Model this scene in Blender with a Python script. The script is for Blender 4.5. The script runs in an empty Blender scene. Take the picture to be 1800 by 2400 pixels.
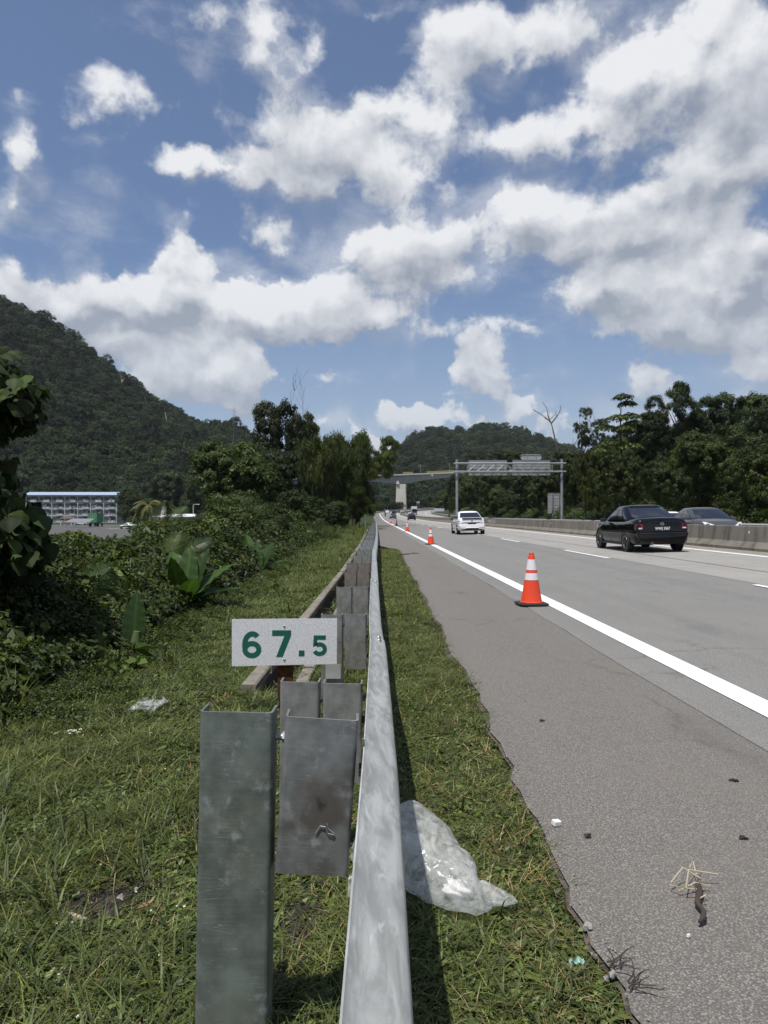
import bpy, bmesh, math, random
import numpy as np
from mathutils import Vector, Matrix, Euler

S = bpy.context.scene
COL = S.collection
R = math.radians
F, VX, VY, HC = 1665.0, 875.0, 1208.0, 1.29   # focal length and vanishing point of the photograph (px), eye height (m)

# ------------------------------------------------------------------ camera
cam = bpy.data.cameras.new('camera')
cam.sensor_fit = 'AUTO'; cam.sensor_width = 36.0
cam.lens = F/2400*36
cam.shift_x = 25/2400; cam.shift_y = 8/2400
cam.clip_start = 0.05; cam.clip_end = 9000
camo = bpy.data.objects.new('camera', cam); COL.objects.link(camo)
camo.location = (0, 0, HC); camo.rotation_euler = (R(90), 0, 0)
S.camera = camo

# ------------------------------------------------------------------ sun, exposure
SUN_D = Vector((.215, .30, -1.0)).normalized()
SUN_EL = math.asin(-SUN_D.z); SUN_AZ = math.atan2(-SUN_D.x, -SUN_D.y)
sl = bpy.data.lights.new('sun', 'SUN'); sl.energy = 5.0; sl.angle = R(0.53); sl.color = (1.0, .955, .89)
so = bpy.data.objects.new('sun', sl); COL.objects.link(so)
so.rotation_euler = SUN_D.to_track_quat('-Z', 'Y').to_euler(); so.location = (-30, -10, 120)
S.view_settings.view_transform = 'Standard'; S.view_settings.look = 'None'
S.view_settings.gamma = 1.0; S.view_settings.use_curve_mapping = False
S.view_settings.exposure = 0.12
S.cycles.max_bounces = 6; S.cycles.transparent_max_bounces = 12; S.cycles.diffuse_bounces = 3; S.cycles.glossy_bounces = 3
S.cycles.volume_bounces = 0
S.cycles.use_denoising = True
try: S.cycles.denoiser = 'OPENIMAGEDENOISE'
except Exception: pass

# ------------------------------------------------------------------ node helper
class NT:
    def __init__(s, tree): s.t = tree; s.n = tree.nodes; s.l = tree.links
    def new(s, ty, **kw):
        n = s.n.new(ty)
        for k, v in kw.items(): setattr(n, k, v)
        return n
    def put(s, sock, v):
        if isinstance(v, bpy.types.NodeSocket): s.l.new(v, sock)
        elif v is not None: sock.default_value = v
    def math(s, op, a, b=None, c=None, clamp=False):
        n = s.new('ShaderNodeMath', operation=op, use_clamp=clamp)
        s.put(n.inputs[0], a)
        if b is not None: s.put(n.inputs[1], b)
        if c is not None: s.put(n.inputs[2], c)
        return n.outputs[0]
    def vmath(s, op, a, b=None, scale=None):
        n = s.new('ShaderNodeVectorMath', operation=op)
        s.put(n.inputs[0], a)
        if b is not None: s.put(n.inputs[1], b)
        if scale is not None: s.put(n.inputs['Scale'], scale)
        return n.outputs['Value' if op in ('LENGTH', 'DOT_PRODUCT', 'DISTANCE') else 'Vector']
    def noise(s, vec, scale, detail=4, rough=.5, lac=2.0, dist=0.0, color=False):
        n = s.new('ShaderNodeTexNoise')
        if vec is not None: s.put(n.inputs['Vector'], vec)
        s.put(n.inputs['Scale'], scale); n.inputs['Detail'].default_value = detail
        n.inputs['Roughness'].default_value = rough; n.inputs['Lacunarity'].default_value = lac
        n.inputs['Distortion'].default_value = dist
        return n.outputs['Color' if color else 0]
    def vor(s, vec, scale, feature='F1', detail=0, out='Distance', rough=.5):
        n = s.new('ShaderNodeTexVoronoi', feature=feature)
        if vec is not None: s.put(n.inputs['Vector'], vec)
        n.inputs['Scale'].default_value = scale
        try: n.inputs['Detail'].default_value = detail; n.inputs['Roughness'].default_value = rough
        except Exception: pass
        return n.outputs[out]
    def ramp(s, fac, a, b, lo=0.0, hi=1.0, smooth=True):
        n = s.new('ShaderNodeMapRange', interpolation_type='SMOOTHSTEP' if smooth else 'LINEAR')
        s.put(n.inputs[0], fac); s.put(n.inputs[1], a); s.put(n.inputs[2], b); s.put(n.inputs[3], lo); s.put(n.inputs[4], hi)
        return n.outputs[0]
    def mix(s, fac, a, b, mode='MIX'):
        n = s.new('ShaderNodeMix', data_type='RGBA', blend_type=mode)
        s.put(n.inputs[0], fac)
        for k, v in ((6, a), (7, b)):
            if isinstance(v, (tuple, list)): n.inputs[k].default_value = (*v[:3], 1)
            else: s.put(n.inputs[k], v)
        return n.outputs[2]
    def mapping(s, vec, loc=(0,0,0), rot=(0,0,0), scale=(1,1,1), ty='POINT'):
        n = s.new('ShaderNodeMapping', vector_type=ty)
        s.put(n.inputs[0], vec); n.inputs['Location'].default_value = loc
        n.inputs['Rotation'].default_value = rot; n.inputs['Scale'].default_value = scale
        return n.outputs[0]

# ------------------------------------------------------------------ world: Nishita sky with cumulus by direction
world = bpy.data.worlds.new('World'); S.world = world; world.use_nodes = True
W = NT(world.node_tree); W.n.clear()
world.cycles.sampling_method = 'MANUAL'; world.cycles.sample_map_resolution = 256
SKY_STR = 0.085; BLOB = 1.32
wout = W.new('ShaderNodeOutputWorld'); wbg = W.new('ShaderNodeBackground'); wbg.inputs['Strength'].default_value = SKY_STR
W.l.new(wbg.outputs[0], wout.inputs[0])
sky = W.new('ShaderNodeTexSky', sky_type='NISHITA'); sky.sun_disc = False
sky.sun_elevation = SUN_EL; sky.sun_rotation = SUN_AZ; sky.altitude = 60; sky.air_density = 1.0; sky.dust_density = 0.6; sky.ozone_density = 2.0
wdir = W.vmath('NORMALIZE', W.new('ShaderNodeTexCoord').outputs['Generated'])
# clouds of the photograph as (column, row, half width, half height, amount) of its 1659 px wide view, turned into azimuth / elevation
CL = [(1010,60,110,75,.8),(1130,50,170,75,.8),(1250,60,110,60,.6),(1000,140,95,80,.65),(950,250,90,70,.5),(1110,285,130,45,.75),(1240,295,150,55,.8),(1330,190,130,75,.75),
 (1480,130,150,75,.95),(1580,120,120,95,1),(1610,235,140,95,.9),(1450,240,150,70,.85),(1420,385,140,52,.75),(1570,350,130,70,.85),(1500,455,120,55,.6),(1650,410,80,100,.8),(1380,150,110,60,.6),
 (700,260,130,75,.8),(660,330,160,75,.9),(850,330,110,90,.85),(870,400,80,60,.6),(700,420,110,80,.7),(600,410,120,45,.7),(440,375,110,38,.8),(390,360,60,25,.5),(620,150,70,75,.62),(690,90,40,45,.5),(550,60,75,70,.42),(600,100,80,60,.45),(870,255,90,40,.55),
 (1060,430,120,62,1),(1160,415,80,55,.9),(1200,480,200,72,1),(1380,520,190,55,.9),(860,490,110,62,.75),(780,570,130,58,.9),(900,560,120,65,.8),(560,500,70,40,.5),(600,525,70,35,.45),(1000,520,120,70,.6),
 (372,525,48,42,.9),(360,580,75,62,1),(330,640,75,60,1),(200,620,70,55,1),(270,680,120,60,1),(440,620,110,62,1),(560,655,90,55,1),(470,690,160,62,1),(690,680,150,55,1),(820,690,120,60,1),(700,630,100,38,.8),
 (230,740,70,40,.7),(330,780,110,62,.95),(440,780,120,62,1),(510,810,80,52,1),(480,870,110,28,.8),(380,840,120,40,.6),(60,640,110,45,.9),(20,585,55,58,1),(110,690,80,50,.8),
 (30,260,45,70,.7),(40,345,50,60,.9),(10,445,35,45,.8),(90,220,50,25,.4),(1290,640,110,58,1),(1420,640,150,80,1),(1560,620,170,85,1),(1640,560,90,60,.8),(1480,710,170,45,.8),(1600,760,90,55,.65),(1620,820,110,45,.6),
 (1020,780,50,48,.9),(1085,770,35,35,.8),(1050,830,85,45,1),(1150,870,55,26,.8),(1390,828,75,42,.85),(840,885,75,35,.9),(930,895,90,36,.85),(735,806,50,18,.5),(1030,722,120,32,.5),(1140,712,60,24,.4),(1000,610,180,38,.6),
 (240,200,80,42,.5),(310,222,90,34,.55),(195,250,45,24,.5),(220,310,60,20,.4),(440,125,60,45,.52),(480,235,42,32,.42),(370,470,70,30,.42),(230,390,45,18,.3),(830,8,80,22,.5),(440,40,70,30,.4),
 (720,930,80,30,.6),(850,950,90,26,.6),(1240,925,160,42,.45),(1080,905,120,28,.5),(560,925,100,40,.45),(1500,905,160,50,.4)]
sx = W.new('ShaderNodeSeparateXYZ'); W.put(sx.inputs[0], wdir)
AZ = W.math('ARCTAN2', sx.outputs[0], sx.outputs[1]); EL = W.math('ARCSINE', sx.outputs[2])
cb = W.new('ShaderNodeCombineXYZ'); W.put(cb.inputs[0], AZ); W.put(cb.inputs[1], EL)
wv = W.vmath('SUBTRACT', W.noise(wdir, 7.5, 5, .6, color=True), (.5,.5,.5))
wp = W.vmath('ADD', cb.outputs[0], W.vmath('MULTIPLY', wv, (.16,.12,0)))
def blobs(p):
    acc = None
    for (x, y, rx, ry, a) in CL:
        k = 1800/1659
        u, v = (x*k-VX)/F, (VY-y*k)/F
        azc = math.atan2(u, 1); elc = math.atan2(v, math.hypot(u, 1))
        sc = k/F*math.cos(elc)
        m = W.mapping(p, (azc, elc, 0), (0,0,0), (rx*sc*BLOB/math.cos(elc), ry*sc*BLOB, 1), 'TEXTURE')
        g = W.new('ShaderNodeTexGradient', gradient_type='SPHERICAL'); W.l.new(m, g.inputs[0])
        acc = W.math('MULTIPLY', g.outputs['Fac'], a) if acc is None else W.math('MULTIPLY_ADD', g.outputs['Fac'], a, acc)
    return acc
acc = blobs(wp)
top = W.math('SUBTRACT', acc, blobs(W.vmath('ADD', wp, (-.006, .026, 0))))
accm = W.math('MINIMUM', acc, 1.0)
# away from the picture the same broken cumulus goes on
ins = W.math('MULTIPLY', W.ramp(W.math('ABSOLUTE', AZ), .62, .85, 1, 0), W.ramp(EL, .72, .9, 1, 0))
gen = W.math('MULTIPLY_ADD', W.ramp(W.noise(wdir, 3.2, 3, .5), .42, .62), .85, -.05)
accm = W.math('ADD', W.math('MULTIPLY', accm, ins), W.math('MULTIPLY', gen, W.math('SUBTRACT', 1.0, ins)))
fb = W.math('SUBTRACT', W.noise(wdir, 12, 9, .56, 2.1, .15), .5)
up = W.vmath('NORMALIZE', W.vmath('ADD', wdir, (-.010, 0, .024)))
fbu = W.math('SUBTRACT', W.noise(up, 12, 4, .5, 2.1, .15), .5)
big = W.math('SUBTRACT', W.noise(wdir, 5, 3, .5), .5)
fb2 = W.math('SUBTRACT', W.noise(wdir, 34, 7, .6, 2.1, .25), .5)
D0 = W.math('MULTIPLY_ADD', fb, 1.55, W.math('MULTIPLY_ADD', fb2, .80, accm))
soft = W.ramp(EL, .10, .42, .17, .66, smooth=False)
alpha = W.ramp(D0, .27, W.math('ADD', soft, .27))
veil = W.math('MULTIPLY', W.ramp(W.math('MULTIPLY_ADD', W.noise(W.mapping(wdir, scale=(1,1,1.8)), 7, 8, .62, 2.1, .5), 1.6, W.math('MULTIPLY', accm, .55)), .82, 1.35), .42)
alpha = W.math('MAXIMUM', W.math('MULTIPLY', alpha, .97), veil)
shade = W.math('MULTIPLY_ADD', top, .85, .56)
shade = W.math('MULTIPLY_ADD', W.math('SUBTRACT', fb, fbu), 2.0, shade)
fb2u = W.math('SUBTRACT', W.noise(W.vmath('ADD', wdir, (-.005, 0, .012)), 34, 4, .55, 2.1, .25), .5)
shade = W.math('MULTIPLY_ADD', W.math('SUBTRACT', fb2, fb2u), .40, shade)
shade = W.math('MULTIPLY_ADD', big, 1.3, shade)
shade = W.math('MULTIPLY_ADD', fb2, .10, shade)
shade = W.math('SUBTRACT', shade, W.math('MULTIPLY', W.ramp(D0, .75, 1.35), .22))
shade = W.math('MINIMUM', W.math('MAXIMUM', shade, 0.0), 1.0)
q = 1/SKY_STR
ccol = W.mix(shade, (.30*q,.335*q,.40*q), (.80*q,.81*q,.83*q))
skyc = W.mix(1.0, sky.outputs[0], (.86,.96,1.12), 'MULTIPLY')
skyc = W.mix(.12, skyc, (.30*q,.36*q,.45*q))
wcol = W.mix(alpha, skyc, ccol)
# pale air near the horizon
wcol = W.mix(W.ramp(EL, -.02, .36, .58, 0), wcol, (.40*q,.47*q,.57*q))
W.l.new(wcol, wbg.inputs[0])

# ================================================================== helpers
def link(o): COL.objects.link(o); return o
def tag(o, label=None, cat=None, group=None, kind=None):
    if label: o['label'] = label
    if cat: o['category'] = cat
    if group: o['group'] = group
    if kind: o['kind'] = kind
    return o
def thing(name, label, cat, loc=(0,0,0), rz=0, group=None):
    o = bpy.data.objects.new(name, None); o.empty_display_size = .1
    o.location = loc; o.rotation_euler = (0, 0, rz); link(o)
    return tag(o, label, cat, group)
def obj(name, me, parent=None, loc=None, rot=None, scale=None):
    o = bpy.data.objects.new(name, me); link(o)
    if parent is not None: o.parent = parent
    if loc is not None: o.location = loc
    if rot is not None: o.rotation_euler = rot
    if scale is not None: o.scale = scale if hasattr(scale, '__len__') else (scale,)*3
    return o
def copy_tree(o, parent=None):
    c = o.copy(); link(c)
    if parent is not None: c.parent = parent
    for ch in list(o.children): copy_tree(ch, c)
    return c

class MB:
    """collects shapes into one mesh"""
    def __init__(s): s.v = []; s.f = []
    def add(s, verts, faces):
        n = len(s.v); s.v += [tuple(p) for p in verts]; s.f += [tuple(i+n for i in f) for f in faces]; return s
    def box(s, c, d, M=None, b=0.0):
        x, y, z = (k/2 for k in d)
        bm = bmesh.new(); bmesh.ops.create_cube(bm, size=1.0)
        for p in bm.verts: p.co = Vector((p.co.x*d[0], p.co.y*d[1], p.co.z*d[2]))
        if b > 0: bmesh.ops.bevel(bm, geom=list(bm.edges), offset=min(b, min(d)*.45), segments=2, affect='EDGES', profile=.7)
        M2 = Matrix.Translation(c) @ (M or Matrix())
        bm.verts.index_update()
        s.add([M2 @ p.co for p in bm.verts], [[q.index for q in f.verts] for f in bm.faces]); bm.free(); return s
    def tube(s, pts, rad, n=8, caps=True):
        pts = [Vector(p) for p in pts]; rads = rad if hasattr(rad, '__len__') else [rad]*len(pts)
        rings = []; up = Vector((0,0,1))
        for i, p in enumerate(pts):
            t = (pts[min(i+1, len(pts)-1)]-pts[max(i-1, 0)]).normalized()
            a = t.cross(up)
            if a.length < 1e-3: a = t.cross(Vector((0,1,0)))
            a.normalize(); b2 = t.cross(a)
            rings.append([p+(a*math.cos(2*math.pi*k/n)+b2*math.sin(2*math.pi*k/n))*rads[i] for k in range(n)])
        vs = [q for r_ in rings for q in r_]; fs = []
        for i in range(len(pts)-1):
            for k in range(n):
                a, b2 = i*n+k, i*n+(k+1) % n
                fs.append((a, b2, b2+n, a+n))
        if caps: fs += [tuple(range(n-1, -1, -1)), tuple((len(pts)-1)*n+k for k in range(n))]
        return s.add(vs, fs)
    def lathe(s, prof, n=24, c=(0,0,0), M=None):
        M = M or Matrix(); c = Vector(c); vs = []; fs = []
        for (r_, z) in prof:
            for k in range(n):
                a = 2*math.pi*k/n; vs.append(M @ Vector((r_*math.cos(a), r_*math.sin(a), z)) + c)
        for i in range(len(prof)-1):
            for k in range(n):
                a, b2 = i*n+k, i*n+(k+1) % n
                fs.append((a, b2, b2+n, a+n))
        return s.add(vs, fs)
    def loft(s, rings, closed=True, caps=True):
        n = len(rings[0]); vs = [p for r_ in rings for p in r_]; fs = []
        for i in range(len(rings)-1):
            for k in range(n if closed else n-1):
                a, b2 = i*n+k, i*n+(k+1) % n
                fs.append((a, b2, b2+n, a+n))
        if caps and closed: fs += [tuple(range(n-1, -1, -1)), tuple((len(rings)-1)*n+k for k in range(n))]
        return s.add(vs, fs)
    def prism(s, poly, axis, a, b2):
        """extrude a 2D outline between a and b2 along axis x, y or z"""
        def P(u, v, w): return {'x': (w, u, v), 'y': (u, w, v), 'z': (u, v, w)}[axis]
        n = len(poly)
        return s.add([P(u, v, a) for u, v in poly]+[P(u, v, b2) for u, v in poly],
                     [tuple(range(n-1, -1, -1)), tuple(range(n, 2*n))]+[(k, (k+1) % n, (k+1) % n+n, k+n) for k in range(n)])
    def mesh(s, name, mat=None, smooth=False, angle=40):
        me = bpy.data.meshes.new(name); me.from_pydata(s.v, [], s.f); me.validate(); me.update()
        bm = bmesh.new(); bm.from_mesh(me); bmesh.ops.recalc_face_normals(bm, faces=bm.faces)
        if smooth:
            for f in bm.faces: f.smooth = True
            for e in bm.edges:
                if len(e.link_faces) == 2 and e.calc_face_angle(0) > R(angle): e.smooth = False
        bm.to_mesh(me); bm.free()
        if mat: me.materials.append(mat)
        return me
    def build(s, name, mat, parent=None, smooth=False, angle=40, **kw):
        return obj(name, s.mesh(name, mat, smooth, angle), parent, **kw)

def npmesh(name, V, Fq, mat=None, tint=None, smooth=False):
    """numpy vertices, faces of one size; tint = one colour per vertex"""
    V = np.asarray(V, dtype=np.float32); Fq = np.asarray(Fq, dtype=np.int32); k = Fq.shape[1]
    me = bpy.data.meshes.new(name)
    me.vertices.add(len(V)); me.vertices.foreach_set('co', V.ravel())
    me.loops.add(Fq.size); me.loops.foreach_set('vertex_index', Fq.ravel())
    me.polygons.add(len(Fq)); me.polygons.foreach_set('loop_start', np.arange(0, Fq.size, k, dtype=np.int32))
    try: me.polygons.foreach_set('loop_total', np.full(len(Fq), k, dtype=np.int32))
    except Exception: pass
    if smooth: me.polygons.foreach_set('use_smooth', np.ones(len(Fq), dtype=bool))
    me.update(calc_edges=True)
    if tint is not None:
        at = me.color_attributes.new('tint', 'FLOAT_COLOR', 'POINT')
        c = np.ones((len(V), 4), dtype=np.float32); c[:, :3] = tint; at.data.foreach_set('color', c.ravel())
    if mat: me.materials.append(mat)
    return me

# ------------------------------------------------------------------ materials
def mat(name, rough=.6, metal=0.0, spec=.5, coat=0.0):
    m = bpy.data.materials.new(name); m.use_nodes = True
    t = NT(m.node_tree); b = m.node_tree.nodes['Principled BSDF']
    b.inputs['Roughness'].default_value = rough; b.inputs['Metallic'].default_value = metal
    b.inputs['Specular IOR Level'].default_value = spec
    if coat: b.inputs['Coat Weight'].default_value = coat; b.inputs['Coat Roughness'].default_value = .05
    return m, t, b
def bump(t, b, h, strength=.3, dist=.01):
    n = t.new('ShaderNodeBump'); n.inputs['Strength'].default_value = strength; n.inputs['Distance'].default_value = dist
    t.put(n.inputs['Height'], h); t.l.new(n.outputs[0], b.inputs['Normal'])
def objco(t): return t.new('ShaderNodeTexCoord').outputs['Object']
def geopos(t): return t.new('ShaderNodeNewGeometry').outputs['Position']
def plain(name, col, rough=.6, metal=0, var=.12, scale=6, spec=.5, coat=0, bmp=0):
    m, t, b = mat(name, rough, metal, spec, coat)
    n = t.noise(objco(t), scale, 5, .6)
    f = t.ramp(n, .3, .7, 1-var, 1+var)
    c = t.mix(1.0, col, (1,1,1), 'MULTIPLY'); 
    v = t.vmath('SCALE', c, scale=f); t.put(b.inputs['Base Color'], v)
    t.put(b.inputs['Roughness'], t.ramp(n, .3, .7, rough*.9, min(1, rough*1.1)))
    if bmp: bump(t, b, t.noise(objco(t), scale*8, 4), bmp, .005)
    return m

def leaf_mat(name, col, rough=.5, trans=.28, spec=.22, yellow=(1.5,1.35,.6), v0=.60, v1=1.34):
    """foliage: colour x per-leaf tint, some light passing through; every instance or thing shifts a little"""
    m = bpy.data.materials.new(name); m.use_nodes = True
    t = NT(m.node_tree); t.n.clear()
    out = t.new('ShaderNodeOutputMaterial'); b = t.new('ShaderNodeBsdfPrincipled'); tr = t.new('ShaderNodeBsdfTranslucent'); mx = t.new('ShaderNodeMixShader')
    at = t.new('ShaderNodeAttribute'); at.attribute_name = 'tint'
    oi = t.new('ShaderNodeObjectInfo')
    f = t.ramp(oi.outputs['Random'], 0, 1, v0, v1, smooth=False)
    c = t.mix(1.0, at.outputs['Color'], col, 'MULTIPLY')
    c = t.mix(t.ramp(t.math('FRACT', t.math('MULTIPLY', oi.outputs['Random'], 37.7)), .5, 1.0, 0, .35), c, t.mix(1.0, c, yellow, 'MULTIPLY'))
    c = t.mix(1.0, c, oi.outputs['Color'], 'MULTIPLY')
    c = t.vmath('SCALE', c, scale=f)
    t.put(b.inputs['Base Color'], c); b.inputs['Roughness'].default_value = rough; b.inputs['Specular IOR Level'].default_value = spec
    t.put(tr.inputs['Color'], t.mix(1.0, c, (1.15,1.25,.55), 'MULTIPLY'))
    mx.inputs[0].default_value = trans
    t.l.new(b.outputs[0], mx.inputs[1]); t.l.new(tr.outputs[0], mx.inputs[2]); t.l.new(mx.outputs[0], out.inputs[0])
    return m

M = {}
M['leaf'] = leaf_mat('broad leaf', (.046,.066,.018))
M['leaf_dark'] = leaf_mat('dark leaf', (.030,.046,.016))
M['leaf_hill'] = leaf_mat('forest leaf', (.026,.040,.018), v0=.45, v1=1.65, trans=.12, spec=.12, rough=.7)
M['bamboo_leaf'] = leaf_mat('bamboo leaf', (.060,.082,.022))
M['banana_leaf'] = leaf_mat('banana leaf', (.050,.095,.022), rough=.4, trans=.35)
M['grass'] = leaf_mat('grass blade', (.080,.107,.031), trans=.25, spec=.3, rough=.5, yellow=(1.35,1.15,.75))
M['straw'] = leaf_mat('dry straw', (.26,.20,.11), trans=.1)
M['bark'] = plain('bark', (.045,.037,.030), .9, var=.4, scale=3, bmp=.5)
M['pale_bark'] = plain('pale bark', (.30,.27,.23), .85, var=.3, scale=2)
M['dead_wood'] = plain('dead wood', (.10,.085,.07), .9, var=.3)

def galv(name, base, dirt, streak=True, rough=.45, metal=.55, darkspot=.5):
    """hot-dip galvanised steel: spangle, run marks, white rust blooms, dirt"""
    m, t, b = mat(name, rough, metal)
    p = objco(t)
    sp = t.noise(t.mapping(p, rot=(.3,.2,.5), scale=(9,2.2,9)), 3.0, 6, .6, dist=.6)
    big = t.noise(p, 4.0, 5, .6)
    fine = t.noise(p, 60, 4, .6)
    c = t.mix(t.ramp(sp, .38, .62), tuple(k*.78 for k in base), tuple(min(1, k*1.14) for k in base))
    st = t.noise(t.mapping(p, rot=(.15,.25,.62), scale=(26,5.5,26)), 2.0, 5, .55, dist=1.0)
    c = t.mix(t.ramp(st, .56, .70, 0, .55), c, tuple(min(.85, k*1.55) for k in base))
    c = t.mix(t.ramp(big, .48, .72, 0, darkspot), c, dirt)
    c = t.mix(t.ramp(fine, .60, .78, 0, .45), c, (.55,.56,.56))
    t.put(b.inputs['Base Color'], c)
    t.put(b.inputs['Roughness'], t.ramp(t.math('ADD', sp, t.math('MULTIPLY', fine, .4)), .4, .95, rough*.8, min(1, rough*1.4)))
    bump(t, b, t.math('ADD', fine, t.math('MULTIPLY', sp, 2.0)), .08, .003)
    return m
def steel_web(name, base, bloom, stain, metal=.4, rough=.5, spot=None):
    """worn web face of a post: greenish grey with scratches, pale blooms and brown-black stain"""
    m, t, b = mat(name, rough, metal)
    p = objco(t)
    n1 = t.noise(p, 7, 8, .66); n2 = t.noise(t.mapping(p, loc=(3,1,2)), 16, 8, .7); n3 = t.noise(t.mapping(p, loc=(7,5,1)), 4.5, 3, .55)
    hz = t.noise(t.mapping(p, scale=(4, 4, 120)), 1.0, 3, .6)
    vt = t.noise(t.mapping(p, loc=(2,0,0), scale=(90, 90, 3)), 1.0, 3, .6)
    sc = t.vor(t.mapping(p, rot=(0,.35,0), scale=(5,5,70)), 1.6, 'DISTANCE_TO_EDGE')
    c = t.mix(t.ramp(n1, .36, .66), tuple(k*.68 for k in base), tuple(k*1.22 for k in base))
    c = t.mix(t.ramp(hz, .45, .75, 0, .25), c, tuple(k*1.35 for k in base))
    c = t.mix(t.ramp(vt, .58, .75, 0, .22), c, tuple(k*.55 for k in base))
    c = t.mix(t.ramp(t.math('ADD', n2, t.math('MULTIPLY', t.math('SUBTRACT', n3, .5), .8)), .58, .80, 0, .6), c, bloom)
    c = t.mix(t.ramp(t.math('ADD', n3, t.math('MULTIPLY', n1, .35)), .74, .86, 0, .8), c, stain)
    c = t.mix(t.math('MULTIPLY', t.ramp(sc, .0, .014, .7, 0), t.ramp(t.noise(t.mapping(p, loc=(5,2,8)), 9, 4, .6), .48, .62)), c, (.42,.42,.40))
    fl = t.noise(t.mapping(p, loc=(1,4,2)), 130, 3, .6)
    c = t.mix(t.ramp(fl, .66, .74, 0, .5), c, tuple(min(.6, k*2.2) for k in base))
    if spot:
        d = t.vmath('DISTANCE', t.vmath('ADD', t.vmath('MULTIPLY', p, (1,0,.8)), t.vmath('SCALE', t.vmath('SUBTRACT', t.noise(p, 22, 5, .6, color=True), (.5,.5,.5)), scale=.07)), (spot[0],0,spot[1]*.8))
        c = t.mix(t.ramp(d, spot[2]*.3, spot[2]*1.3, .75, 0), c, (.085,.070,.060)); c = t.mix(t.ramp(d, spot[2]*.05, spot[2]*.3, .8, 0), c, (.03,.025,.022))
    t.put(b.inputs['Base Color'], c)
    t.put(b.inputs['Roughness'], t.ramp(n1, .3, .7, rough*.75, rough*1.35))
    bump(t, b, n2, .1, .003)
    return m
M['rail'] = galv('galvanised rail', (.395,.41,.395), (.27,.28,.272), rough=.42, metal=.2)
M['rail_old'] = galv('weathered rail', (.34,.355,.355), (.23,.24,.24), rough=.5, metal=.2)
M['web_new'] = steel_web('post web', (.128,.150,.132), (.46,.48,.49), (.125,.13,.105), metal=.12)
M['web_stain'] = steel_web('spacer web', (.165,.174,.172), (.46,.46,.455), (.07,.062,.055), metal=.12, spot=(.098,-.205,.062))
M['web_old'] = steel_web('older post web', (.235,.238,.225), (.34,.34,.325), (.20,.195,.18), metal=.3)
M['web_rust'] = steel_web('brownish post web', (.19,.165,.145), (.28,.25,.23), (.11,.085,.07), metal=.2)
M['web_blue'] = steel_web('bluish post web', (.28,.30,.325), (.38,.39,.41), (.2,.21,.22), metal=.3)
M['bolt'] = plain('bolt steel', (.32,.33,.33), .4, .8)
M['black_gap'] = plain('black rubber', (.012,.012,.012), .8)

def concrete(name, base, stain, amt=.5, scale=1.2):
    m, t, b = mat(name, .9, spec=.25)
    p = geopos(t)
    n1 = t.noise(p, scale, 8, .62); n2 = t.noise(t.mapping(p, scale=(1,1,.14)), scale*4, 6, .6); fine = t.noise(p, 60, 3)
    c = t.mix(t.ramp(n1, .35, .7), base, tuple(k*.8 for k in base))
    c = t.mix(t.ramp(n2, .45, .72, 0, amt), c, stain)
    c = t.mix(t.ramp(fine, .3, .7, 0, .18), c, tuple(k*.6 for k in base))
    t.put(b.inputs['Base Color'], c); bump(t, b, t.math('ADD', n2, fine), .2, .006)
    return m
M['barrier'] = concrete('barrier concrete', (.185,.172,.148), (.065,.057,.047), .9, .9)
M['pier'] = concrete('pier concrete', (.58,.55,.48), (.42,.39,.33), .4, .35)
M['deck'] = concrete('deck concrete', (.36,.36,.345), (.2,.2,.19), .7, .3)
M['drain'] = concrete('drain concrete', (.22,.20,.17), (.10,.085,.07), .7, 3)
M['drain_dark'] = concrete('dark drain wall', (.075,.068,.06), (.035,.03,.027), .7, 4)

def asphalt(name, base, agg, warm, lines=(), streak=0.12, fine=1.0):
    m, t, b = mat(name, .85, spec=.35)
    p = geopos(t)
    st = t.vor(p, 135, 'F1'); st2 = t.noise(p, 260, 2, .5); cell = t.vor(p, 135, 'F1', out='Color')
    sepc = t.new('ShaderNodeSeparateColor'); t.l.new(cell, sepc.inputs[0])
    big = t.noise(p, .9, 6, .6); trk = t.noise(t.mapping(p, scale=(2.2,.05,1)), 1.0, 3, .5)
    md = t.noise(p, 9, 5, .6)
    c = t.mix(t.ramp(sepc.outputs[0], .45, 1.0, 0, .7*fine), base, agg)
    c = t.mix(t.ramp(st, .28, .62, 0, .75*fine), c, tuple(k*.38 for k in base))
    c = t.mix(t.ramp(st2, .62, .72, 0, .5*fine), c, (.42,.40,.37))
    c = t.mix(t.ramp(big, .40, .68, 0, .35), c, warm)
    c = t.mix(t.ramp(trk, .45, .7, 0, streak), c, tuple(k*.55 for k in base))
    c = t.mix(t.ramp(md, .5, .75, 0, .18), c, tuple(k*.6 for k in base))
    wq = t.vmath('ADD', p, t.vmath('SCALE', t.vmath('SUBTRACT', t.noise(p, 2.5, 5, .65, color=True), (.5,.5,.5)), scale=.55))
    ck = t.vor(wq, .42, 'DISTANCE_TO_EDGE'); ckm = t.math('MULTIPLY', t.ramp(ck, .002, .011, 1, 0), t.ramp(t.noise(t.mapping(p, loc=(3,8,0)), .5, 3), .50, .58))
    c = t.mix(t.math('MULTIPLY', ckm, .38), c, (.05,.047,.043))
    oil = t.noise(t.mapping(p, loc=(9,2,0), scale=(1,.35,1)), 1.3, 4, .6)
    c = t.mix(t.ramp(oil, .60, .74, 0, .35), c, tuple(k*.45 for k in base))
    t.put(b.inputs['Base Color'], c)
    bump(t, b, t.math('ADD', st, t.math('MULTIPLY', st2, .6)), .5, .006)
    return m
M['shoulder'] = asphalt('shoulder asphalt', (.172,.162,.148), (.315,.298,.272), (.158,.140,.125))
M['lane_grey'] = asphalt('grey lane surface', (.225,.222,.212), (.335,.33,.315), (.205,.20,.188), streak=.3)
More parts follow.
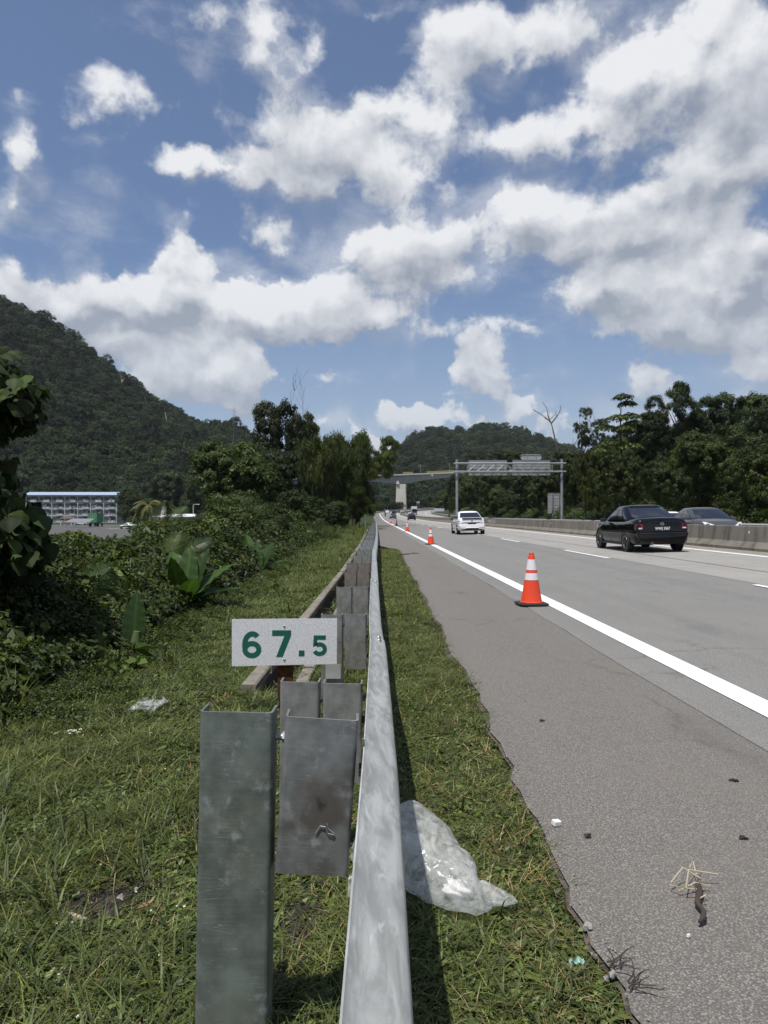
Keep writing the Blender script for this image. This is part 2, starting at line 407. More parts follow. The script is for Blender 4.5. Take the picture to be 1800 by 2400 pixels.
M['lane_pale'] = asphalt('pale lane surface', (.345,.335,.315), (.44,.43,.405), (.32,.305,.275), streak=.3)
M['lot'] = asphalt('lot asphalt', (.105,.105,.105), (.13,.13,.13), (.075,.075,.072))
def paint_mat():
    m, t, b = mat('road paint', .7)
    p = geopos(t); n = t.noise(p, 40, 6, .7); n2 = t.noise(p, 3, 4)
    c = t.mix(t.ramp(t.math('ADD', n, t.math('MULTIPLY', n2, .4)), .76, .94, 0, .6), (.70,.71,.71), (.36,.35,.33))
    t.put(b.inputs['Base Color'], c); bump(t, b, n, .2, .003); return m
M['paint'] = paint_mat()
def soil_mat():
    m, t, b = mat('verge soil', .95, spec=.1)
    p = geopos(t); n = t.noise(p, 2.0, 7, .65); n2 = t.noise(p, 30, 5, .6)
    c = t.mix(t.ramp(n, .35, .65), (.026,.034,.012), (.040,.036,.022)); c = t.mix(t.ramp(n2, .5, .75, 0, .6), c, (.05,.058,.02))
    t.put(b.inputs['Base Color'], c); bump(t, b, n2, .6, .02); return m
M['soil'] = soil_mat()
def far_ground():
    m, t, b = mat('ground cover', .95, spec=.1)
    p = geopos(t); n = t.noise(p, .08, 7, .65); n2 = t.noise(p, 1.5, 5, .6)
    c = t.mix(t.ramp(n, .35, .65), (.030,.042,.016), (.045,.055,.02)); c = t.mix(t.ramp(n2, .45, .75, 0, .6), c, (.02,.028,.011))
    t.put(b.inputs['Base Color'], c); bump(t, b, n2, .8, .3); return m
M['ground'] = far_ground()
M['mud'] = plain('dark mud', (.040,.034,.031), .95, var=.6, scale=30, bmp=1.0, spec=.1)
M['lip'] = plain('dusty lip', (.085,.075,.064), .95, var=.5, scale=25, bmp=.8, spec=.1)
M['stone'] = plain('grey stone', (.23,.22,.21), .85, var=.25, scale=30)

# ================================================================== road geometry: s along the road, t to the right of the camera line
S0, RAD = 300.0, 260.0
def road_z(s):
    return 0.0 if s < 120 else (5.5e-5*(s-120)**2 if s < 420 else 5.5e-5*300**2+.033*(s-420))
def xfall(s): return .025 if s < 190 else max(-.03, .025-(s-190)*.0005)
def cross(s, t):
    """height of the road surface across"""
    c = xfall(s)
    if t <= 2.6: return (t-2.6)*c*.25
    if t <= 11.6: return (t-2.6)*c
    return 9.0*c - (t-11.6)*c*.75
def pos(s, t, dz=0.0):
    z = road_z(s)+cross(s, t)+dz
    if s <= S0: return Vector((t, s, z))
    a = (s-S0)/RAD
    return Vector((RAD-(RAD-t)*math.cos(a), S0+(RAD-t)*math.sin(a), z))
def head(s): return 0.0 if s <= S0 else -(s-S0)/RAD     # z rotation that faces down the road
def stations(a, b, step0=.5):
    out = [a]; 
    while out[-1] < b:
        s = out[-1]; out.append(min(b, s+max(step0, min(6.0, s*.05))))
    return out
def strip(name, m, t0, t1, a, b, dz, nt=2, step0=1.0, jit=None, parent=None):
    V = []; Fc = []; ss = stations(a, b, step0)
    for i, s in enumerate(ss):
        u0 = t0(s) if callable(t0) else t0; u1 = t1(s) if callable(t1) else t1
        for k in range(nt+1): V.append(pos(s, u0+(u1-u0)*k/nt, dz))
    w = nt+1
    for i in range(len(ss)-1):
        for k in range(nt): Fc.append((i*w+k, i*w+k+1, (i+1)*w+k+1, (i+1)*w+k))
    o = npmesh(name, V, Fc, m, smooth=True)
    return obj(name, o, parent)

def hsh(i): return (math.sin(i*127.1+3.7)*43758.5453) % 1.0
def vnoise(x):
    i = math.floor(x); f = x-i; f = f*f*(3-2*f); return hsh(i)*(1-f)+hsh(i+1)*f
def shoulder_edge(s):
    e = .70+.012*(min(s, 26)-1.8)
    e += (vnoise(s*2.3)-.5)*.06+(vnoise(s*7.1+20)-.5)*.045+(vnoise(s*17+50)-.5)*.02
    if s > 27: e = max(.12+.0*s, e-(s-27)*.22)
    return e

# ------------------------------------------------------------------ terrain: one sheet to the horizon, below the road corridor
def lateral(X):
    if X < -2.3:
        d = -2.3-X
        return -.05-min(1.85, .02*d+.22*max(0, d-.8)*(1 if d < 9 else 1)) if d < 9 else -1.9
    if X > 26: return -.05+min(5.0, .22*(X-26))
    return -.05
def terrain_z(X, Y):
    if Y <= S0: s, t = Y, X
    else:
        dx, dy = X-RAD, Y-S0; s = S0+RAD*math.atan2(dy, -dx) if dx < 0 else S0+RAD*math.pi/2; t = RAD-math.hypot(dx, dy)
    s = max(0, s); near = max(0.0, 1-max(0.0, (abs(t-12)-30)/60))
    if t < -8: near = max(0, min(1, 1-(-8-t)/25))
    if -.6 < t < 26: base = road_z(s)+cross(s, max(.2, min(t, 25)))-.06
    else: base = road_z(s)*near+lateral(t)+(cross(s, 25) if t >= 26 else 0)*near
    return base
gx = sorted(set([round(v, 2) for v in list(np.arange(-8, 30, .8))+list(np.arange(-60, -8, 4))+list(np.arange(30, 90, 5))+[-6000,-3000,-1500,-800,-400,-250,-180,-130,-90,130,180,250,400,800,1500,3000,6000]]))
gy = sorted(set([round(v, 2) for v in list(np.arange(-4, 40, 1.5))+list(np.arange(40, 520, 6))+[-6000,-2000,-600,-200,-80,-30,-12,560,620,800,1200,2000,4000,7000]]))
V = [(x, y, terrain_z(x, min(y, 560))-(.06 if -.7 < x < 26 else 0)-(.55 if -2 < x < -.3 and 2 < y < 100 else 0)) for y in gy for x in gx]
nx = len(gx)
Fc = [(j*nx+i, j*nx+i+1, (j+1)*nx+i+1, (j+1)*nx+i) for j in range(len(gy)-1) for i in range(nx-1)]
g = obj('ground', npmesh('ground', V, Fc, M['ground'], smooth=True)); tag(g, kind='structure')

# verge soil near the camera, with small humps
def verge_z(X, Y):
    h = lateral(X)+.028
    h += (vnoise(X*3.1+Y*1.3)-.5)*.03+(vnoise(Y*2.2-X*1.7+9)-.5)*.03
    if -.12 < X < .75: h = min(h, -.012)
    if X > .3: h = -.042+(vnoise(X*5+Y*3)-.5)*.016
    return h
def drain_x(s): return float(np.interp(s, [5, 9, 16, 29, 52, 90], [-.985, -.90, -.76, -.64, -.585, -.52]))
def patch(cols, ys):
    """cols(y) -> list of x"""
    global V, Fc
    b0 = len(V); n = len(cols(ys[0]))
    for y in ys: V += [(x, y, verge_z(x, y)) for x in cols(y)]
    Fc += [(b0+j*n+i, b0+j*n+i+1, b0+(j+1)*n+i+1, b0+(j+1)*n+i) for j in range(len(ys)-1) for i in range(n-1)]
V = []; Fc = []
patch(lambda y: list(np.interp(np.linspace(0, 1, 22), [0, .15, 1], [-7, -4, drain_x(max(y, 5))+.03])), list(np.arange(-.4, 90, .35)))
patch(lambda y: list(np.linspace(drain_x(max(y, 5))+.36, .98, 18)), list(np.arange(-.4, 27.2, .3)))
patch(lambda y: list(np.linspace(drain_x(max(y, 5))+.36, .2, 8)), list(np.arange(26.9, 90, .6)))
patch(lambda y: list(np.linspace(drain_x(5)+.03, drain_x(5)+.36, 5)), list(np.arange(-.4, 5.31, .3)))
g = obj('verge', npmesh('verge', V, Fc, M['soil'], smooth=True)); tag(g, kind='structure')

tag(strip('shoulder', M['shoulder'], shoulder_edge, 2.16, .3, 460, .0, nt=4, step0=.06), kind='structure')
# broken, dirty lip where the shoulder surface ends
def lip(s): return shoulder_edge(s)-.012-.05*vnoise(s*5+7)*vnoise(s*1.3+3)
tag(strip('shoulder_lip', M['lip'], lip, lambda s: shoulder_edge(s)+.02, .3, 27, -.012, nt=1, step0=.06), kind='structure')
tag(strip('carriageway', M['lane_grey'], lambda s: 2.15+(vnoise(s*.9)-.5)*.03+(vnoise(s*6)-.5)*.022+(vnoise(s*19)-.5)*.014, 6.66, -6, 520, .004, nt=6), kind='structure')
tag(strip('carriageway', M['lane_pale'], 6.64, 11.25, -6, 520, .008, nt=6), kind='structure')
tag(strip('carriageway', M['lane_pale'], 11.9, 25.2, -6, 520, .004, nt=8), kind='structure')
def marking(t0, t1, a, b, dz=.013): return tag(strip('road_marking', M['paint'], t0, t1, a, b, dz, nt=1), kind='structure')
marking(2.495, 2.715, -4, 480); marking(10.22, 10.40, -4, 480, .014); marking(12.5, 12.68, -4, 480); marking(22.4, 22.58, 10, 480)
s = 7.6-12
while s < 400:
    if s > -4:
        marking(6.44, 6.56, s, s+4.5, .016); marking(15.9, 16.02, s, s+4.5); marking(19.1, 19.22, s, s+4.5)
    s += 12
M['joint'] = plain('joint sealant', (.05,.048,.045), .8)
tag(strip('expansion_joint', M['joint'], .14, 5.6, 88.0, 88.7, .019, nt=2), kind='structure')
tag(strip('expansion_joint', M['joint'], .14, 2.1, 62.0, 62.12, .009, nt=2), kind='structure')
tag(strip('pavement_seam', M['joint'], 7.93, 7.96, 4, 120, .013, nt=1), kind='structure')

# ================================================================== the guardrail beside the camera
RY = [-.9, .55, 1.72, 3.72, 4.9, 8, 14, 22, 40, 60, 100, 200, 300, 460]
RX = [-.050, -.045, -.0290, -.020, -.03, -.03, -.025, .06, .15, .22, .30, .42, .45, .45]
RZ = [.755, .738, .722, .648, .605, .585, .575, .58, .60, .60, .60, .62, .62, .62]
def rail_at(s): return float(np.interp(s, RY, RX)), float(np.interp(s, RY, RZ))
def rail_pt(s, dx, dz):
    x, z = rail_at(s)
    if s <= 120: return Vector((x+dx, s, z+dz))
    p = pos(s, x+dx); p.z = pos(s, x).z+z+dz-(pos(120, x).z if False else 0); return p
WPROF = [(0,0),(.004,-.006),(.030,-.026),(.066,-.050),(.078,-.062),(.083,-.078),(.080,-.094),(.062,-.110),(.026,-.136),(.012,-.148),(.010,-.156),
         (.012,-.164),(.026,-.176),(.062,-.202),(.080,-.218),(.083,-.234),(.078,-.250),(.066,-.262),(.030,-.286),(.004,-.306),(0,-.312)]
def wbeam(a, b, n, off=0.0, th=.003):
    rings = []
    for k in range(n+1):
        s = a+(b-a)*k/n
        outer = [rail_pt(s, x+off+th, z) for x, z in WPROF]; inner = [rail_pt(s, x+off, z) for x, z in reversed(WPROF)]
        rings.append(outer+inner)
    mb = MB(); mb.loft(rings); return mb
guard = thing('guardrail', 'galvanised guardrail on channel posts running along the grass verge', 'guardrail', (0, 0, 0))
joints = [-.75, 3.78]+[3.78+4*k for k in range(1, 25)]+[104, 116, 128, 150, 180, 210, 240, 270, 300, 330, 360, 400, 440]
for i, (a, b) in enumerate(zip(joints[:-1], joints[1:])):
    ov = .30 if i == 0 else .16
    wbeam(a-(.0 if i == 0 else .0), b+(ov if i == 0 else ov), 16 if i < 4 else 6, .0045 if i == 0 else (.0045 if i % 2 == 0 else 0)).build(
        'rail_beam', M['rail'] if i in (0, 1, 2, 3) else M['rail_old'], guard, smooth=True, angle=50)
# lap-joint bolts: oval heads on the upper slope
for (s, u) in ((3.88, 0), (4.0, 0), (7.86, 0), (7.98, 0), (11.9, 0)):
    for dz in (-.036, -.12, -.19, -.276):
        mb = MB(); x = np.interp(dz, [p[1] for p in WPROF][::-1], [p[0] for p in WPROF][::-1])
        ang = math.atan2(.024, .036) if dz in (-.036, -.19) else -math.atan2(.026, .036)
        Mx = Matrix.Rotation(math.pi/2-ang if dz in (-.036, -.19) else math.pi/2-ang, 4, 'Y')
        mb.lathe([(0, .010), (.008, .009), (.014, .005), (.016, 0), (.016, -.004)], 14, (0, 0, 0), Matrix.Diagonal((1, 1.35, 1, 1)))
        o = mb.build('bolt', M['bolt'], guard, smooth=True)
        o.location = rail_pt(s, x+.0075+.002, dz+.002)
        o.rotation_euler = (0, math.atan2(.036, .024) if dz in (-.036, -.19) else math.pi-math.atan2(.036, .026), 0)

def channel(w, d, h, th=.006, r=.012, flare=0.0):
    """C channel: web faces -Y at y=0, flanges run to +Y; z from 0 down to -h, x from 0 to w"""
    def prof(o, rr):
        pts = [(o, d)]
        for k in range(5):
            a = math.pi+k*math.pi/8; pts.append((o+rr+rr*math.cos(a), o+rr+rr*math.sin(a)))
        for k in range(5):
            a = 1.5*math.pi+k*math.pi/8; pts.append((w-o-rr+rr*math.cos(a), o+rr+rr*math.sin(a)))
        pts.append((w-o, d)); return pts
    out = prof(0, r); inn = prof(th, max(.002, r-th))
    poly = out+inn[::-1]
    mb = MB(); zs = [0, -.004, -h*.25, -h*.5, -h*.75, -h]
    mb.loft([[(x, y, z) for x, y in poly] for z in zs]); return mb
post_ys = [1.72, 2.71, 4.9, 6.94, 8.92, 10.95, 12.9]+[14.9+2*k for k in range(23)]+[64+4*k for k in range(20)]
PW = {0: .178, 5: .178}
topz = {0: .815, 1: .655, 2: .605, 3: .588, 4: .577, 5: .560}
MATP = {0: 'web_new', 1: 'web_old', 2: 'web_old', 3: 'web_old', 4: 'web_rust', 5: 'web_rust', 6: 'web_old', 7: 'web_old', 8: 'web_blue', 9: 'web_blue', 10: 'web_blue'}
cache = {}
for i, y in enumerate(post_ys):
    x, z = rail_at(y); w = PW.get(i, .15); tz = topz.get(i, z-.01)
    sx = x-.018-w; px_ = sx-.014-w
    if i == 0: sx, px_ = -.213, -.421
    mk = MATP.get(i, 'web_old' if i % 3 else 'web_blue')
    zb = road_z(y) if y > 120 else 0
    for (nm, xx, hh, zz, mm) in (('post', px_, tz+.25, tz, mk), ('spacer', sx, .377, tz+(-.012 if i == 0 else (.004, -.006, .002, .006)[i % 4]), 'web_stain' if i == 0 else mk)):
        key = (nm, w, round(hh, 2), mm)
        if key not in cache: cache[key] = channel(w, .076 if nm == 'post' else .07, hh).mesh(nm, M[mm], True, 35)
        o = obj(nm, cache[key], guard, (xx, y-.0, zz+zb))
        if i == 0:
            o.rotation_euler = (R(-.6), R(.9 if nm == 'post' else 4.0), R(1.5 if nm == 'spacer' else -1))
        else: o.rotation_euler = (R((hsh(i)-.5)*2), R((hsh(i+40)-.5)*1.6), R((hsh(i+80)-.5)*5))
    if i < 8:
        # the bolts that tie post, spacer and beam together
        mb = MB(); mb.tube([(sx-.03, y+.045, tz-.075), (sx+.012, y+.045, tz-.075)], .0085, 10); mb.tube([(sx-.012, y+.045, tz-.075), (sx-.004, y+.045, tz-.075)], .015, 6)
        mb.build('bolt', M['bolt'], guard, smooth=True)
        if i < 4:
            mb = MB(); mb.box((sx+w+.006, y+.04, tz-.155), (.014, .05, .016)); mb.build('bracket', M['black_gap'], guard); mb = MB(); mb.box((sx+w+.006, y+.04, tz-.29), (.016, .03, .022)); mb.build('bracket', M['black_gap'], guard)
# pale sticker on the third post
mb = MB(); mb.box((0, -.0008, 0), (.105, .0016, .10)); mb.build('sticker', plain('faded sticker', (.34,.34,.33), .6, var=.15), guard, loc=(-.352+.075, 4.894, .215))
# raised maker's mark and scratches of the first post
def strokes(pts, wd, M_, name, parent, mt):
    mb = MB(); 
    for st in pts: mb.tube([M_ @ Vector(p) for p in st], wd, 5)
    return mb.build(name, mt, parent)
emb = plain('raised metal', (.30,.31,.32), .4, .5)
Mx = Matrix.Translation((-.335, 1.7185, .545))
strokes([[(-.02,0,.014),(-.006,0,.012),(.002,0,-.002),(.012,0,-.008),(.02,0,-.001)], [(-.004,0,.016),(.004,0,.002),(.016,0,.006),(.026,0,.006)], [(-.002,0,.016),(.026,0,.018)], [(.006,0,.012),(.026,0,.012)]], .0012, Mx, 'embossed_mark', guard, emb)
Mx = Matrix.Translation((-.120, 1.716, .530))
strokes([[(-.02,0,-.008),(-.008,0,.010),(.004,0,.008),(.010,0,-.008),(.024,0,-.012)], [(.008,0,.016),(.012,0,.002),(.026,0,-.008)]], .0013, Mx, 'embossed_mark', guard, emb)

# ================================================================== kilometre sign 67.5
SY = 4.70
def PX(px, py, Y): return Vector(((px-VX)/F*Y, Y, HC-(py-VY)/F*Y))
km = thing('kilometre_sign', 'small white rectangular board with green numerals 67.5 beside the guardrail posts', 'sign', (PX(667, 1560, SY).x, SY, -.3))
def board_mat():
    m, t, b = mat('reflective sheeting', .45)
    p = objco(t)
    hx = t.vor(t.mapping(p, scale=(1, .1, 1)), 150, 'F1')
    lines = t.math('SINE', t.math('MULTIPLY', t.new('ShaderNodeSeparateXYZ').outputs[2] if False else hx, 9.0))
    n = t.noise(p, 6, 6, .6)
    c = t.mix(t.ramp(hx, .25, .6), (.72,.72,.73), (.56,.56,.58)); c = t.mix(t.ramp(n, .5, .8, 0, .3), c, (.55,.53,.48))
    t.put(b.inputs['Base Color'], c); return m
c0, c1, c2, c3 = PX(543.5,1451,SY), PX(790,1449,SY), PX(789.5,1556,SY), PX(543.5,1561.5,SY)
bw = (c1-c0).length; bh = (c0-c3).length
km.location = (c0.x+c1.x)/2, SY, -.3
kx, kz = km.location.x, km.location.z
mb = MB(); quad = [(p.x-kx, p.z-kz) for p in (c0, c1, c2, c3)]
mb.prism(quad[::-1], 'y', -.0015, .0015); board = mb.build('board', board_mat(), km)
green = plain('sign green', (.006,.095,.060), .45, var=.08)
bx0, bz0 = quad[0]; ux = bw/682.0
def sgn(cx, cy): # position on the board, in pixels of the enlarged photo
    return (bx0+(cx-316)*ux, bz0-(cy-140)*ux)
def ribbon(pts, wd):
    """flat stroke of constant width along pts, 2D -> list of quads"""
    L = []; n = len(pts)
    for i in range(n):
        a = Vector(pts[max(i-1, 0)]); b = Vector(pts[min(i+1, n-1)]); t = (b-a).normalized(); nn = Vector((-t.y, t.x))
        L.append((Vector(pts[i])+nn*wd/2, Vector(pts[i])-nn*wd/2))
    return L
def put_ribbon(mb, pts, wd, y):
    L = ribbon(pts, wd); vs = []; fs = []
    for a, b in L:
        A = sgn(*a); B = sgn(*b); vs += [(A[0], y, A[1]), (B[0], y, B[1]), (A[0], y-.0006, A[1]), (B[0], y-.0006, B[1])]
    for i in range(len(L)-1):
        q = i*4; fs += [(q+2, q+3, q+7, q+6), (q, q+2, q+6, q+4), (q+1, q+5, q+7, q+3)]
    mb.add(vs, fs)
def arc(cx, cy, rx, ry, a0, a1, n=22): return [(cx+rx*math.cos(R(a0+(a1-a0)*k/n)), cy-ry*math.sin(R(a0+(a1-a0)*k/n))) for k in range(n+1)]
yb = -.0021
def digit(name, ribs=(), polys=()):
    mb = MB()
    for k, (pts, wd) in enumerate(ribs): put_ribbon(mb, pts, wd, yb-.0002*k)
    for poly in polys:
        P2 = [sgn(*p) for p in poly]; mb.add([(a, yb-.0006, b) for a, b in P2]+[(a, yb, b) for a, b in P2], [tuple(range(len(P2)))]+[(i, (i+1) % len(P2), (i+1) % len(P2)+len(P2), i+len(P2)) for i in range(len(P2))])
    return mb.build(name, green, km)
digit('numeral', ribs=[(arc(446, 337, 45, 39, 0, 360, 36), 33), (arc(449, 303, 49, 68, 48, 182, 24)+[(401, 337)], 33)])
digit('numeral', polys=[[(577,212),(700,212),(700,246),(645,385),(603,385),(657,248),(577,248)]])
digit('decimal_point', polys=[[(750,343),(787,343),(787,380),(750,380)]])
digit('numeral', ribs=[(arc(885, 333, 34.5, 32, 205, 180-40, 8)[:0]+arc(884, 334, 35, 31, -155, 128, 26), 27)], polys=[[(847,245),(925,245),(925,273),(870,273),(866,312),(842,317)]])
for zz in (186, 402):
    mb = MB(); mb.lathe([(0, .006), (.004, .0055), (.0075, .002), (.008, 0)], 12, (0,0,0), Matrix.Rotation(R(90), 4, 'X'))
    p = sgn(656, zz); mb.build('rivet', M['bolt'], km, smooth=True, loc=(p[0], -.0016, p[1]))
def rust_mat():
    m, t, b = mat('rusty steel', .95, spec=.1)
    p = objco(t); n = t.noise(p, 14, 7, .7); n2 = t.noise(p, 70, 4)
    c = t.mix(t.ramp(n, .35, .65), (.10,.045,.018), (.045,.024,.014)); c = t.mix(t.ramp(n2, .55, .75, 0, .6), c, (.17,.09,.04))
    t.put(b.inputs['Base Color'], c); bump(t, b, n2, .8, .006); return m
rust = rust_mat()
mb = MB(); mb.box((0, .05, .22), (.10, .05, .95), b=.004); mb.build('support', rust, km)

# ================================================================== concrete drain behind the posts
dr = thing('drain', 'open U-shaped concrete drain with stained walls running beside the guardrail posts', 'drain', (-.77, 5.3, 0))
dx = drain_x
segs = [5.25, 5.95, 6.8, 8.6]+[8.6+1.2*k for k in range(1, 22)]+[36, 40, 44, 48, 52, 58, 64, 70, 80, 90]
for i, (a, b) in enumerate(zip(segs[:-1], segs[1:])):
    jit = (hsh(i)-.5)*.02; g_ = .012
    for side in (0, 1):
        mb = MB(); rings = []
        for s in (a+g_, (a+b)/2, b-g_):
            x0 = dx(s)+jit*(1-side); x = x0 if side == 0 else x0+.37
            tz = .045+jit if side == 0 else .02+jit
            w_ = .115 if side == 0 else .105
            rings.append([(x, s, -.42), (x, s, tz-.012), (x+.012, s, tz), (x+w_-.012, s, tz), (x+w_, s, tz-.012), (x+w_*.9, s, -.42)])
        mb.loft(rings)
        o = mb.build('drain_wall', M['drain'], dr); o.location = (.77, -5.3, 0)
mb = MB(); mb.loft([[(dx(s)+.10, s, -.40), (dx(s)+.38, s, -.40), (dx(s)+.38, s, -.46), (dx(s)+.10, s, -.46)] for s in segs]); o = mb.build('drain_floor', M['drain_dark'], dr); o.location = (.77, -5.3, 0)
# thin dark sheet covering the far wall face
mb = MB(); mb.loft([[(dx(s)+.1135, s, -.03), (dx(s)+.1165, s, -.03), (dx(s)+.1125, s, -.40), (dx(s)+.1095, s, -.40)] for s in segs]); o = mb.build('dark_lining', M['drain_dark'], dr); o.location = (.77, -5.3, 0)
mb = MB()
rg = random.Random(5)
for k in range(9):
    p0 = Vector((-.66+rg.uniform(-.1, .1), 5.15+rg.uniform(-.1, .2), -.02+rg.uniform(0, .05))); pts = [p0]
    for j in range(5): pts.append(pts[-1]+Vector((rg.uniform(-.05, .07), rg.uniform(-.05, .08), rg.uniform(-.015, .03))))
    mb.tube(pts, .0022, 5)
tag(mb.build('wire_scrap', plain('rusty wire', (.16,.13,.09), .7, .3)), 'tangle of rusty wire lying at the open end of the drain', 'wire')

# ================================================================== traffic cones
orange = plain('cone orange', (.70,.060,.016), .45, var=.06, scale=4)
def collar_mat():
    m, t, b = mat('reflective collar', .35)
    p = objco(t); v = t.vor(p, 110, 'F1'); c = t.mix(t.ramp(v, .1, .5), (.80,.79,.80), (.62,.60,.62)); t.put(b.inputs['Base Color'], c); return m
collar = collar_mat(); rubber = plain('black rubber base', (.014,.014,.015), .6)
def make_cone():
    t = thing('traffic_cone', 'x', 'traffic cone')
    mb = MB(); 
    def oct_(h, z, c=.06): return [(-h+c,-h,z),(h-c,-h,z),(h,-h+c,z),(h,h-c,z),(h-c,h,z),(-h+c,h,z),(-h,h-c,z),(-h,-h+c,z)]
    mb.loft([oct_(.205, 0), oct_(.21, .012), oct_(.208, .026), oct_(.190, .036)]); mb.build('base', rubber, t)
    r0, r1, z0, z1 = .150, .038, .036, .725
    rr = lambda z: r0+(r1-r0)*(z-z0)/(z1-z0)
    mb = MB(); mb.lathe([(r0+.012, .034), (r0+.012, .044), (r0, .050)]+[(rr(z), z) for z in (.1, .2, .3, .4, .5, .6, .69)]+[(.042, .70), (.036, .705), (.037, .735), (.034, .742), (.026, .742), (.024, .60)], 32); mb.build('body', orange, t, smooth=True)
    for a, b in ((.355, .452), (.497, .647)):
        mb = MB(); mb.lathe([(rr(a)+.0005, a), (rr(a)+.003, a+.001), (rr(b)+.003, b-.001), (rr(b)+.0005, b)], 32); mb.build('reflective_collar', collar, t, smooth=True)
    return t
cone = make_cone()
cones = [(2.27, 10.2, 'largest orange traffic cone with black base, nearest, just left of the edge line'),
         (2.53, 31.3, 'second orange cone up the edge line, just left of the white sedan'),
         (2.73, 57.3, 'third orange cone from the front on the edge line'),
         (2.80, 86, 'fourth orange cone, right one of the far close-set pair on the edge line'),
         (2.72, 112, 'farthest and smallest orange cone, left of the grey sedan far ahead')]
for i, (x, y, lb) in enumerate(cones):
    o = cone if i == 0 else copy_tree(cone)
    p = pos(y, x); o.location = (p.x, p.y, p.z+.014); o.rotation_euler.z = R(4+i*23); o['label'] = lb; o['group'] = 'traffic cones along the edge line'

# ================================================================== concrete median barrier
bar = thing('median_barrier', 'long stained concrete median barrier between the two carriageways', 'barrier', (11.55, 0, 0))
def nj(s):
    return [(11.28, -.05), (11.28, .08), (11.44, .26), (11.50, .715), (11.515, .73), (11.685, .73), (11.70, .715), (11.76, .26), (11.92, .08), (11.92, -.05)]
ed = [2+6*k for k in range(20)]+[122+10*k for k in range(33)]
for i, (a, b) in enumerate(zip(ed[:-1], ed[1:])):
    rings = []
    n = 2 if b <= 300 else 4
    for k in range(n+1):
        s = a+.006+(b-a-.012)*k/n; rings.append([pos(s, t_, z_-pos(0,0).z)-Vector((0,0,cross(s, t_)))+Vector((0,0,cross(s, 11.3))) for t_, z_ in nj(s)])
    mb = MB(); mb.loft(rings); o = mb.build('barrier_block', M['barrier'], bar); o.location = (-11.55, 0, 0)
white_p = plain('white plastic', (.72,.72,.70), .5)
for k in range(22):
    s = 21.7+12*k if k else 21.7
    for ss in ((s,) if k % 2 else (s,)):
        p = pos(ss, 11.485, .0)+Vector((0, 0, .53)); mb = MB(); mb.box((0,0,0), (.03, .07, .11), b=.008)
        o = mb.build('reflector', white_p, bar); o.location = p-Vector((11.55, 0, 0)); o.rotation_euler = (0, R(-6), head(ss))
# white scrawl painted on the barrier, below the overhead sign frame
rg = random.Random(3); mb = MB()
for k in range(8):
    y0 = 66+rg.uniform(0, 5.0); pts = []
    for j in range(7): pts.append((y0+j*.28+rg.uniform(-.25, .25), .33+rg.uniform(0, .34)))
    L = ribbon(pts, .055)
    def PB(y, z): return (11.4495-.0085+(.0-(z-.26))*-.12*.0+ (z-.26)*.119-.55+.55-.0, y, z+cross(y, 11.3))
    vs = []; fs = []
    for a, b in L: vs += [PB(*a), PB(*b)]
    for j in range(len(L)-1): fs.append((2*j, 2*j+1, 2*j+3, 2*j+2))
    mb.add([(x-.004-.0006*k, y, z) for x, y, z in vs], fs)
o = mb.build('graffiti', plain('white spray paint', (.40,.39,.37), .8), bar); o.location = (-11.55, 0, 0)
# gravel and dirt swept against the barrier foot
tag(strip('dust_strip', plain('sandy dust', (.21,.185,.15), .95, var=.3, scale=10, bmp=.5), 10.75, lambda s: 11.29, -2, 200, .012, nt=1), kind='structure')

# ================================================================== outer guardrail of the opposite carriageway
og = thing('guardrail', 'dark weathered guardrail on the far side of the opposite carriageway below the trees', 'guardrail', (25, 30, 0))
def orail(s, dxx, z): 
    p = pos(s, 25.0); q = pos(s, 25.0+dxx); return Vector((q.x, q.y, p.z+.78+z))
oe = [12+12*k for k in range(40)]
for a, b in zip(oe[:-1], oe[1:]):
    rings = []
    for k in range(5):
        s = a+(b-a)*k/4
        rings.append([orail(s, -x-.003, z) for x, z in WPROF[::2]]+[orail(s, -x, z) for x, z in WPROF[::-2]])
    mb = MB(); mb.loft(rings); o = mb.build('rail_beam', M['rail_old'], og); o.location = (-25, -30, 0)
pm = None
for k in range(70):
    s = 14+4*k
    if pm is None: pm = channel(.15, .076, .9).mesh('post', M['web_old'], True)
    p = pos(s, 25.03); o = obj('post', pm, og, (p.x-25, p.y-30, p.z+.76))

# left-hand guardrail beyond the bend is the same line as the near one; white marker post stands in the grass beside it
mp = thing('marker_post', 'thin white marker post standing in the grass left of the far guardrail', 'post', (-.72, 66, 0))
mb = MB(); mb.box((0, 0, .5), (.09, .035, 1.1), b=.012); mb.build('post', white_p, mp); mb = MB(); mb.box((0, -.02, .9), (.07, .006, .12)); mb.build('reflector', plain('red reflector', (.4,.02,.02), .3), mp)

# ================================================================== overhead sign gantry seen from behind
GY = 98.5
steel = plain('painted grey steel', (.23,.235,.26), .5, .1, var=.12, scale=.6)
steel_l = plain('light grey steel', (.30,.315,.33), .5, .1, var=.1, scale=.6)
alu = plain('aluminium sign back', (.34,.35,.345), .6, .1, var=.12, scale=.8)
gt = thing('sign_gantry', 'tall grey tubular overhead sign frame spanning the opposite carriageway', 'sign gantry', (11.6, GY, 0))
def gp(x, z, y=0): return (x-11.6, y, z)
for x, zb in ((11.6, .95), (26.15, .05)):
    mb = MB(); mb.tube([gp(x, zb), gp(x, 9.05)], .19, 14); mb.tube([gp(x, 9.05), gp(x, 9.09)], .20, 14); mb.build('column', steel, gt, smooth=True)
for zc in (8.5, 7.36):
    for yy in (-.45, .45):
        mb = MB(); mb.tube([gp(11.2, zc, yy), gp(26.6, zc, yy)], .085, 10)
        for x in (12.0, 12.35, 25.4, 25.75): mb.tube([gp(x-.03, zc, yy), gp(x+.03, zc, yy)], .13, 10)
        mb.build('chord', steel_l, gt, smooth=True)
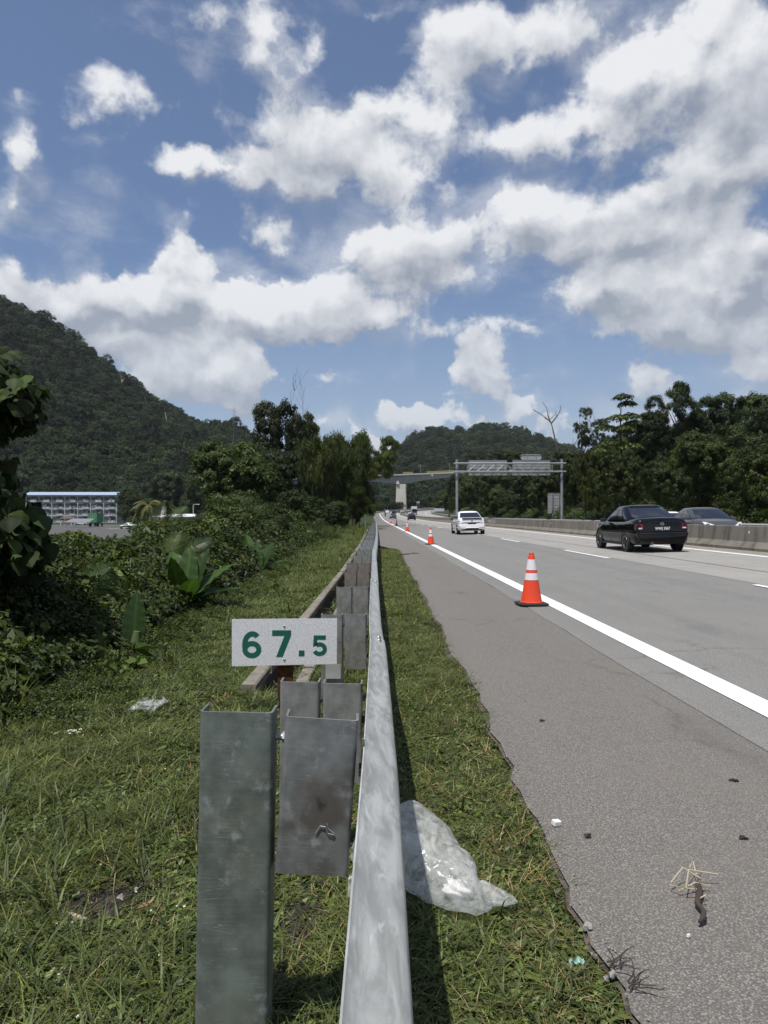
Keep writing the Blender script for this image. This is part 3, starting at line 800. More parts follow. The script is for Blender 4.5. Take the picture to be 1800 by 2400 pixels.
nb = 9; xs = [13.1+(24.75-13.1)*k/nb for k in range(nb+1)]
for yy in (-.45, .45):
    for k in range(nb+1):
        mb = MB(); mb.tube([gp(xs[k], 7.36, yy), gp(xs[k], 8.5, yy)], .035, 6); mb.build('strut', steel_l, gt)
        if k < nb:
            mb = MB(); a, b = (7.36, 8.5) if k < 4 else (8.5, 7.36); mb.tube([gp(xs[k], a, yy), gp(xs[k+1], b, yy)], .045, 6); mb.build('brace', steel_l, gt)
def sign_back(name, par, x0, x1, z0, z1, y, org, n_h=6, n_v=5, rounded=False):
    ox, oy, oz = org
    rows = max(2, int((z1-z0)/.35))
    if rounded:
        c = .16; poly = [(x0+c,z0),(x1-c,z0),(x1,z0+c),(x1,z1-c),(x1-c,z1),(x0+c,z1),(x0,z1-c),(x0,z0+c)]
        mb = MB(); mb.prism([(a-ox, b-oz) for a, b in poly], 'y', y-oy, y-oy+.03); mb.build(name, alu, par)
    else:
        for k in range(rows):
            a, b = z0+(z1-z0)*k/rows+.006, z0+(z1-z0)*(k+1)/rows-.006
            mb = MB(); mb.box(((x0+x1)/2-ox, y-oy+.015, (a+b)/2-oz), (x1-x0, .03, b-a)); mb.build(name, alu, par)
    for k in range(n_v):
        x = x0+(x1-x0)*(k+.5)/n_v; mb = MB(); mb.box((x-ox, y-oy-.05, (z0+z1)/2-oz), (.07, .09, z1-z0+.05)); mb.build('stiffener', steel_l, par)
    for k in range(n_h):
        z = z0+(z1-z0)*(k+.5)/n_h; mb = MB(); mb.box(((x0+x1)/2-ox, y-oy-.014, z-oz), (x1-x0, .026, .05)); mb.build('rail', steel_l, par)
    mb = MB()
    for (cx_, cz_, dx_, dz_) in (((x0+x1)/2, z1+.02, x1-x0+.08, .05), ((x0+x1)/2, z0-.02, x1-x0+.08, .05), (x0-.02, (z0+z1)/2, .05, z1-z0), (x1+.02, (z0+z1)/2, .05, z1-z0)):
        if not rounded: mb.box((cx_-ox, y-oy-.01, cz_-oz), (dx_, .06, dz_))
    if not rounded: mb.build('edge_frame', steel_l, par)
for (x0, x1, lb) in ((13.37, 18.60, 'left of two large ribbed sign panels on the overhead frame'), (19.5, 24.62, 'large sign panel on the overhead frame below the small rounded plate')):
    sp = thing('road_sign', lb, 'road sign', (x0, GY+.75, 7), 0, 'sign panels on the overhead frame')
    sign_back('panel_sheet', sp, x0, x1, 6.93, 8.95, GY+.75, (x0, GY+.75, 7), 4, 5)
sp = thing('exit_plate', 'small rounded sign plate standing on top of the overhead frame', 'road sign', (22, GY+.75, 9))
sign_back('plate', sp, 20.62, 23.45, 9.12, 9.76, GY+.78, (22, GY+.75, 9), 0, 0, True)
for x in (21.45, 22.68):
    mb = MB(); mb.box((x-22, -.04, .30), (.10, .06, 1.1)); mb.build('bracket', steel_l, sp)
mb = MB(); c = .16; x0, x1, z0, z1 = 20.60-22, 23.47-22, .10, .78
pl = [(x0+c,z0),(x1-c,z0),(x1,z0+c),(x1,z1-c),(x1-c,z1),(x0+c,z1),(x0,z1-c),(x0,z0+c),(x0+c,z0)]
mb.tube([(a, 0, b) for a, b in pl], .035, 6); mb.build('rim', steel_l, sp)
ss_ = thing('road_sign', 'tall ribbed back of a post-mounted sign beside the right column of the overhead frame', 'road sign', (28, 110, 0))
sign_back('panel_sheet', ss_, 27.05, 29.3, 1.65, 4.72, 110, (28, 110, 0), 6, 2)
for x in (27.75, 28.75):
    mb = MB(); mb.box((x-28, -.11, 1.9), (.11, .11, 5.6)); mb.build('leg', steel, ss_)

# white board on two legs on the inside of the bend, orange sign and a pale sign beyond
wb = thing('road_sign', 'wide pale sign board on two legs standing on the grass inside the bend', 'road sign', (36, 265, 0))
zb = .6
mb = MB(); mb.box((0, 0, 3.2-.6+zb), (3.9, .08, 1.05), b=.02); mb.build('board', plain('pale board', (.42,.44,.45), .5), wb)
for x in (-1.1, 1.3): mb = MB(); mb.box((x, .06, 1.2+zb), (.12, .1, 3.2)); mb.build('leg', steel, wb)
for p in [o for o in wb.children]: pass
wb.location = (PX(1029, 1200, 262).x, 262, .1)
sg = thing('warning_sign', 'small orange square sign in front of the dark trees at the bend', 'road sign', (PX(1032.5, 1177, 300).x, 300, 3))
mb = MB(); mb.box((0, 0, 3.6), (1.3, .06, 1.3), b=.05); mb.build('board', plain('orange sheeting', (.62,.24,.02), .5), sg); mb = MB(); mb.box((0, .06, 1.6), (.1, .1, 4.2)); mb.build('leg', steel, sg)
mb = MB(); mb.box((0, -.034, 3.6), (.7, .006, .5)); mb.build('inner_panel', plain('dark orange', (.42,.13,.015), .5), sg)
pg = thing('road_sign', 'small grey sign with two dark legs on the far outer edge of the bend', 'road sign', (PX(980, 1186, 420).x, 420, 6))
mb = MB(); mb.box((0, 0, 3.0), (1.9, .08, 1.0), b=.04); mb.build('board', plain('grey board', (.33,.34,.34), .5), pg)
for x in (-.6, .6): mb = MB(); mb.box((x, .05, 1.2), (.2, .1, 2.6)); mb.build('leg', steel, pg)

# ================================================================== viaduct
vd = thing('viaduct', 'high concrete viaduct with a tapered pier crossing beyond the bend', 'viaduct', (20, 430, 4))
VO = Vector((20, 430, 4))
def vp(x, y, z): return Vector((x, y, z))-VO
def deck_top(x): return 25.55+(x-7)*.045
def deck_bot(x):
    u = x-16.4; return deck_top(x)-(3.05+2.6*math.exp(-(u/14)**2))
rings = []
for x in np.arange(-60, 110.1, 2.5):
    t_, b_ = deck_top(x), deck_bot(x); yo = 430+(x-16)*.10
    rings.append([vp(x, yo-4.0, t_-.55), vp(x, yo-4.0, t_-.85), vp(x, yo-2.6, t_-1.25), vp(x, yo-2.3, b_), vp(x, yo+2.3, b_), vp(x, yo+2.6, t_-1.25), vp(x, yo+4, t_-.85), vp(x, yo+4, t_-.55)])
mb = MB(); mb.loft(rings); mb.build('girder', M['deck'], vd)
rings = []
for x in np.arange(-60, 110.1, 5):
    yo = 430+(x-16)*.10; rings.append([vp(x, yo-4.15, deck_top(x)+.12), vp(x, yo-4.15, deck_top(x)-.62), vp(x, yo-3.95, deck_top(x)-.62), vp(x, yo-3.95, deck_top(x)+.12)])
mb = MB(); mb.loft(rings); mb.build('parapet', plain('pale parapet', (.40,.40,.38), .85), vd)
# stained joints of the precast girder
for k, x in enumerate(np.arange(-20, 70, 1.9)):
    mb = MB(); yo = 430+(x-16)*.10; mb.box(tuple(vp(x, yo-2.47, (deck_top(x)-1.35+deck_bot(x))/2)), (.14, .05, deck_top(x)-1.5-deck_bot(x)), Matrix.Rotation(R(-5), 4, 'X')); mb.build('girder_joint', M['drain'], vd)
mb = MB()
px0, px1 = 13.5, 19.8
def rect(x0, x1, y0, y1, z): 
    c = .5; return [vp(x0+c,y0,z),vp(x1-c,y0,z),vp(x1,y0+c,z),vp(x1,y1-c,z),vp(x1-c,y1,z),vp(x0+c,y1,z),vp(x0,y1-c,z),vp(x0,y0+c,z)]
mb.loft([rect(px0-.3, px1+.35, 426.6, 431.5, 2.0), rect(px0, px1+.15, 426.9, 431.3, 8), rect(px0+.25, px1, 427.2, 431.2, 17), rect(px0+.25, px1, 427.2, 431.2, 20.2)]); mb.build('pier', M['pier'], vd)
mb = MB(); mb.loft([rect(px0+.25, px0+2.3, 426.4, 429, 20.1), rect(px0+.25, px0+2.0, 426.5, 429, 21.4), rect(px0+.3, px0+1.5, 426.6, 429, 22.2)]); mb.build('pier_block', M['pier'], vd)
mb = MB(); mb.box(tuple(vp(17.4, 429, 20.35)), (3.6, 3.0, .5)); mb.build('bearing', M['joint'], vd)
yel = plain('yellow railing', (.42,.34,.10), .6)
for (xa, xb) in ((PX(944,0,430).x, PX(967,0,430).x), (PX(1000,0,430).x, PX(1064,0,430).x)):
    n = int((xb-xa)/.42)
    for k in range(n+1):
        x = xa+(xb-xa)*k/n; yo = 430+(x-16)*.10-4.05; mb = MB(); mb.box(tuple(vp(x, yo, deck_top(x)+.62)), (.17, .05, 1.0)); mb.build('railing_post', yel, vd)
    for zz in (.45, .85, 1.1):
        mb = MB(); mb.tube([vp(xa, 430+(xa-16)*.1-4.05, deck_top(xa)+zz), vp(xb, 430+(xb-16)*.1-4.05, deck_top(xb)+zz)], .06, 6); mb.build('railing_bar', yel, vd)
for px_ in (986, 1054, 925.5, 876):
    x = PX(px_, 0, 433).x; cm = thing('catenary_mast', {986: 'thin grey wire mast standing on the viaduct right of its pier', 1054: 'thin grey wire mast on the viaduct beside the left column of the sign frame', 925.5: 'short pale mast on the viaduct above its pier', 876: 'thin mast on the left end of the viaduct behind the bamboo'}[px_], 'mast', (x, 433, deck_top(x)-.5), 0, 'masts on the viaduct')
    h = 6.6 if px_ != 925.5 else 2.2
    mb = MB(); mb.tube([(0,0,0), (0,0,h)], [.11,.08], 8); mb.build('pole', steel, cm)
    if h > 3:
        mb = MB(); mb.tube([(0,0,h-.9), (-1.6,0,h-.6)], .05, 6); mb.tube([(0,0,h-2.0), (-1.6,0,h-.7)], .05, 6); mb.build('arm', steel, cm)
lamp_w = thing('work_lamp', 'round white lamp fixed on the side of the viaduct girder', 'lamp', (PX(1013, 1114, 425).x, 425.5, PX(0, 1114, 425.5).z))
mb = MB(); mb.lathe([(0,-.1),(.35,-.08),(.42,0),(.35,.08),(0,.1)], 14, (0,0,0), Matrix.Rotation(R(90), 4, 'X')); mb.build('lamp_disc', plain('white lamp', (.8,.8,.78), .4), lamp_w); mb = MB(); mb.box((0,.5,0), (.1,.9,.1)); mb.build('bracket', steel, lamp_w)

# ================================================================== vehicles
def paint(name, col, rough=.25, coat=.6, metal=0.0):
    m, t, b = mat(name, rough, metal, .35, coat)
    n = t.noise(objco(t), 3, 5, .6)
    c = t.mix(t.ramp(n, .4, .75, 0, .25), col, tuple(k*.8+.01 for k in col)); t.put(b.inputs['Base Color'], c); return m
P_WHITE = paint('white car paint', (.72,.73,.74)); P_BLACK = paint('black car paint', (.0025,.0025,.003), .07, .15); P_GREY = paint('grey car paint', (.075,.078,.085), .3, metal=.3)
P_DGREY = paint('dark grey car paint', (.05,.053,.06), .3); P_TRUCK = paint('white lorry paint', (.6,.6,.6), .5)
GLASS = plain('tinted car glass', (.012,.013,.018), .04, spec=.9); 
TYRE = plain('tyre rubber', (.016,.016,.016), .8); RIM = plain('dark alloy', (.055,.055,.06), .35, .7); RIMS = plain('alloy rim', (.34,.34,.35), .3, .8)
RED = plain('red lamp', (.28,.012,.018), .15, coat=1); CLEAR = plain('clear lamp', (.62,.60,.62), .12, coat=1); CHROME = plain('chrome', (.6,.6,.6), .12, 1.0)
BLK = plain('black trim', (.012,.012,.013), .5); PLATE = plain('black number plate', (.012,.012,.012), .4); WHT = plain('white characters', (.75,.75,.75), .5)

def text_mesh(txt, size, name, m, depth=.002, bold=.0):
    cu = bpy.data.curves.new(name, 'FONT'); cu.body = txt; cu.size = size; cu.extrude = depth; cu.offset = bold; cu.align_x = 'CENTER'; cu.align_y = 'CENTER'
    o = bpy.data.objects.new(name, cu); link(o)
    dg = bpy.context.evaluated_depsgraph_get(); me = bpy.data.meshes.new_from_object(o.evaluated_get(dg)); bpy.data.objects.remove(o)
    me.name = name; me.materials.clear(); me.materials.append(m); return me

def sedan(name, label, paint_m, L=4.35, Wd=1.70, H=1.47, kind='plain', rim=RIM, plate_text=None, group=None, front=False, spoiler=False, detail=True):
    """car with its nose towards +Y, origin on the ground under its middle"""
    t = thing(name, label, 'car', group=group)
    hw = Wd/2; yr, yf = -L/2, L/2
    # ---- lower body: sections along the car; (y, half width, bottom z, top z, tuck)
    st = [(yr, .82, .40, .86, .0), (yr+.03, .91, .30, .97, .0), (yr+.09, .95, .24, 1.015, .0), (yr+.18, .97, .23, 1.037, 0), (yr+.32, .99, .22, 1.04, 0), (yr+.60, 1, .21, 1.03, 0), (yr+1.1, 1, .20, 1.005, 0), (0, 1, .20, .99, 0),
          (yf-1.45, 1, .20, .985, 0), (yf-1.0, .995, .21, .955, 0), (yf-.55, .97, .22, .875, 0), (yf-.22, .90, .24, .765, 0), (yf-.07, .80, .28, .64, 0), (yf, .66, .34, .52, 0)]
    rings = []
    for (y, w, zb, zt, _) in st:
        w *= hw; zm = zb+(zt-zb)*.55
        half = [(w*.0, zb), (w*.86, zb), (w*.97, zb+.06), (w*.995, zb+.16), (w, zm), (w*.985, zt-.20), (w*.945, zt-.11), (w*.885, zt-.045), (w*.79, zt-.006), (w*.45, zt+.014), (0, zt+.022)]
        ring = [(x, y, z) for x, z in half]+[(-x, y, z) for x, z in half[-2:0:-1]]
        rings.append(ring)
    mb = MB(); mb.loft(rings); body = mb.build('body', paint_m, t, smooth=True, angle=55)
    # ---- greenhouse as a function of angle and height
    zb_, zt_ = .97, H
    y0b, y1b, y0t, y1t = yr+.36, yf-.96, yr+1.38, yf-1.98
    wb, wt = hw*.925, hw*.735
    nexp = 5.0
    def gh(side, u, k, off=0.0):
        """side 0 rear, 1 front, 2 left, 3 right; u in -1..1 across, k 0..1 up"""
        kk = k; bul = math.sin(min(1, k)*math.pi)*.03
        y0 = y0b+(y0t-y0b)*kk-bul*1.5; y1 = y1b+(y1t-y1b)*kk+bul*1.5; w = wb+(wt-wb)*(kk**1.35)
        cy, hl = (y0+y1)/2, (y1-y0)/2; z = zb_+(zt_-.085-zb_)*k
        if side in (0, 1):
            x = u*w; y = hl*(1-min(1, abs(u))**nexp)**(1/nexp); p = Vector((x, cy+(y if side else -y), z)); n = Vector((u*.15, (1 if side else -1), .55))
        else:
            yy = u*hl; x = w*(1-min(1, abs(u))**nexp)**(1/nexp); p = Vector((x*(1 if side == 3 else -1), cy+yy, z)); n = Vector((1 if side == 3 else -1, 0, .30))
        return p+n.normalized()*off
    def ring_at(k):
        pts = []
        U = [-.93+1.86*i/10 for i in range(11)]
        for u in U: pts.append(gh(0, u, k))
        for u in [-.93+1.86*i/14 for i in range(15)]: pts.append(gh(3, u, k))
        for u in U[::-1]: pts.append(gh(1, u, k))
        for u in [-.93+1.86*i/14 for i in range(15)][::-1]: pts.append(gh(2, u, k))
        return pts
    rg_ = [ring_at(k) for k in (0, .2, .4, .6, .8, 1.0)]
    top = rg_[-1]; c = sum(top, Vector())/len(top)
    for f, dz in ((.97, .018), (.91, .040), (.80, .060), (.60, .076), (.30, .085)): rg_.append([Vector((c.x+(p.x-c.x)*f, c.y+(p.y-c.y)*f, p.z+dz)) for p in top])
    mb = MB(); mb.loft(rg_); mb.build('roof', paint_m, t, smooth=True, angle=60)
    def pane(nm, side, u0, u1, k0, k1, m, off=.006, tp=0.0, tp2=None):
        tp2 = tp if tp2 is None else tp2
        n, q_ = 10, 5; V_ = []; 
        for j in range(q_+1):
            kj = k0+(k1-k0)*j/q_; f = j/q_
            a, b2 = u0+tp*f, u1-tp2*f
            for i in range(n+1): V_.append(gh(side, a+(b2-a)*i/n, kj, off))
        mb = MB(); mb.add(V_, [(j*(n+1)+i, j*(n+1)+i+1, (j+1)*(n+1)+i+1, (j+1)*(n+1)+i) for j in range(q_) for i in range(n)])
        # thin edge so that the pane has depth
        V2 = [gh(side, *uv, .0) for uv in []]
        return mb.build(nm, m, t, smooth=True)
    pane('rear_window', 0, -.86, .86, .20, .93, GLASS, .008, .0)
    pane('windscreen', 1, -.88, .88, .06, .95, GLASS, .008)
    for side in (2, 3):
        pane('side_window', side, -.50, -.04, .10, .90, GLASS, .008, .10, 0)
        pane('side_window', side, .02, .70, .10, .90, GLASS, .008, 0, .20)
        if detail: pane('quarter_window', side, -.68, -.54, .12, .62, GLASS, .008, .08, 0)
    # ---- wheels
    for y in (yr+.82, yf-.82):
        for sx_ in (-1, 1):
            M_ = Matrix.Rotation(R(90), 4, 'Y'); r_ = .305
            mb = MB(); mb.lathe([(.36, 0), (.36, .02), (.0, .022)], 28, (0,0,0), M_); ar = mb.build('wheel_arch', BLK, t); ar.location = (sx_*(hw-.012) if sx_ > 0 else -hw-.008, y, .325)
            mb = MB(); mb.lathe([(.19,-.10),(.285,-.10),(.305,-.075),(.305,.075),(.285,.10),(.19,.10),(.19,-.10)], 28, (0,0,0), M_); w_ = mb.build('wheel', TYRE, t, smooth=True); w_.location = (sx_*(hw-.085), y, r_)
            if detail:
                mb = MB(); mb.lathe([(.19, sx_*.075), (.185, sx_*.098), (.172, sx_*.10), (.165, sx_*.06), (.03, sx_*.05), (0, sx_*.05)], 24, (0,0,0), M_); mb.build('rim', rim, w_, smooth=True)
                for k in range(5):
                    a = 2*math.pi*k/5; mb = MB()
                    mb.box((sx_*.085, .105*math.cos(a), .105*math.sin(a)), (.02, .17, .035), Matrix.Rotation(a, 4, 'X')); mb.build('spoke', rim, w_)
                mb = MB(); mb.lathe([(.178, sx_*.099), (.192, sx_*.104), (.194, sx_*.094)], 24, (0,0,0), M_); mb.build('rim_lip', RIMS, w_, smooth=True)
    # ---- mirrors, handles
    for sx_ in (-1, 1):
        mb = MB(); mb.box((sx_*(hw+.07), yf-1.52, .985), (.19, .10, .125), b=.04); mb.build('mirror', BLK if kind != 'front' else paint_m, t, smooth=True)
        if detail:
            for y in (-.55, .55): mb = MB(); mb.box((sx_*(hw*.998), y, .80), (.02, .17, .028), b=.008); mb.build('door_handle', paint_m, t)
            for y in (-.80, .10, 1.02): mb = MB(); mb.box((sx_*(hw*.9955), y, .56), (.006, .008, .58)); mb.build('door_seam', BLK, t)
            mb = MB(); mb.box((sx_*(hw*.97), .05, .235), (.05, L-2.35, .07), b=.02); mb.build('sill', paint_m if kind == 'white' else BLK, t)
    yb_ = yr-.004
    # ---- tail
    for sx_ in (-1, 1):
        w2 = .32 if kind == 'white' else .21
        poly = [(0,.0),(w2,.035),(w2*.98,.10),(w2*.62,.15),(0,.175)] if kind == 'white' else [(0,0),(w2*.55,-.015),(w2,.03),(w2,.15),(w2*.55,.19),(.02,.165)]
        mb = MB(); V0 = [(sx_*(hw*.95-u), yr+.045+.02*(1-u/w2)-.055*(u/w2), .675+v*1.12) for u, v in poly]; V1 = [(x, y+.12, z) for x, y, z in V0]; n_ = len(V0)
        mb.add(V0+V1, [tuple(range(n_)), tuple(range(2*n_-1, n_-1, -1))]+[(k, k+n_, (k+1) % n_+n_, (k+1) % n_) for k in range(n_)])
        tl = mb.build('tail_light', RED, t)
        mb = MB(); mb.box((sx_*(hw*.93-w2*.55), yr-.005, .735), (w2*.5, .05, .045), b=.012); mb.build('clear_lens', CLEAR, tl)
        mb = MB(); mb.box((sx_*hw*.70, yr+.0, .40), (.26, .06, .07), b=.02); mb.build('bumper_vent', BLK, t)
    mb = MB(); mb.loft([[(x, y, z) for x, y, z in ((-hw*.86*k, yy, .42), (hw*.86*k, yy, .42), (hw*.93*k, yy, .56), (hw*.86*k, yy+.03, .66), (-hw*.86*k, yy+.03, .66), (-hw*.93*k, yy, .56))] for yy, k in ((yr-.05, .93), (yr-.03, 1.0), (yr+.18, 1.05))]); mb.build('rear_bumper', paint_m, t, smooth=True, angle=30)
    mb = MB(); mb.loft([[(-hw*.80*k, yy, .26), (hw*.80*k, yy, .26), (hw*.88*k, yy, .42), (-hw*.88*k, yy, .42)] for yy, k in ((yr-.04, .92), (yr+.16, 1.0))]); mb.build('lower_bumper', BLK if kind == 'white' else paint_m, t)
    if kind == 'white':
        mb = MB(); mb.tube([(-hw*.86, yr-.03, .36), (-hw*.55, yr-.06, .36), (-hw*.42, yr-.07, .41), (hw*.42, yr-.07, .41), (hw*.55, yr-.06, .36), (hw*.86, yr-.03, .36)], .022, 8); mb.build('bumper_trim', paint_m, t, smooth=True)
        mb = MB(); mb.box((0, yr-.01, .745), (.95, .03, .028)); mb.build('trunk_garnish', BLK, t)
        mb = MB(); mb.loft([[(x, y+.0, z) for x, z in ((-.62, zz), (.62, zz), (.62, zz+.035), (-.62, zz+.035))] for y, zz in ((yr-.05, 1.035), (yr+.16, 1.015))]); sp_ = mb.build('spoiler', paint_m, t)
        mb = MB(); mb.box((0, yr+.05, 1.0), (1.2, .16, .03)); mb.build('spoiler_gap', BLK, t)
    mb = MB(); mb.box((0, yr+.012, .93), (1.1, .012, .012)); mb.build('boot_seam', BLK, t)
    # emblem: a plain ring on the boot lid
    mb = MB(); mb.tube([(.05*math.cos(a), yr-.008+.0, .865+.035*math.sin(a)) for a in [2*math.pi*k/16 for k in range(17)]], .009, 6); mb.tube([(0, yr-.008, .83), (0, yr-.008, .90)], .006, 5); mb.build('emblem', CHROME, t)
    mb = MB(); mb.box((0, yr-.018, .665 if kind == 'white' else .72), (.50, .02, .13), b=.006); pl = mb.build('number_plate', PLATE, t)
    if plate_text:
        me = text_mesh(plate_text, .118, 'plate_characters', WHT, .002, .0016); o = obj('plate_characters', me, pl, (0, yr-.031, .72), (R(90), 0, 0), (.82, 1, 1))
        o2 = obj('badge', text_mesh('1.6', .05, 'badge', CHROME), t, (hw*.66, yr+.0, .885), (R(90), 0, 0))
    if kind == 'black':
        mb = MB(); mb.tube([(-hw*.42, yr-.10, .27), (-hw*.42, yr+.2, .27)], .042, 14); mb.build('exhaust', CHROME, t, smooth=True)
        mb = MB(); mb.tube([(-hw*.42, yr-.104, .27), (-hw*.42, yr-.09, .27)], .033, 14); mb.build('exhaust_mouth', BLK, t)
        mb = MB(); mb.box((0, yr-.055, .655), (1.40, .02, .02)); mb.build('bumper_seam', CHROME if False else BLK, t)
        mb = MB(); mb.box((0, yr-.08, .585), (1.44, .012, .012)); mb.build('bumper_highlight', P_DGREY, t)  # thin paler strip painted as a highlight along the bumper
    # ---- nose
    for sx_ in (-1, 1):
        mb = MB(); V0 = [(sx_*x, y, z) for x, y, z in ((.42, yf-.05, .64), (.72, yf-.22, .70), (.79, yf-.42, .84), (.68, yf-.34, .835), (.44, yf-.11, .725))]; V1 = [(x*.97, y-.10, z-.01) for x, y, z in V0]; n_ = 5
        mb.add(V0+V1, [tuple(range(n_)), tuple(range(2*n_-1, n_-1, -1))]+[(k, k+n_, (k+1) % n_+n_, (k+1) % n_) for k in range(n_)]); mb.build('headlight', CLEAR, t)
    mb = MB(); mb.box((0, yf-.01, .42), (.9, .05, .16), b=.02); mb.build('grille', BLK, t)
    mb = MB(); mb.box((0, yf+.0, .56), (.5, .05, .05), b=.02); mb.build('nose_trim', CHROME, t)
    for sx_ in (-.25, .30):
        mb = MB(); mb.tube([(sx_-.28, yf-1.10, .995), (sx_+.25, yf-1.18, 1.03)], .012, 5); mb.build('wiper', BLK, t)
    return t
def put(t, s, x, turn=0.0, roll=True):
    p = pos(s, x); t.location = (p.x, p.y, p.z+.016); t.rotation_euler = (0, -xfall(s) if x > 2.6 and x < 11.6 else 0, head(s)+turn); return t

put(sedan('car', 'black sedan with dark windows and plate WWJ 3967 in the lane beside the barrier', P_BLACK, 4.30, 1.68, 1.47, 'black', RIM, 'WWJ 3967'), 23.7, 8.80, R(-.5))
put(sedan('car', 'white sedan with red tail lights driving away in the middle of the carriageway', P_WHITE, 4.42, 1.70, 1.475, 'white', RIM), 46.6, 6.17, R(.3))
put(sedan('car', 'dark grey oncoming car behind the barrier, its windscreen facing the camera', P_GREY, 4.5, 1.78, 1.46, 'front', RIMS), 30.9, 14.35, R(180-3))
put(sedan('car', 'white car almost hidden between the black sedan and the oncoming grey car', P_WHITE, 4.4, 1.7, 1.45, 'plain', detail=False), 46, 19.2, R(180))
G_ = 'cars far ahead on the carriageway'
put(sedan('car', 'far black car in the right lane beside the barrier, above the middle cones', P_BLACK, 4.3, 1.7, 1.5, 'plain', detail=False, group=G_), 157, 8.45)
put(sedan('car', 'far dark grey sedan in the left lane just above the smallest cones', P_DGREY, 4.4, 1.75, 1.48, 'plain', detail=False, group=G_), 188, 5.2)
put(sedan('car', 'tiny black car entering the bend in the right lane', P_BLACK, 4.4, 1.8, 1.6, 'plain', detail=False, group=G_), 318, 8.6)
put(sedan('car', 'tiny dark car farthest in the bend, partly behind the tiny black car', P_DGREY, 4.4, 1.8, 1.6, 'plain', detail=False, group=G_), 338, 9.0)
put(sedan('car', 'tiny white car in the left lane entering the bend', P_WHITE, 4.4, 1.75, 1.5, 'plain', detail=False, group=G_), 326, 5.2)
put(sedan('car', 'tiny dark oncoming car between the barrier bend and the lorry', P_DGREY, 4.4, 1.75, 1.5, 'plain', detail=False, group=G_), 322, 13.9, R(180))

# lorry
lr = thing('lorry', 'small oncoming lorry with white box body and dark cab in the bend', 'lorry')
mb = MB(); mb.box((0, -1.6, 2.25), (2.3, 5.2, 2.5), b=.04); mb.build('box_body', P_TRUCK, lr)
mb = MB(); mb.loft([[(x, y, z) for x, z in ((-1.05,.55),(1.05,.55),(1.08,1.5),(.95,2.35),(-.95,2.35),(-1.08,1.5))] for y in (1.2, 2.6, 2.85)]); mb.build('cab', P_DGREY, lr)
mb = MB(); mb.box((0, 2.87, 1.85), (1.8, .05, .75)); mb.build('windscreen', GLASS, lr)
mb = MB(); mb.box((0, 2.92, .62), (2.1, .14, .35), b=.04); mb.build('bumper', plain('grey bumper', (.25,.25,.25)), lr)
mb = MB(); mb.box((0, 2.89, 1.15), (1.3, .05, .35)); mb.build('grille', BLK, lr)
for sx_ in (-1, 1):
    mb = MB(); mb.box((sx_*.85, 2.95, .72), (.3, .06, .18)); mb.build('headlight', CLEAR, lr)
    mb = MB(); mb.box((sx_*1.25, 2.6, 1.9), (.12, .1, .4)); mb.build('mirror', BLK, lr)
    for y in (1.9, -2.6):
        mb = MB(); mb.lathe([(0,-.14),(.40,-.14),(.45,-.08),(.45,.08),(.40,.14),(0,.14)], 18, (0,0,0), Matrix.Rotation(R(90), 4, 'Y')); o = mb.build('wheel', TYRE, lr, smooth=True); o.location = (sx_*.92, y, .45)
mb = MB(); mb.box((0, -.6, .75), (1.0, 6.6, .25)); mb.build('chassis', BLK, lr)
put(lr, 296, 17.0, R(180))

# motorcycles with riders
def skin_person(name, joints, edges, rad, m):
    me = bpy.data.meshes.new(name); me.from_pydata(joints, edges, []); o = link(bpy.data.objects.new(name, me))
    md = o.modifiers.new('s', 'SKIN'); me.skin_vertices[0].data[0].use_root = True
    for i, r_ in enumerate(rad): me.skin_vertices[0].data[i].radius = (r_, r_)
    sb = o.modifiers.new('u', 'SUBSURF'); sb.levels = 1; sb.render_levels = 1
    dg = bpy.context.evaluated_depsgraph_get(); m2 = bpy.data.meshes.new_from_object(o.evaluated_get(dg)); bpy.data.objects.remove(o)
    m2.materials.clear(); m2.materials.append(m); 
    for p in m2.polygons: p.use_smooth = True
    return m2
J = [(0,0,.86),(0,.06,1.1),(0,.12,1.34),(0,.16,1.45),(0,.20,1.60),(-.17,.13,1.33),(-.24,.32,1.15),(-.22,.55,1.08),(.17,.13,1.33),(.24,.32,1.15),(.22,.55,1.08),
     (-.12,.05,.84),(-.20,.36,.72),(-.16,.18,.36),(-.16,.30,.30),(.12,.05,.84),(.20,.36,.72),(.16,.18,.36),(.16,.30,.30)]
E = [(0,1),(1,2),(2,3),(3,4),(2,5),(5,6),(6,7),(2,8),(8,9),(9,10),(0,11),(11,12),(12,13),(13,14),(0,15),(15,16),(16,17),(17,18)]
RD = [.16,.15,.16,.06,.10,.075,.055,.04,.075,.055,.04,.10,.075,.05,.045,.10,.075,.05,.045]
cloth = plain('dark jacket', (.035,.035,.042), .8); body_me = None
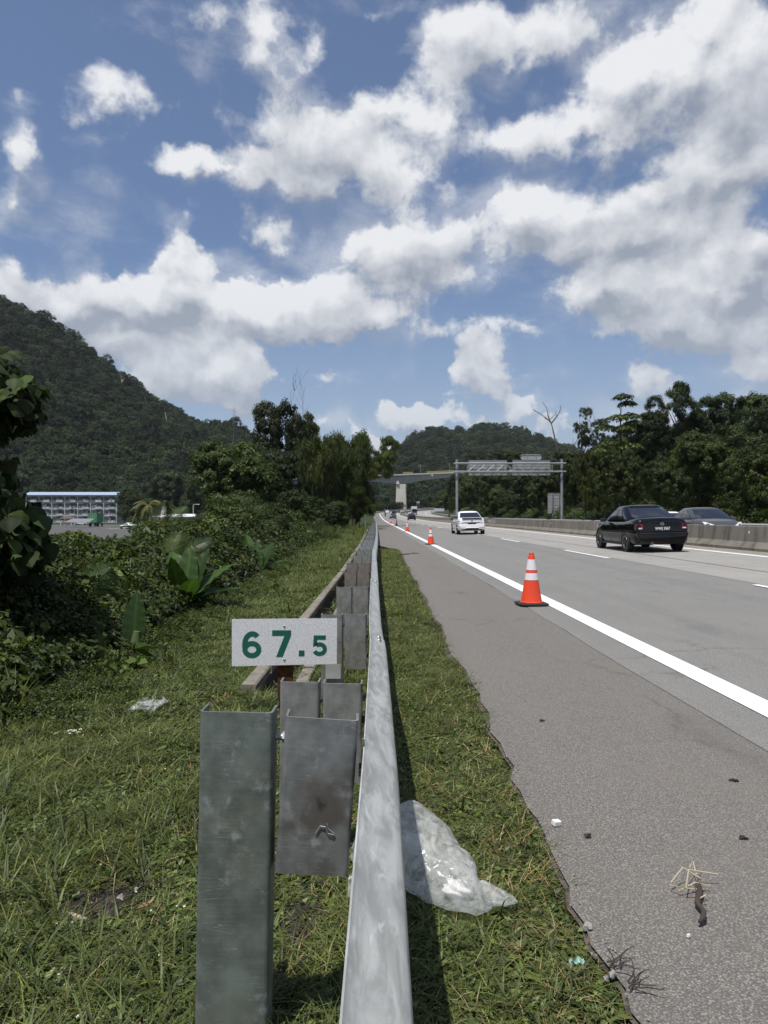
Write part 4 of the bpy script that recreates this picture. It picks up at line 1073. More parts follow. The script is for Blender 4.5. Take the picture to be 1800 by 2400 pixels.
def bike(label, plabel, s, x, jacket, helm):
    t = thing('motorcycle', label, 'motorcycle', group='motorcycles in the left lane')
    for y in (-.62, .62):
        mb = MB(); mb.lathe([(.20,-.05),(.27,-.05),(.29,0),(.27,.05),(.20,.05),(.20,-.05)], 18, (0,0,0), Matrix.Rotation(R(90), 4, 'Y')); w_ = mb.build('wheel', TYRE, t); w_.location = (0, y, .29)
    mb = MB(); mb.loft([[(-w_,y,z0),(w_,y,z0),(w_*.8,y,z1),(-w_*.8,y,z1)] for y,w_,z0,z1 in ((-.75,.08,.62,.78),(-.4,.14,.45,.80),(.0,.12,.35,.74),(.3,.12,.40,.80),(.5,.10,.62,.98))]); mb.build('body', BLK, t)
    mb = MB(); mb.box((0,-.25,.82), (.24,.7,.08), b=.03); mb.build('seat', cloth, t)
    mb = MB(); mb.tube([(-.32,.46,1.08),(0,.52,1.0),(.32,.46,1.08)], .02, 6); mb.build('handlebar', BLK, t)
    mb = MB(); mb.tube([(0,.52,1.0),(0,.62,.29)], .04, 6); mb.build('fork', BLK, t)
    mb = MB(); mb.box((0,-.80,.70), (.16,.05,.08)); mb.build('tail_light', RED, t)
    p = thing('person', plabel, 'person', group='riders on motorcycles')
    obj('body', skin_person('body', J, E, RD, jacket), p)
    mb = MB(); bm = bmesh.new(); bmesh.ops.create_icosphere(bm, subdivisions=2, radius=.14); bm.verts.index_update(); mb.add([(v.co.x, v.co.y*1.1+.20, v.co.z+1.62) for v in bm.verts], [[v.index for v in f.verts] for f in bm.faces]); bm.free(); mb.build('helmet', helm, p, smooth=True)
    put(t, s, x); put(p, s, x)
bike('small dark motorcycle riding away just right of the edge line', 'rider in dark clothes on the nearer motorcycle', 236, 4.0, cloth, BLK)
bike('tiny motorcycle in the far bend, left of the tiny white car', 'rider in a pale helmet on the far motorcycle', 330, 3.6, cloth, WHT)

# ================================================================== foliage generators (numpy)
RNG = np.random.default_rng(11)
def unit(v): return v/np.maximum(1e-6, np.linalg.norm(v, axis=-1, keepdims=True))
def leaves(C, N, L, asp, rng, tint, droop=.35, fold=.12, cross=True, down=0.0):
    """one folded leaf per row: C base, N preferred facing, L length"""
    n = len(C); L = np.broadcast_to(L, (n,))[:, None]
    r = rng.normal(size=(n, 3)); d = r-(r*N).sum(1, keepdims=True)*N; d = unit(d); d[:, 2] -= droop; d = unit(d)
    if down: d = unit(d*(1-down)+np.array([0, 0, -1.0])*down)
    s = unit(np.cross(d, N)+1e-4*rng.normal(size=(n, 3))); nn = unit(np.cross(s, d))
    w = L*asp*.5
    V = np.stack([C, C+d*L*.42+s*w+nn*fold*L*.5, C+d*L-nn*fold*L*.4, C+d*L*.42-s*w+nn*fold*L*.5], 1).reshape(-1, 3)
    Fq = np.arange(4*n, dtype=np.int32).reshape(-1, 4)
    return V, Fq, np.repeat(tint, 4, axis=0)
def tints(n, rng, base=1.0, var=.22, yel=.05):
    b = base*(1+rng.normal(0, var, n)).clip(.45, 1.9)
    t = np.stack([b*(1+rng.normal(0, .06, n)), b, b*(1+rng.normal(0, .10, n))], 1)
    y = rng.random(n) < yel; t[y] *= np.array([1.7, 1.35, .7])
    return t.clip(.05, 4)
def sphere(n, rng):
    return unit(rng.normal(size=(n, 3)))
def crown_mesh(name, seed, m, lobes=9, clumps=120, per=70, L=.075, asp=.5, clr=.17, droop=.35, flat=1.0, spread=.62, yel=.04, lr=(.34, .55), bottom=-.75, down=0.0, lobevar=.18):
    rng = np.random.default_rng(seed)
    lc = sphere(lobes, rng)*spread*(rng.random((lobes, 1))**.4); lc[:, 2] = lc[:, 2]*flat
    lrad = rng.uniform(lr[0], lr[1], lobes); lt = 1+rng.normal(0, lobevar, lobes)
    Cs, Ns, Ts, Ls = [], [], [], []
    w = lrad**2; w /= w.sum()
    for k in range(clumps):
        i = rng.choice(lobes, p=w); d = sphere(1, rng)[0]
        if d[2] < -.35 and rng.random() < .6: d[2] = -d[2]
        cc = lc[i]+d*lrad[i]*rng.uniform(.82, 1.08)
        inside = ((np.linalg.norm(lc-cc, axis=1) < lrad*.78)).any()
        if inside and rng.random() < .75: continue
        n = int(per*rng.uniform(.6, 1.3)); o = sphere(n, rng); r = rng.random((n, 1))**.5
        P = cc+o*r*clr*rng.uniform(.7, 1.3)*np.array([1, 1, .72])
        N = unit(o*.6+d*.7+np.array([0, 0, .55])+rng.normal(0, .35, (n, 3)))
        t = tints(n, rng, (.85+.3*rng.random())*lt[i], .18, yel*(3 if rng.random() < .2 else .6))
        Cs.append(P); Ns.append(N); Ts.append(t); Ls.append(L*rng.uniform(.65, 1.3, n))
    C = np.concatenate(Cs); V, Fq, T = leaves(C, np.concatenate(Ns), np.concatenate(Ls), asp, rng, np.concatenate(Ts), droop, down=down)
    zmin = bottom
    keep = C[:, 2] > zmin; kv = np.repeat(keep, 4); idx = np.cumsum(kv)-1
    Fq = idx[Fq[keep]]; return npmesh(name, V[kv], Fq, m, T[kv])
def trunk_mesh(name, seed, m, h=1.0, r=.03, nb=7, spread=.6, bend=.06, up=.5):
    """unit-height trunk with limbs that reach into the crown"""
    rng = random.Random(seed); mb = MB(); pts = [Vector((0, 0, -.05))]
    for k in range(6): pts.append(Vector((pts[-1].x+rng.uniform(-bend, bend), pts[-1].y+rng.uniform(-bend, bend), (k+1)/6*h)))
    mb.tube(pts, [r*(1.25-.16*k) for k in range(7)], 7)
    for b in range(nb):
        i = rng.randint(2, 5); p0 = pts[i]; a = rng.uniform(0, 6.28); q_ = [p0]
        for j in range(3):
            p0 = p0+Vector((math.cos(a+rng.uniform(-.4, .4)), math.sin(a+rng.uniform(-.4, .4)), up+rng.uniform(-.1, .3)))*spread*.22; q_.append(p0)
        mb.tube(q_, [r*.5, r*.38, r*.25, r*.10], 5)
    return mb.mesh(name, m, True)

CR = {
 'round':  crown_mesh('crown', 1, M['leaf'], 14, 520, 95, .055, .5, .11, spread=.66, lr=(.26, .46), bottom=-.9),
 'dense':  crown_mesh('crown', 2, M['leaf_dark'], 15, 520, 95, .052, .5, .11, spread=.72, lr=(.24, .42), bottom=-.9),
 'airy':   crown_mesh('crown', 3, M['leaf_dark'], 12, 260, 62, .052, .5, .10, spread=.85, lr=(.16, .30)),
 'tall':   crown_mesh('crown', 4, M['leaf_dark'], 17, 520, 85, .050, .48, .10, spread=.80, lr=(.20, .38)),
 'flat':   crown_mesh('crown', 5, M['leaf'], 16, 380, 80, .045, .45, .10, spread=.85, flat=.45, lr=(.18, .30)),
 'light':  crown_mesh('crown', 6, M['leaf'], 15, 480, 90, .055, .52, .115, spread=.68, lr=(.24, .42), yel=.10, lobevar=.25, bottom=-.9),
 'bush':   crown_mesh('foliage', 7, M['leaf'], 12, 260, 60, .068, .5, .14, lr=(.26, .46), bottom=-.9, yel=.06),
 'bush2':  crown_mesh('foliage', 8, M['leaf_dark'], 12, 260, 60, .07, .5, .14, lr=(.26, .46), bottom=-.9),
 'drape':  crown_mesh('crown', 9, M['bamboo_leaf'], 12, 260, 80, .10, .2, .13, spread=.8, lr=(.2, .36), droop=1.2, down=.35),
}
TR = [trunk_mesh('trunk', 20+k, M['bark'], nb=9) for k in range(3)]
def Xat(px, Y): return (px-VX)/F*Y
def Zat(py, Y): return HC-(py-VY)/F*Y
TG = {}
def tree(name, label, cat, proto, px, Y, half, top, bot, base=None, group=None, col=(1,1,1), rz=None, depth=1.0, trunk=True, tr=None):
    x = Xat(px, Y); zt, zb = Zat(top, Y), Zat(bot, Y); rx = half*Y/F
    if base is None: base = terrain_z(x, Y)
    t = thing(name, label, cat, (x, Y, base), 0, group)
    rnd = (px*7.31+Y*3.17) % 6.283 if rz is None else rz
    c = obj(CR[proto].name, CR[proto], t, (0, 0, (zt+zb)/2-base), (0, 0, rnd), (rx*1.06, rx*depth, (zt-zb)/2*1.08)); c.color = (*col, 1)
    if trunk:
        h = (zt+zb)/2-base+(zt-zb)*.08; w = (rx*.62+h*.16)
        o = obj('trunk', TR[int(px+Y) % 3] if tr is None else tr, t, (0, 0, 0), (0, 0, rnd*2), (w, w, h))
    return t

# ------------------------------------------------------------------ trees left of the road
LG = 'trees and shrubs left of the guardrail'
tree('tree', 'round dense green tree left of the bamboo, above the shrubs', 'tree', 'round', 572, 55, 132, 1018, 1262, group=LG, col=(.95,1,.9))
tree('tree', 'tall dark tree towering highest behind the bamboo', 'tree', 'dense', 640, 82, 78, 934, 1180, group=LG, col=(1,1,.9))
tree('tree', 'narrow dark tree just right of the tall one behind the bamboo', 'tree', 'round', 705, 84, 46, 956, 1150, group=LG, col=(1.0,1,.9))
tree('tree', 'dark tree filling the gap under the tall tree left of the bamboo', 'tree', 'dense', 665, 70, 80, 1050, 1240, group=LG, col=(.9,.95,.9))
tree('tree', 'leafy tree whose branches hang over the road edge in front of the viaduct', 'tree', 'drape', 898, 84, 56, 1028, 1135, base=-.5, group=LG, col=(1.15,1.1,1), trunk=False)
tree('tree', 'dark tree at the road edge right of the bamboo', 'tree', 'dense', 838, 88, 52, 1060, 1235, base=-.5, group=LG, col=(1,1,1))
tree('tree', 'small pale leafy tree drooping beside the end of the near grass verge', 'tree', 'drape', 842, 66, 46, 1140, 1222, base=-.2, group=LG, col=(1.1,1.1,1))
for (px_, Y, hf, tp, bt, pr, lb, cl) in [
    (548, 33, 84, 1172, 1315, 'bush2', 'leafy shrub mass below the round tree, left one', (1.2,1.2,1.1)), (618, 29, 96, 1168, 1325, 'bush', 'big rounded shrub in front of the round tree', (1.0,1.12,.95)),
    (700, 40, 76, 1150, 1270, 'bush2', 'dark shrub below the bamboo', (1.2,1.2,1.1)), (772, 50, 56, 1158, 1245, 'bush', 'shrub at the foot of the bamboo nearest the grass', (1.05,1.15,1)),
    (462, 25, 96, 1208, 1345, 'bush2', 'dark low shrub right of the palm pair', (1.3,1.35,1.2)), (398, 20, 80, 1232, 1350, 'bush', 'shrub left of the banana leaves, below the white shed roof', (1.05,1.15,.95)),
    (318, 15.5, 70, 1272, 1395, 'bush2', 'low shrub under the view onto the parking lot', (1.2,1.3,1.1)), (185, 12, 95, 1285, 1420, 'bush', 'bush with red flowers below the green container', (.72,.8,.7)),
    (70, 9, 110, 1255, 1460, 'bush2', 'dark bush under the big-leaved tree', (1.1,1.15,1)), (-10, 6.6, 105, 1380, 1600, 'bush2', 'dark bush cut by the left picture edge', (1.2,1.2,1)),
    (120, 8, 90, 1420, 1560, 'bush', 'low bush with pointed leaves left of the fan palm frond', (.7,.78,.65)), (150, 11.5, 62, 1228, 1330, 'bush', 'leafy bush top in front of the container and canopy', (.9,1,.75)), (540, 20, 80, 1225, 1345, 'bush2', 'dark shrub behind the gap between the banana plants', (1.1,1.15,1)), (250, 13.5, 60, 1278, 1400, 'bush', 'leafy shrub at the near edge of the parking lot view', (.8,.9,.75)), (640, 24, 60, 1255, 1330, 'bush', 'small bush above the second banana plant', (1,1.05,.9)),
    (560, 45, 80, 1150, 1250, 'bush2', 'dark shrub hiding the foot of the round tree', (1.1,1.1,1)), (478, 44, 44, 1196, 1262, 'bush2', 'dark shrub left of the round tree, beside the lamp post', (1.2,1.2,1.1))]:
    tree('shrub', lb, 'shrub', pr, px_, Y, hf, tp, bt, group='shrubs on the left bank', col=cl, depth=.95, trunk=False)

for (px_, Y, hf, tp, bt, lb) in [(405, 262, 58, 1104, 1225, 'dark broad tree on the flat land behind the palm pair'), (455, 225, 42, 1112, 1222, 'dark tree left of the round tree, behind the street lamp'), (296, 296, 30, 1166, 1226, 'rounded dark tree at the right end of the apartment block'), (366, 300, 46, 1128, 1222, 'dark tree between the apartment block and the palm pair')]:
    tree('tree', lb, 'tree', 'dense', px_, Y, hf, tp, bt, base=-1.9, group='trees behind the parking lot', col=(1.1,1.15,1.1))
# bamboo clumps
def bamboo_mesh(seed, n=34):
    rng = np.random.default_rng(seed); C, N, Ls = [], [], []; mb = MB(); r2 = random.Random(seed)
    for k in range(n):
        a = r2.uniform(0, 6.28); out = r2.uniform(.10, .62); h = r2.uniform(.62, 1.0); pts = []
        for j in range(9):
            f = j/8; b = f**2.2; pts.append(Vector((math.cos(a)*(.05+out*b), math.sin(a)*(.05+out*b), h*(math.sin(f*1.75)/math.sin(1.45) if f < .9 else .985-(f-.9)*.9))))
        mb.tube(pts, [.009-.0009*j for j in range(9)], 5)
        for j in range(120):
            f = r2.uniform(.30, 1.0); i = min(7, int(f*8)); g = f*8-i; p = pts[i].lerp(pts[i+1], g)
            side = sphere(1, rng)[0]*r2.uniform(.0, .13); side[2] = -abs(side[2])*.9
            for q_ in range(6):
                C.append(np.array(p)+side+rng.normal(0, .022, 3)); N.append(unit(np.array([math.cos(a)*.6, math.sin(a)*.6, .7])+rng.normal(0, .4, 3))); Ls.append(r2.uniform(.045, .085))
    C = np.array(C); V, Fq, T = leaves(C, np.array(N), np.array(Ls), .20, rng, tints(len(C), rng, 1, .22, .08), droop=.9, fold=.05)
    return npmesh('foliage', V, Fq, M['bamboo_leaf'], T), mb.mesh('culms', plain('bamboo culm', (.12,.13,.05), .6))
BM = [bamboo_mesh(31), bamboo_mesh(32)]
def bamboo(label, px_, Y, top, wpx, k, col=(1,1,1)):
    x = Xat(px_, Y); base = terrain_z(x, Y); h = Zat(top, Y)-base
    t = thing('bamboo_clump', label, 'bamboo', (x, Y, base), px_*.01, 'bamboo clumps')
    w = wpx*Y/F/.62
    f = obj('foliage', BM[k][0], t, scale=(w, w, h)); f.color = (*col, 1); c = obj('culms', BM[k][1], t, scale=(w, w, h)); c['kind'] = 'stuff'
bamboo('feathery bamboo clump right of the round tree', 752, 63, 1012, 62, 0)
bamboo('tall arching bamboo clump nearest the road', 828, 76, 1006, 56, 1, (.8,.85,.8))
bamboo('lower bamboo clump leaning out between the two taller ones', 790, 66, 1050, 60, 1, (.9,.95,.85))

# bare thin tree tops sticking out behind the tall tree
def bare_mesh(seed, n=10, spread=.5, r=.012):
    rng = random.Random(seed); mb = MB()
    def br(p, d, L, r_, lev):
        pts = [p]; 
        for j in range(4):
            d = (d+Vector((rng.uniform(-.22, .22), rng.uniform(-.22, .22), rng.uniform(-.05, .15)))).normalized(); pts.append(pts[-1]+d*L/4)
        mb.tube(pts, [r_, r_*.85, r_*.7, r_*.55, r_*.35], 5)
        if lev > 0:
            for k in range(n if lev == 2 else 4):
                i = rng.randint(1, 4); a = rng.uniform(0, 6.28)
                br(pts[i], (d*.7+Vector((math.cos(a), math.sin(a), .3))*spread).normalized(), L*rng.uniform(.28, .5), r_*.5, lev-1)
    br(Vector((0, 0, 0)), Vector((0, 0, 1)), 1.0, r, 2); return mb.mesh('branches', M['dead_wood'], True)
def bare(name, label, px_, Y, top, bot, seed, n=10, spread=.5, r=.012, mt=None, lean=0, cat='tree', wide=1.0, group=None):
    x, zb, zt = Xat(px_, Y), Zat(bot, Y), Zat(top, Y)
    t = thing(name, label, cat, (x, Y, zb), 0, group); me = bare_mesh(seed, n, spread, r)
    if mt: me.materials.clear(); me.materials.append(mt)
    obj('branches', me, t, (0, 0, 0), (0, lean, seed), ((zt-zb)*wide, (zt-zb)*wide, (zt-zb))); return t
GT = plain('grey twigs', (.16,.15,.14), .9)
bare('bare_tree', 'thin leafless tree top rising behind the tall dark tree, left one', 676, 88, 915, 1010, 3, 9, .35, .006, GT, 0, group='leafless tree tops')
bare('bare_tree', 'thin leafless tree top rising behind the tall dark tree, right one', 712, 88, 906, 1005, 4, 9, .35, .006, GT, 0, group='leafless tree tops')
bare('bare_tree', 'thin leafless tree top left of the tall dark tree against the hill edge', 545, 95, 975, 1040, 6, 8, .35, .006, GT, 0, group='leafless tree tops')
bare('dead_tree', 'dead leafless tree with forked dark limbs against the sky above the sign frame', 1311, 150, 972, 1130, 9, 5, .9, .024, plain('charred wood', (.035,.03,.028), .9), .03, wide=.8)
bare('bare_tree', 'grey snag with few twigs beside the tiered tree on the right', 1408, 84, 1000, 1100, 12, 5, .5, .012, GT, 0)

# ------------------------------------------------------------------ trees right of the road
RG_ = 'trees of the wood right of the road'
for (px_, Y, hf, tp, bt, pr, lb, cl) in [
    (1592, 80, 74, 888, 1090, 'tall', 'tallest dark tree of the right wood, rising above the others', (.85,.85,.85)),
    (1688, 84, 78, 922, 1110, 'dense', 'dark round crown right of the tallest tree', (.95,.95,.9)),
    (1790, 70, 74, 916, 1110, 'tall', 'dark tree at the right picture edge', (1.0,1.0,.95)),
    (1525, 74, 58, 962, 1130, 'dense', 'dark tree below the left flank of the tallest tree', (.95,.95,.9)),
    (1640, 62, 88, 1000, 1215, 'round', 'broad mid green tree behind the oncoming grey car', (.75,.8,.7)),
    (1765, 52, 84, 1035, 1225, 'light', 'pale green leafy tree at the lower right edge of the wood', (.80,.84,.72)),
    (1560, 58, 66, 1070, 1222, 'round', 'mid green tree above the roof of the black sedan', (.7,.75,.65)),
    (1480, 62, 66, 1060, 1218, 'light', 'yellow-green tree left of the black sedan', (.75,.76,.55)),
    (1425, 80, 56, 1030, 1200, 'light', 'light tree below the tiered umbrella tree', (.8,.82,.6)),
    (1372, 84, 44, 1045, 1215, 'light', 'yellowish tree just right of the sign frame', (.95,.9,.55)),
    (1372, 92, 36, 958, 1060, 'airy', 'small airy tree with see-through crown left of the tiered tree', (.9,.9,.85)),
    (1405, 95, 44, 985, 1090, 'airy', 'airy dark tree under the umbrella tree top', (.9,.95,.9)),
    (1345, 104, 50, 1060, 1216, 'round', 'tree behind the right column of the sign frame', (.8,.85,.7)),
    (1285, 118, 58, 1080, 1216, 'round', 'tree behind the ribbed sign backs', (.75,.8,.7)),
    (1225, 132, 56, 1092, 1214, 'dense', 'dark tree under the right sign panel', (1.1,1.1,1.1)),
    (1165, 150, 56, 1092, 1214, 'dense', 'dark tree under the left sign panel', (1.05,1.05,1)),
    (1112, 168, 46, 1095, 1210, 'round', 'tree behind the left column of the sign frame', (.75,.8,.72)),
    (1172, 172, 84, 1040, 1112, 'flat', 'flat-topped spreading tree above the sign panels', (.85,.75,.45)),
    (1076, 205, 34, 1108, 1207, 'dense', 'dark tree left of the white sedan roof, below the viaduct', (1,1,1)),
    (1052, 232, 30, 1138, 1205, 'round', 'small tree at the bend beside the orange sign', (.7,.75,.65)),
    (1745, 100, 100, 925, 1150, 'dense', 'far dark tree filling the right wood behind', (.9,.95,.95)),
    (1470, 112, 70, 985, 1150, 'dense', 'far dark tree behind the tiered tree', (.9,.95,.95)),
    (1320, 140, 56, 1052, 1180, 'dense', 'far dark tree below the dead tree', (.95,1,1))]:
    tree('tree', lb, 'tree', pr, px_, Y, hf, tp, bt, group=RG_, col=cl, depth=.9)
# umbrella tree: thin stem with tiers of big drooping leaf whorls
def tiered():
    x, Y = Xat(1456, 72), 72; base = terrain_z(x, Y)
    t = thing('umbrella_tree', 'slender pale green tree with tiered umbrella-like leaf whorls on the right', 'tree', (x, Y, base))
    h = Zat(930, Y)-base
    mb = MB(); mb.tube([(0,0,0), (.1,0,h*.4), (-.05,.1,h*.75), (.0,0,h)], [.16,.12,.08,.05], 8); mb.build('trunk', M['bark'], t, smooth=True)
    rng = np.random.default_rng(8)
    for k, (px_, py_, r_) in enumerate([(1458, 925, .95), (1470, 940, .9), (1440, 975, 1.2), (1478, 968, 1.1), (1425, 995, 1.1), (1455, 1000, 1.2), (1485, 985, .9), (1440, 1030, 1.3), (1470, 1040, 1.3), (1415, 1050, 1.1), (1460, 1080, 1.4), (1435, 1100, 1.2)]):
        c = np.array([Xat(px_, Y)-x, rng.uniform(-.8, .8), Zat(py_, Y)-base]); n = 300
        a = rng.uniform(0, 6.28, n); rr = r_*np.sqrt(rng.random(n)); P = np.stack([np.cos(a)*rr, np.sin(a)*rr, -.35*rr**2/r_+rng.normal(0, .06, n)], 1)+c
        N = unit(np.stack([np.cos(a)*.4, np.sin(a)*.4, np.ones(n)], 1)+rng.normal(0, .25, (n, 3)))
        V, Fq, T = leaves(P, N, rng.uniform(.25, .42, n), .5, rng, tints(n, rng, 1.35, .2, .1), droop=.6)
        o = obj('leaf_whorl', npmesh('leaf_whorl', V, Fq, M['leaf'], T), t)
        mb = MB(); p0 = Vector((0, 0, c[2]-.6)); mb.tube([p0, p0.lerp(Vector(c), .6)+Vector((0,0,-.05)), Vector(c)], [.035,.03,.02], 5); mb.build('branch', M['bark'], t)
tiered()

# ------------------------------------------------------------------ geometry-node scatter for what nobody could count
def scatter(name, P, rot, scl, idx, protos, kind='stuff', label=None):
    col = bpy.data.collections.new(name+'_source')
    for i, me in enumerate(protos): o = bpy.data.objects.new('%s_source_%03d' % (name, i), me); col.objects.link(o)
    n = len(P); me = bpy.data.meshes.new(name); me.vertices.add(n); me.vertices.foreach_set('co', np.asarray(P, np.float32).ravel())
    a = me.attributes.new('rot', 'FLOAT_VECTOR', 'POINT'); a.data.foreach_set('vector', np.asarray(rot, np.float32).ravel())
    a = me.attributes.new('scl', 'FLOAT_VECTOR', 'POINT'); s_ = np.asarray(scl, np.float32); s_ = np.repeat(s_[:, None], 3, 1) if s_.ndim == 1 else s_; a.data.foreach_set('vector', s_.ravel())
    a = me.attributes.new('idx', 'INT', 'POINT'); a.data.foreach_set('value', np.asarray(idx, np.int32))
    o = obj(name, me); md = o.modifiers.new('scatter', 'NODES'); ng = bpy.data.node_groups.new(name, 'GeometryNodeTree'); md.node_group = ng
    ng.interface.new_socket('Geometry', in_out='INPUT', socket_type='NodeSocketGeometry'); ng.interface.new_socket('Geometry', in_out='OUTPUT', socket_type='NodeSocketGeometry')
    nd = ng.nodes; gi = nd.new('NodeGroupInput'); go = nd.new('NodeGroupOutput'); ip = nd.new('GeometryNodeInstanceOnPoints'); ci = nd.new('GeometryNodeCollectionInfo')
    ci.inputs['Collection'].default_value = col; ci.inputs['Separate Children'].default_value = True; ci.inputs['Reset Children'].default_value = True
    ip.inputs['Pick Instance'].default_value = True
    def na(nm, ty): k = nd.new('GeometryNodeInputNamedAttribute'); k.data_type = ty; k.inputs['Name'].default_value = nm; return k.outputs['Attribute']
    e = nd.new('FunctionNodeEulerToRotation'); L_ = ng.links
    L_.new(na('rot', 'FLOAT_VECTOR'), e.inputs[0]); L_.new(e.outputs[0], ip.inputs['Rotation']); L_.new(na('scl', 'FLOAT_VECTOR'), ip.inputs['Scale']); L_.new(na('idx', 'INT'), ip.inputs['Instance Index'])
    L_.new(gi.outputs[0], ip.inputs['Points']); L_.new(ci.outputs[0], ip.inputs['Instance']); L_.new(ip.outputs[0], go.inputs[0])
    o['kind'] = kind
    if label: o['label'] = label
    return o

# ------------------------------------------------------------------ hills with their forest
M['hill'] = plain('hill undergrowth', (.011,.016,.008), .95, var=.4, scale=.02)
def hill(name, ridge, Yb, zb, nrow=24, back=200, lower=15):
    rp = np.array(ridge, float); cols = np.linspace(rp[0, 0], rp[-1, 0], 90)
    Yr = np.interp(cols, rp[:, 0], rp[:, 2]); Pr = np.interp(cols, rp[:, 0], rp[:, 1])+lower
    V = []; 
    for j in range(nrow+6):
        t = j/nrow
        for i, c in enumerate(cols):
            zr = Zat(Pr[i], Yr[i])
            if t <= 1: Y = Yb+(Yr[i]-Yb)*t; z = zb+(zr-zb)*(t**.92)+ (vnoise(c*.021+t*3)-.5)*.10*(zr-zb)*math.sin(t*math.pi)
            else: Y = Yr[i]+(t-1)*back*4; z = zr-(t-1)*4*(zr-zb)*.6
            V.append((Xat(c, Y), Y, z))
    n = len(cols); V = np.array(V)
    Fc = [(j*n+i, j*n+i+1, (j+1)*n+i+1, (j+1)*n+i) for j in range(nrow+5) for i in range(n-1)]
    tag(obj(name, npmesh(name, V, Fc, M['hill'], smooth=True)), kind='structure')
    return V.reshape(nrow+6, n, 3), nrow
def crowns_on(G, nrow, n, seed, lo, hi):
    rng = np.random.default_rng(seed); A = G[:nrow+2]; P = []
    r, c, _ = A.shape
    area = np.linalg.norm(np.cross(A[1:, :-1]-A[:-1, :-1], A[:-1, 1:]-A[:-1, :-1]), axis=2).ravel(); area /= area.sum()
    k = rng.choice(len(area), n, p=area); j, i = k//(c-1), k % (c-1); u, v = rng.random((n, 1)), rng.random((n, 1))
    P = A[j, i]*(1-u)*(1-v)+A[j, i+1]*u*(1-v)+A[j+1, i]*(1-u)*v+A[j+1, i+1]*u*v
    s = rng.uniform(lo, hi, n)*np.where(rng.random(n) < .12, 1.35, 1.0)
    sc = np.stack([s, s, s*rng.uniform(.8, 1.3, n)], 1); P = P+np.stack([0*s, 0*s, sc[:, 2]*.62], 1)
    return P, np.stack([rng.normal(0, .08, n), rng.normal(0, .08, n), rng.uniform(0, 6.28, n)], 1), sc, rng.integers(0, 6, n)
hillcr = [crown_mesh('crown', 60+k, M['leaf_hill'], 6, 150, 26, .105, .6, .16, spread=.5, lr=(.4, .58), lobevar=.16, yel=.0, bottom=-.5) for k in range(6)]
HL, nr = hill('hill', [(-700, 560, 560), (-300, 600, 580), (-80, 668, 590), (0, 705, 600), (60, 722, 605), (110, 755, 610), (190, 806, 620), (300, 890, 640), (370, 945, 650), (430, 978, 660), (480, 1000, 670), (525, 992, 680), (580, 1015, 700), (650, 1062, 720), (760, 1132, 760), (840, 1180, 780)], 338, -1.9)
P1 = crowns_on(HL, nr, 8200, 5, 2.6, 7.4)
scatter('forest', *P1, hillcr, label='dense dark jungle covering the steep hill on the left')
HC2, nr = hill('hill', [(700, 1180, 860), (840, 1118, 880), (905, 1068, 890), (949, 1040, 900), (968, 1024, 900), (998, 1011, 905), (1043, 1008, 905), (1085, 1013, 905), (1130, 1000, 910), (1181, 1004, 910), (1212, 1010, 915), (1242, 1023, 920), (1278, 1030, 930), (1302, 1040, 940), (1400, 1080, 960), (1600, 1130, 980), (1900, 1180, 1000)], 485, 4, back=220, lower=10)
P2 = crowns_on(HC2, nr, 6000, 6, 2.8, 7.6)
scatter('forest', *P2, hillcr, label='bluish forest covering the rounded hill beyond the viaduct')
# the wood's interior on the right bank and the belt along the far bend
rng = np.random.default_rng(9); n = 420
X_ = rng.uniform(33, 110, n); Y_ = rng.uniform(20, 300, n); ok = (X_ > 33+np.maximum(0, Y_-200)*.55); X_, Y_ = X_[ok], Y_[ok]; n = len(X_)
s = rng.uniform(3.0, 4.8, n); zc = np.array([terrain_z(a, b) for a, b in zip(X_, Y_)])+rng.uniform(2.5, 7.0, n)
a2 = rng.uniform(0, math.pi/2.2, 170); tt = rng.uniform(28.5, 46, 170); cx = RAD-(RAD-tt)*np.cos(a2); cy = S0+(RAD-tt)*np.sin(a2)
X_ = np.r_[X_, cx]; Y_ = np.r_[Y_, cy]; z2 = np.array([pos(S0+RAD*a, 25).z for a in a2])+rng.uniform(1.0, 7.0, 170); zc = np.r_[zc, z2]; s = np.r_[s, rng.uniform(2.4, 4.2, 170)]
a3 = rng.uniform(-.15, math.pi/2.4, 200); tt = rng.uniform(-32, -7, 200); cx = RAD-(RAD-tt)*np.cos(a3); cy = S0+(RAD-tt)*np.sin(a3)
X_ = np.r_[X_, cx]; Y_ = np.r_[Y_, cy]; z3 = np.array([pos(S0+RAD*max(0, a), 0).z for a in a3])+rng.uniform(-.5, 2.5, 200)+np.maximum(0, -10-tt)*.12; zc = np.r_[zc, z3]; s = np.r_[s, rng.uniform(1.8, 3.4, 200)]
n = len(X_)
scatter('forest', np.stack([X_, Y_, zc], 1), np.stack([rng.normal(0, .1, n), rng.normal(0, .1, n), rng.uniform(0, 6.28, n)], 1), np.stack([s, s, s*1.15], 1), rng.integers(0, 3, n), [CR['dense'], CR['round'], CR['tall']], label='unbroken mass of forest behind the single trees')
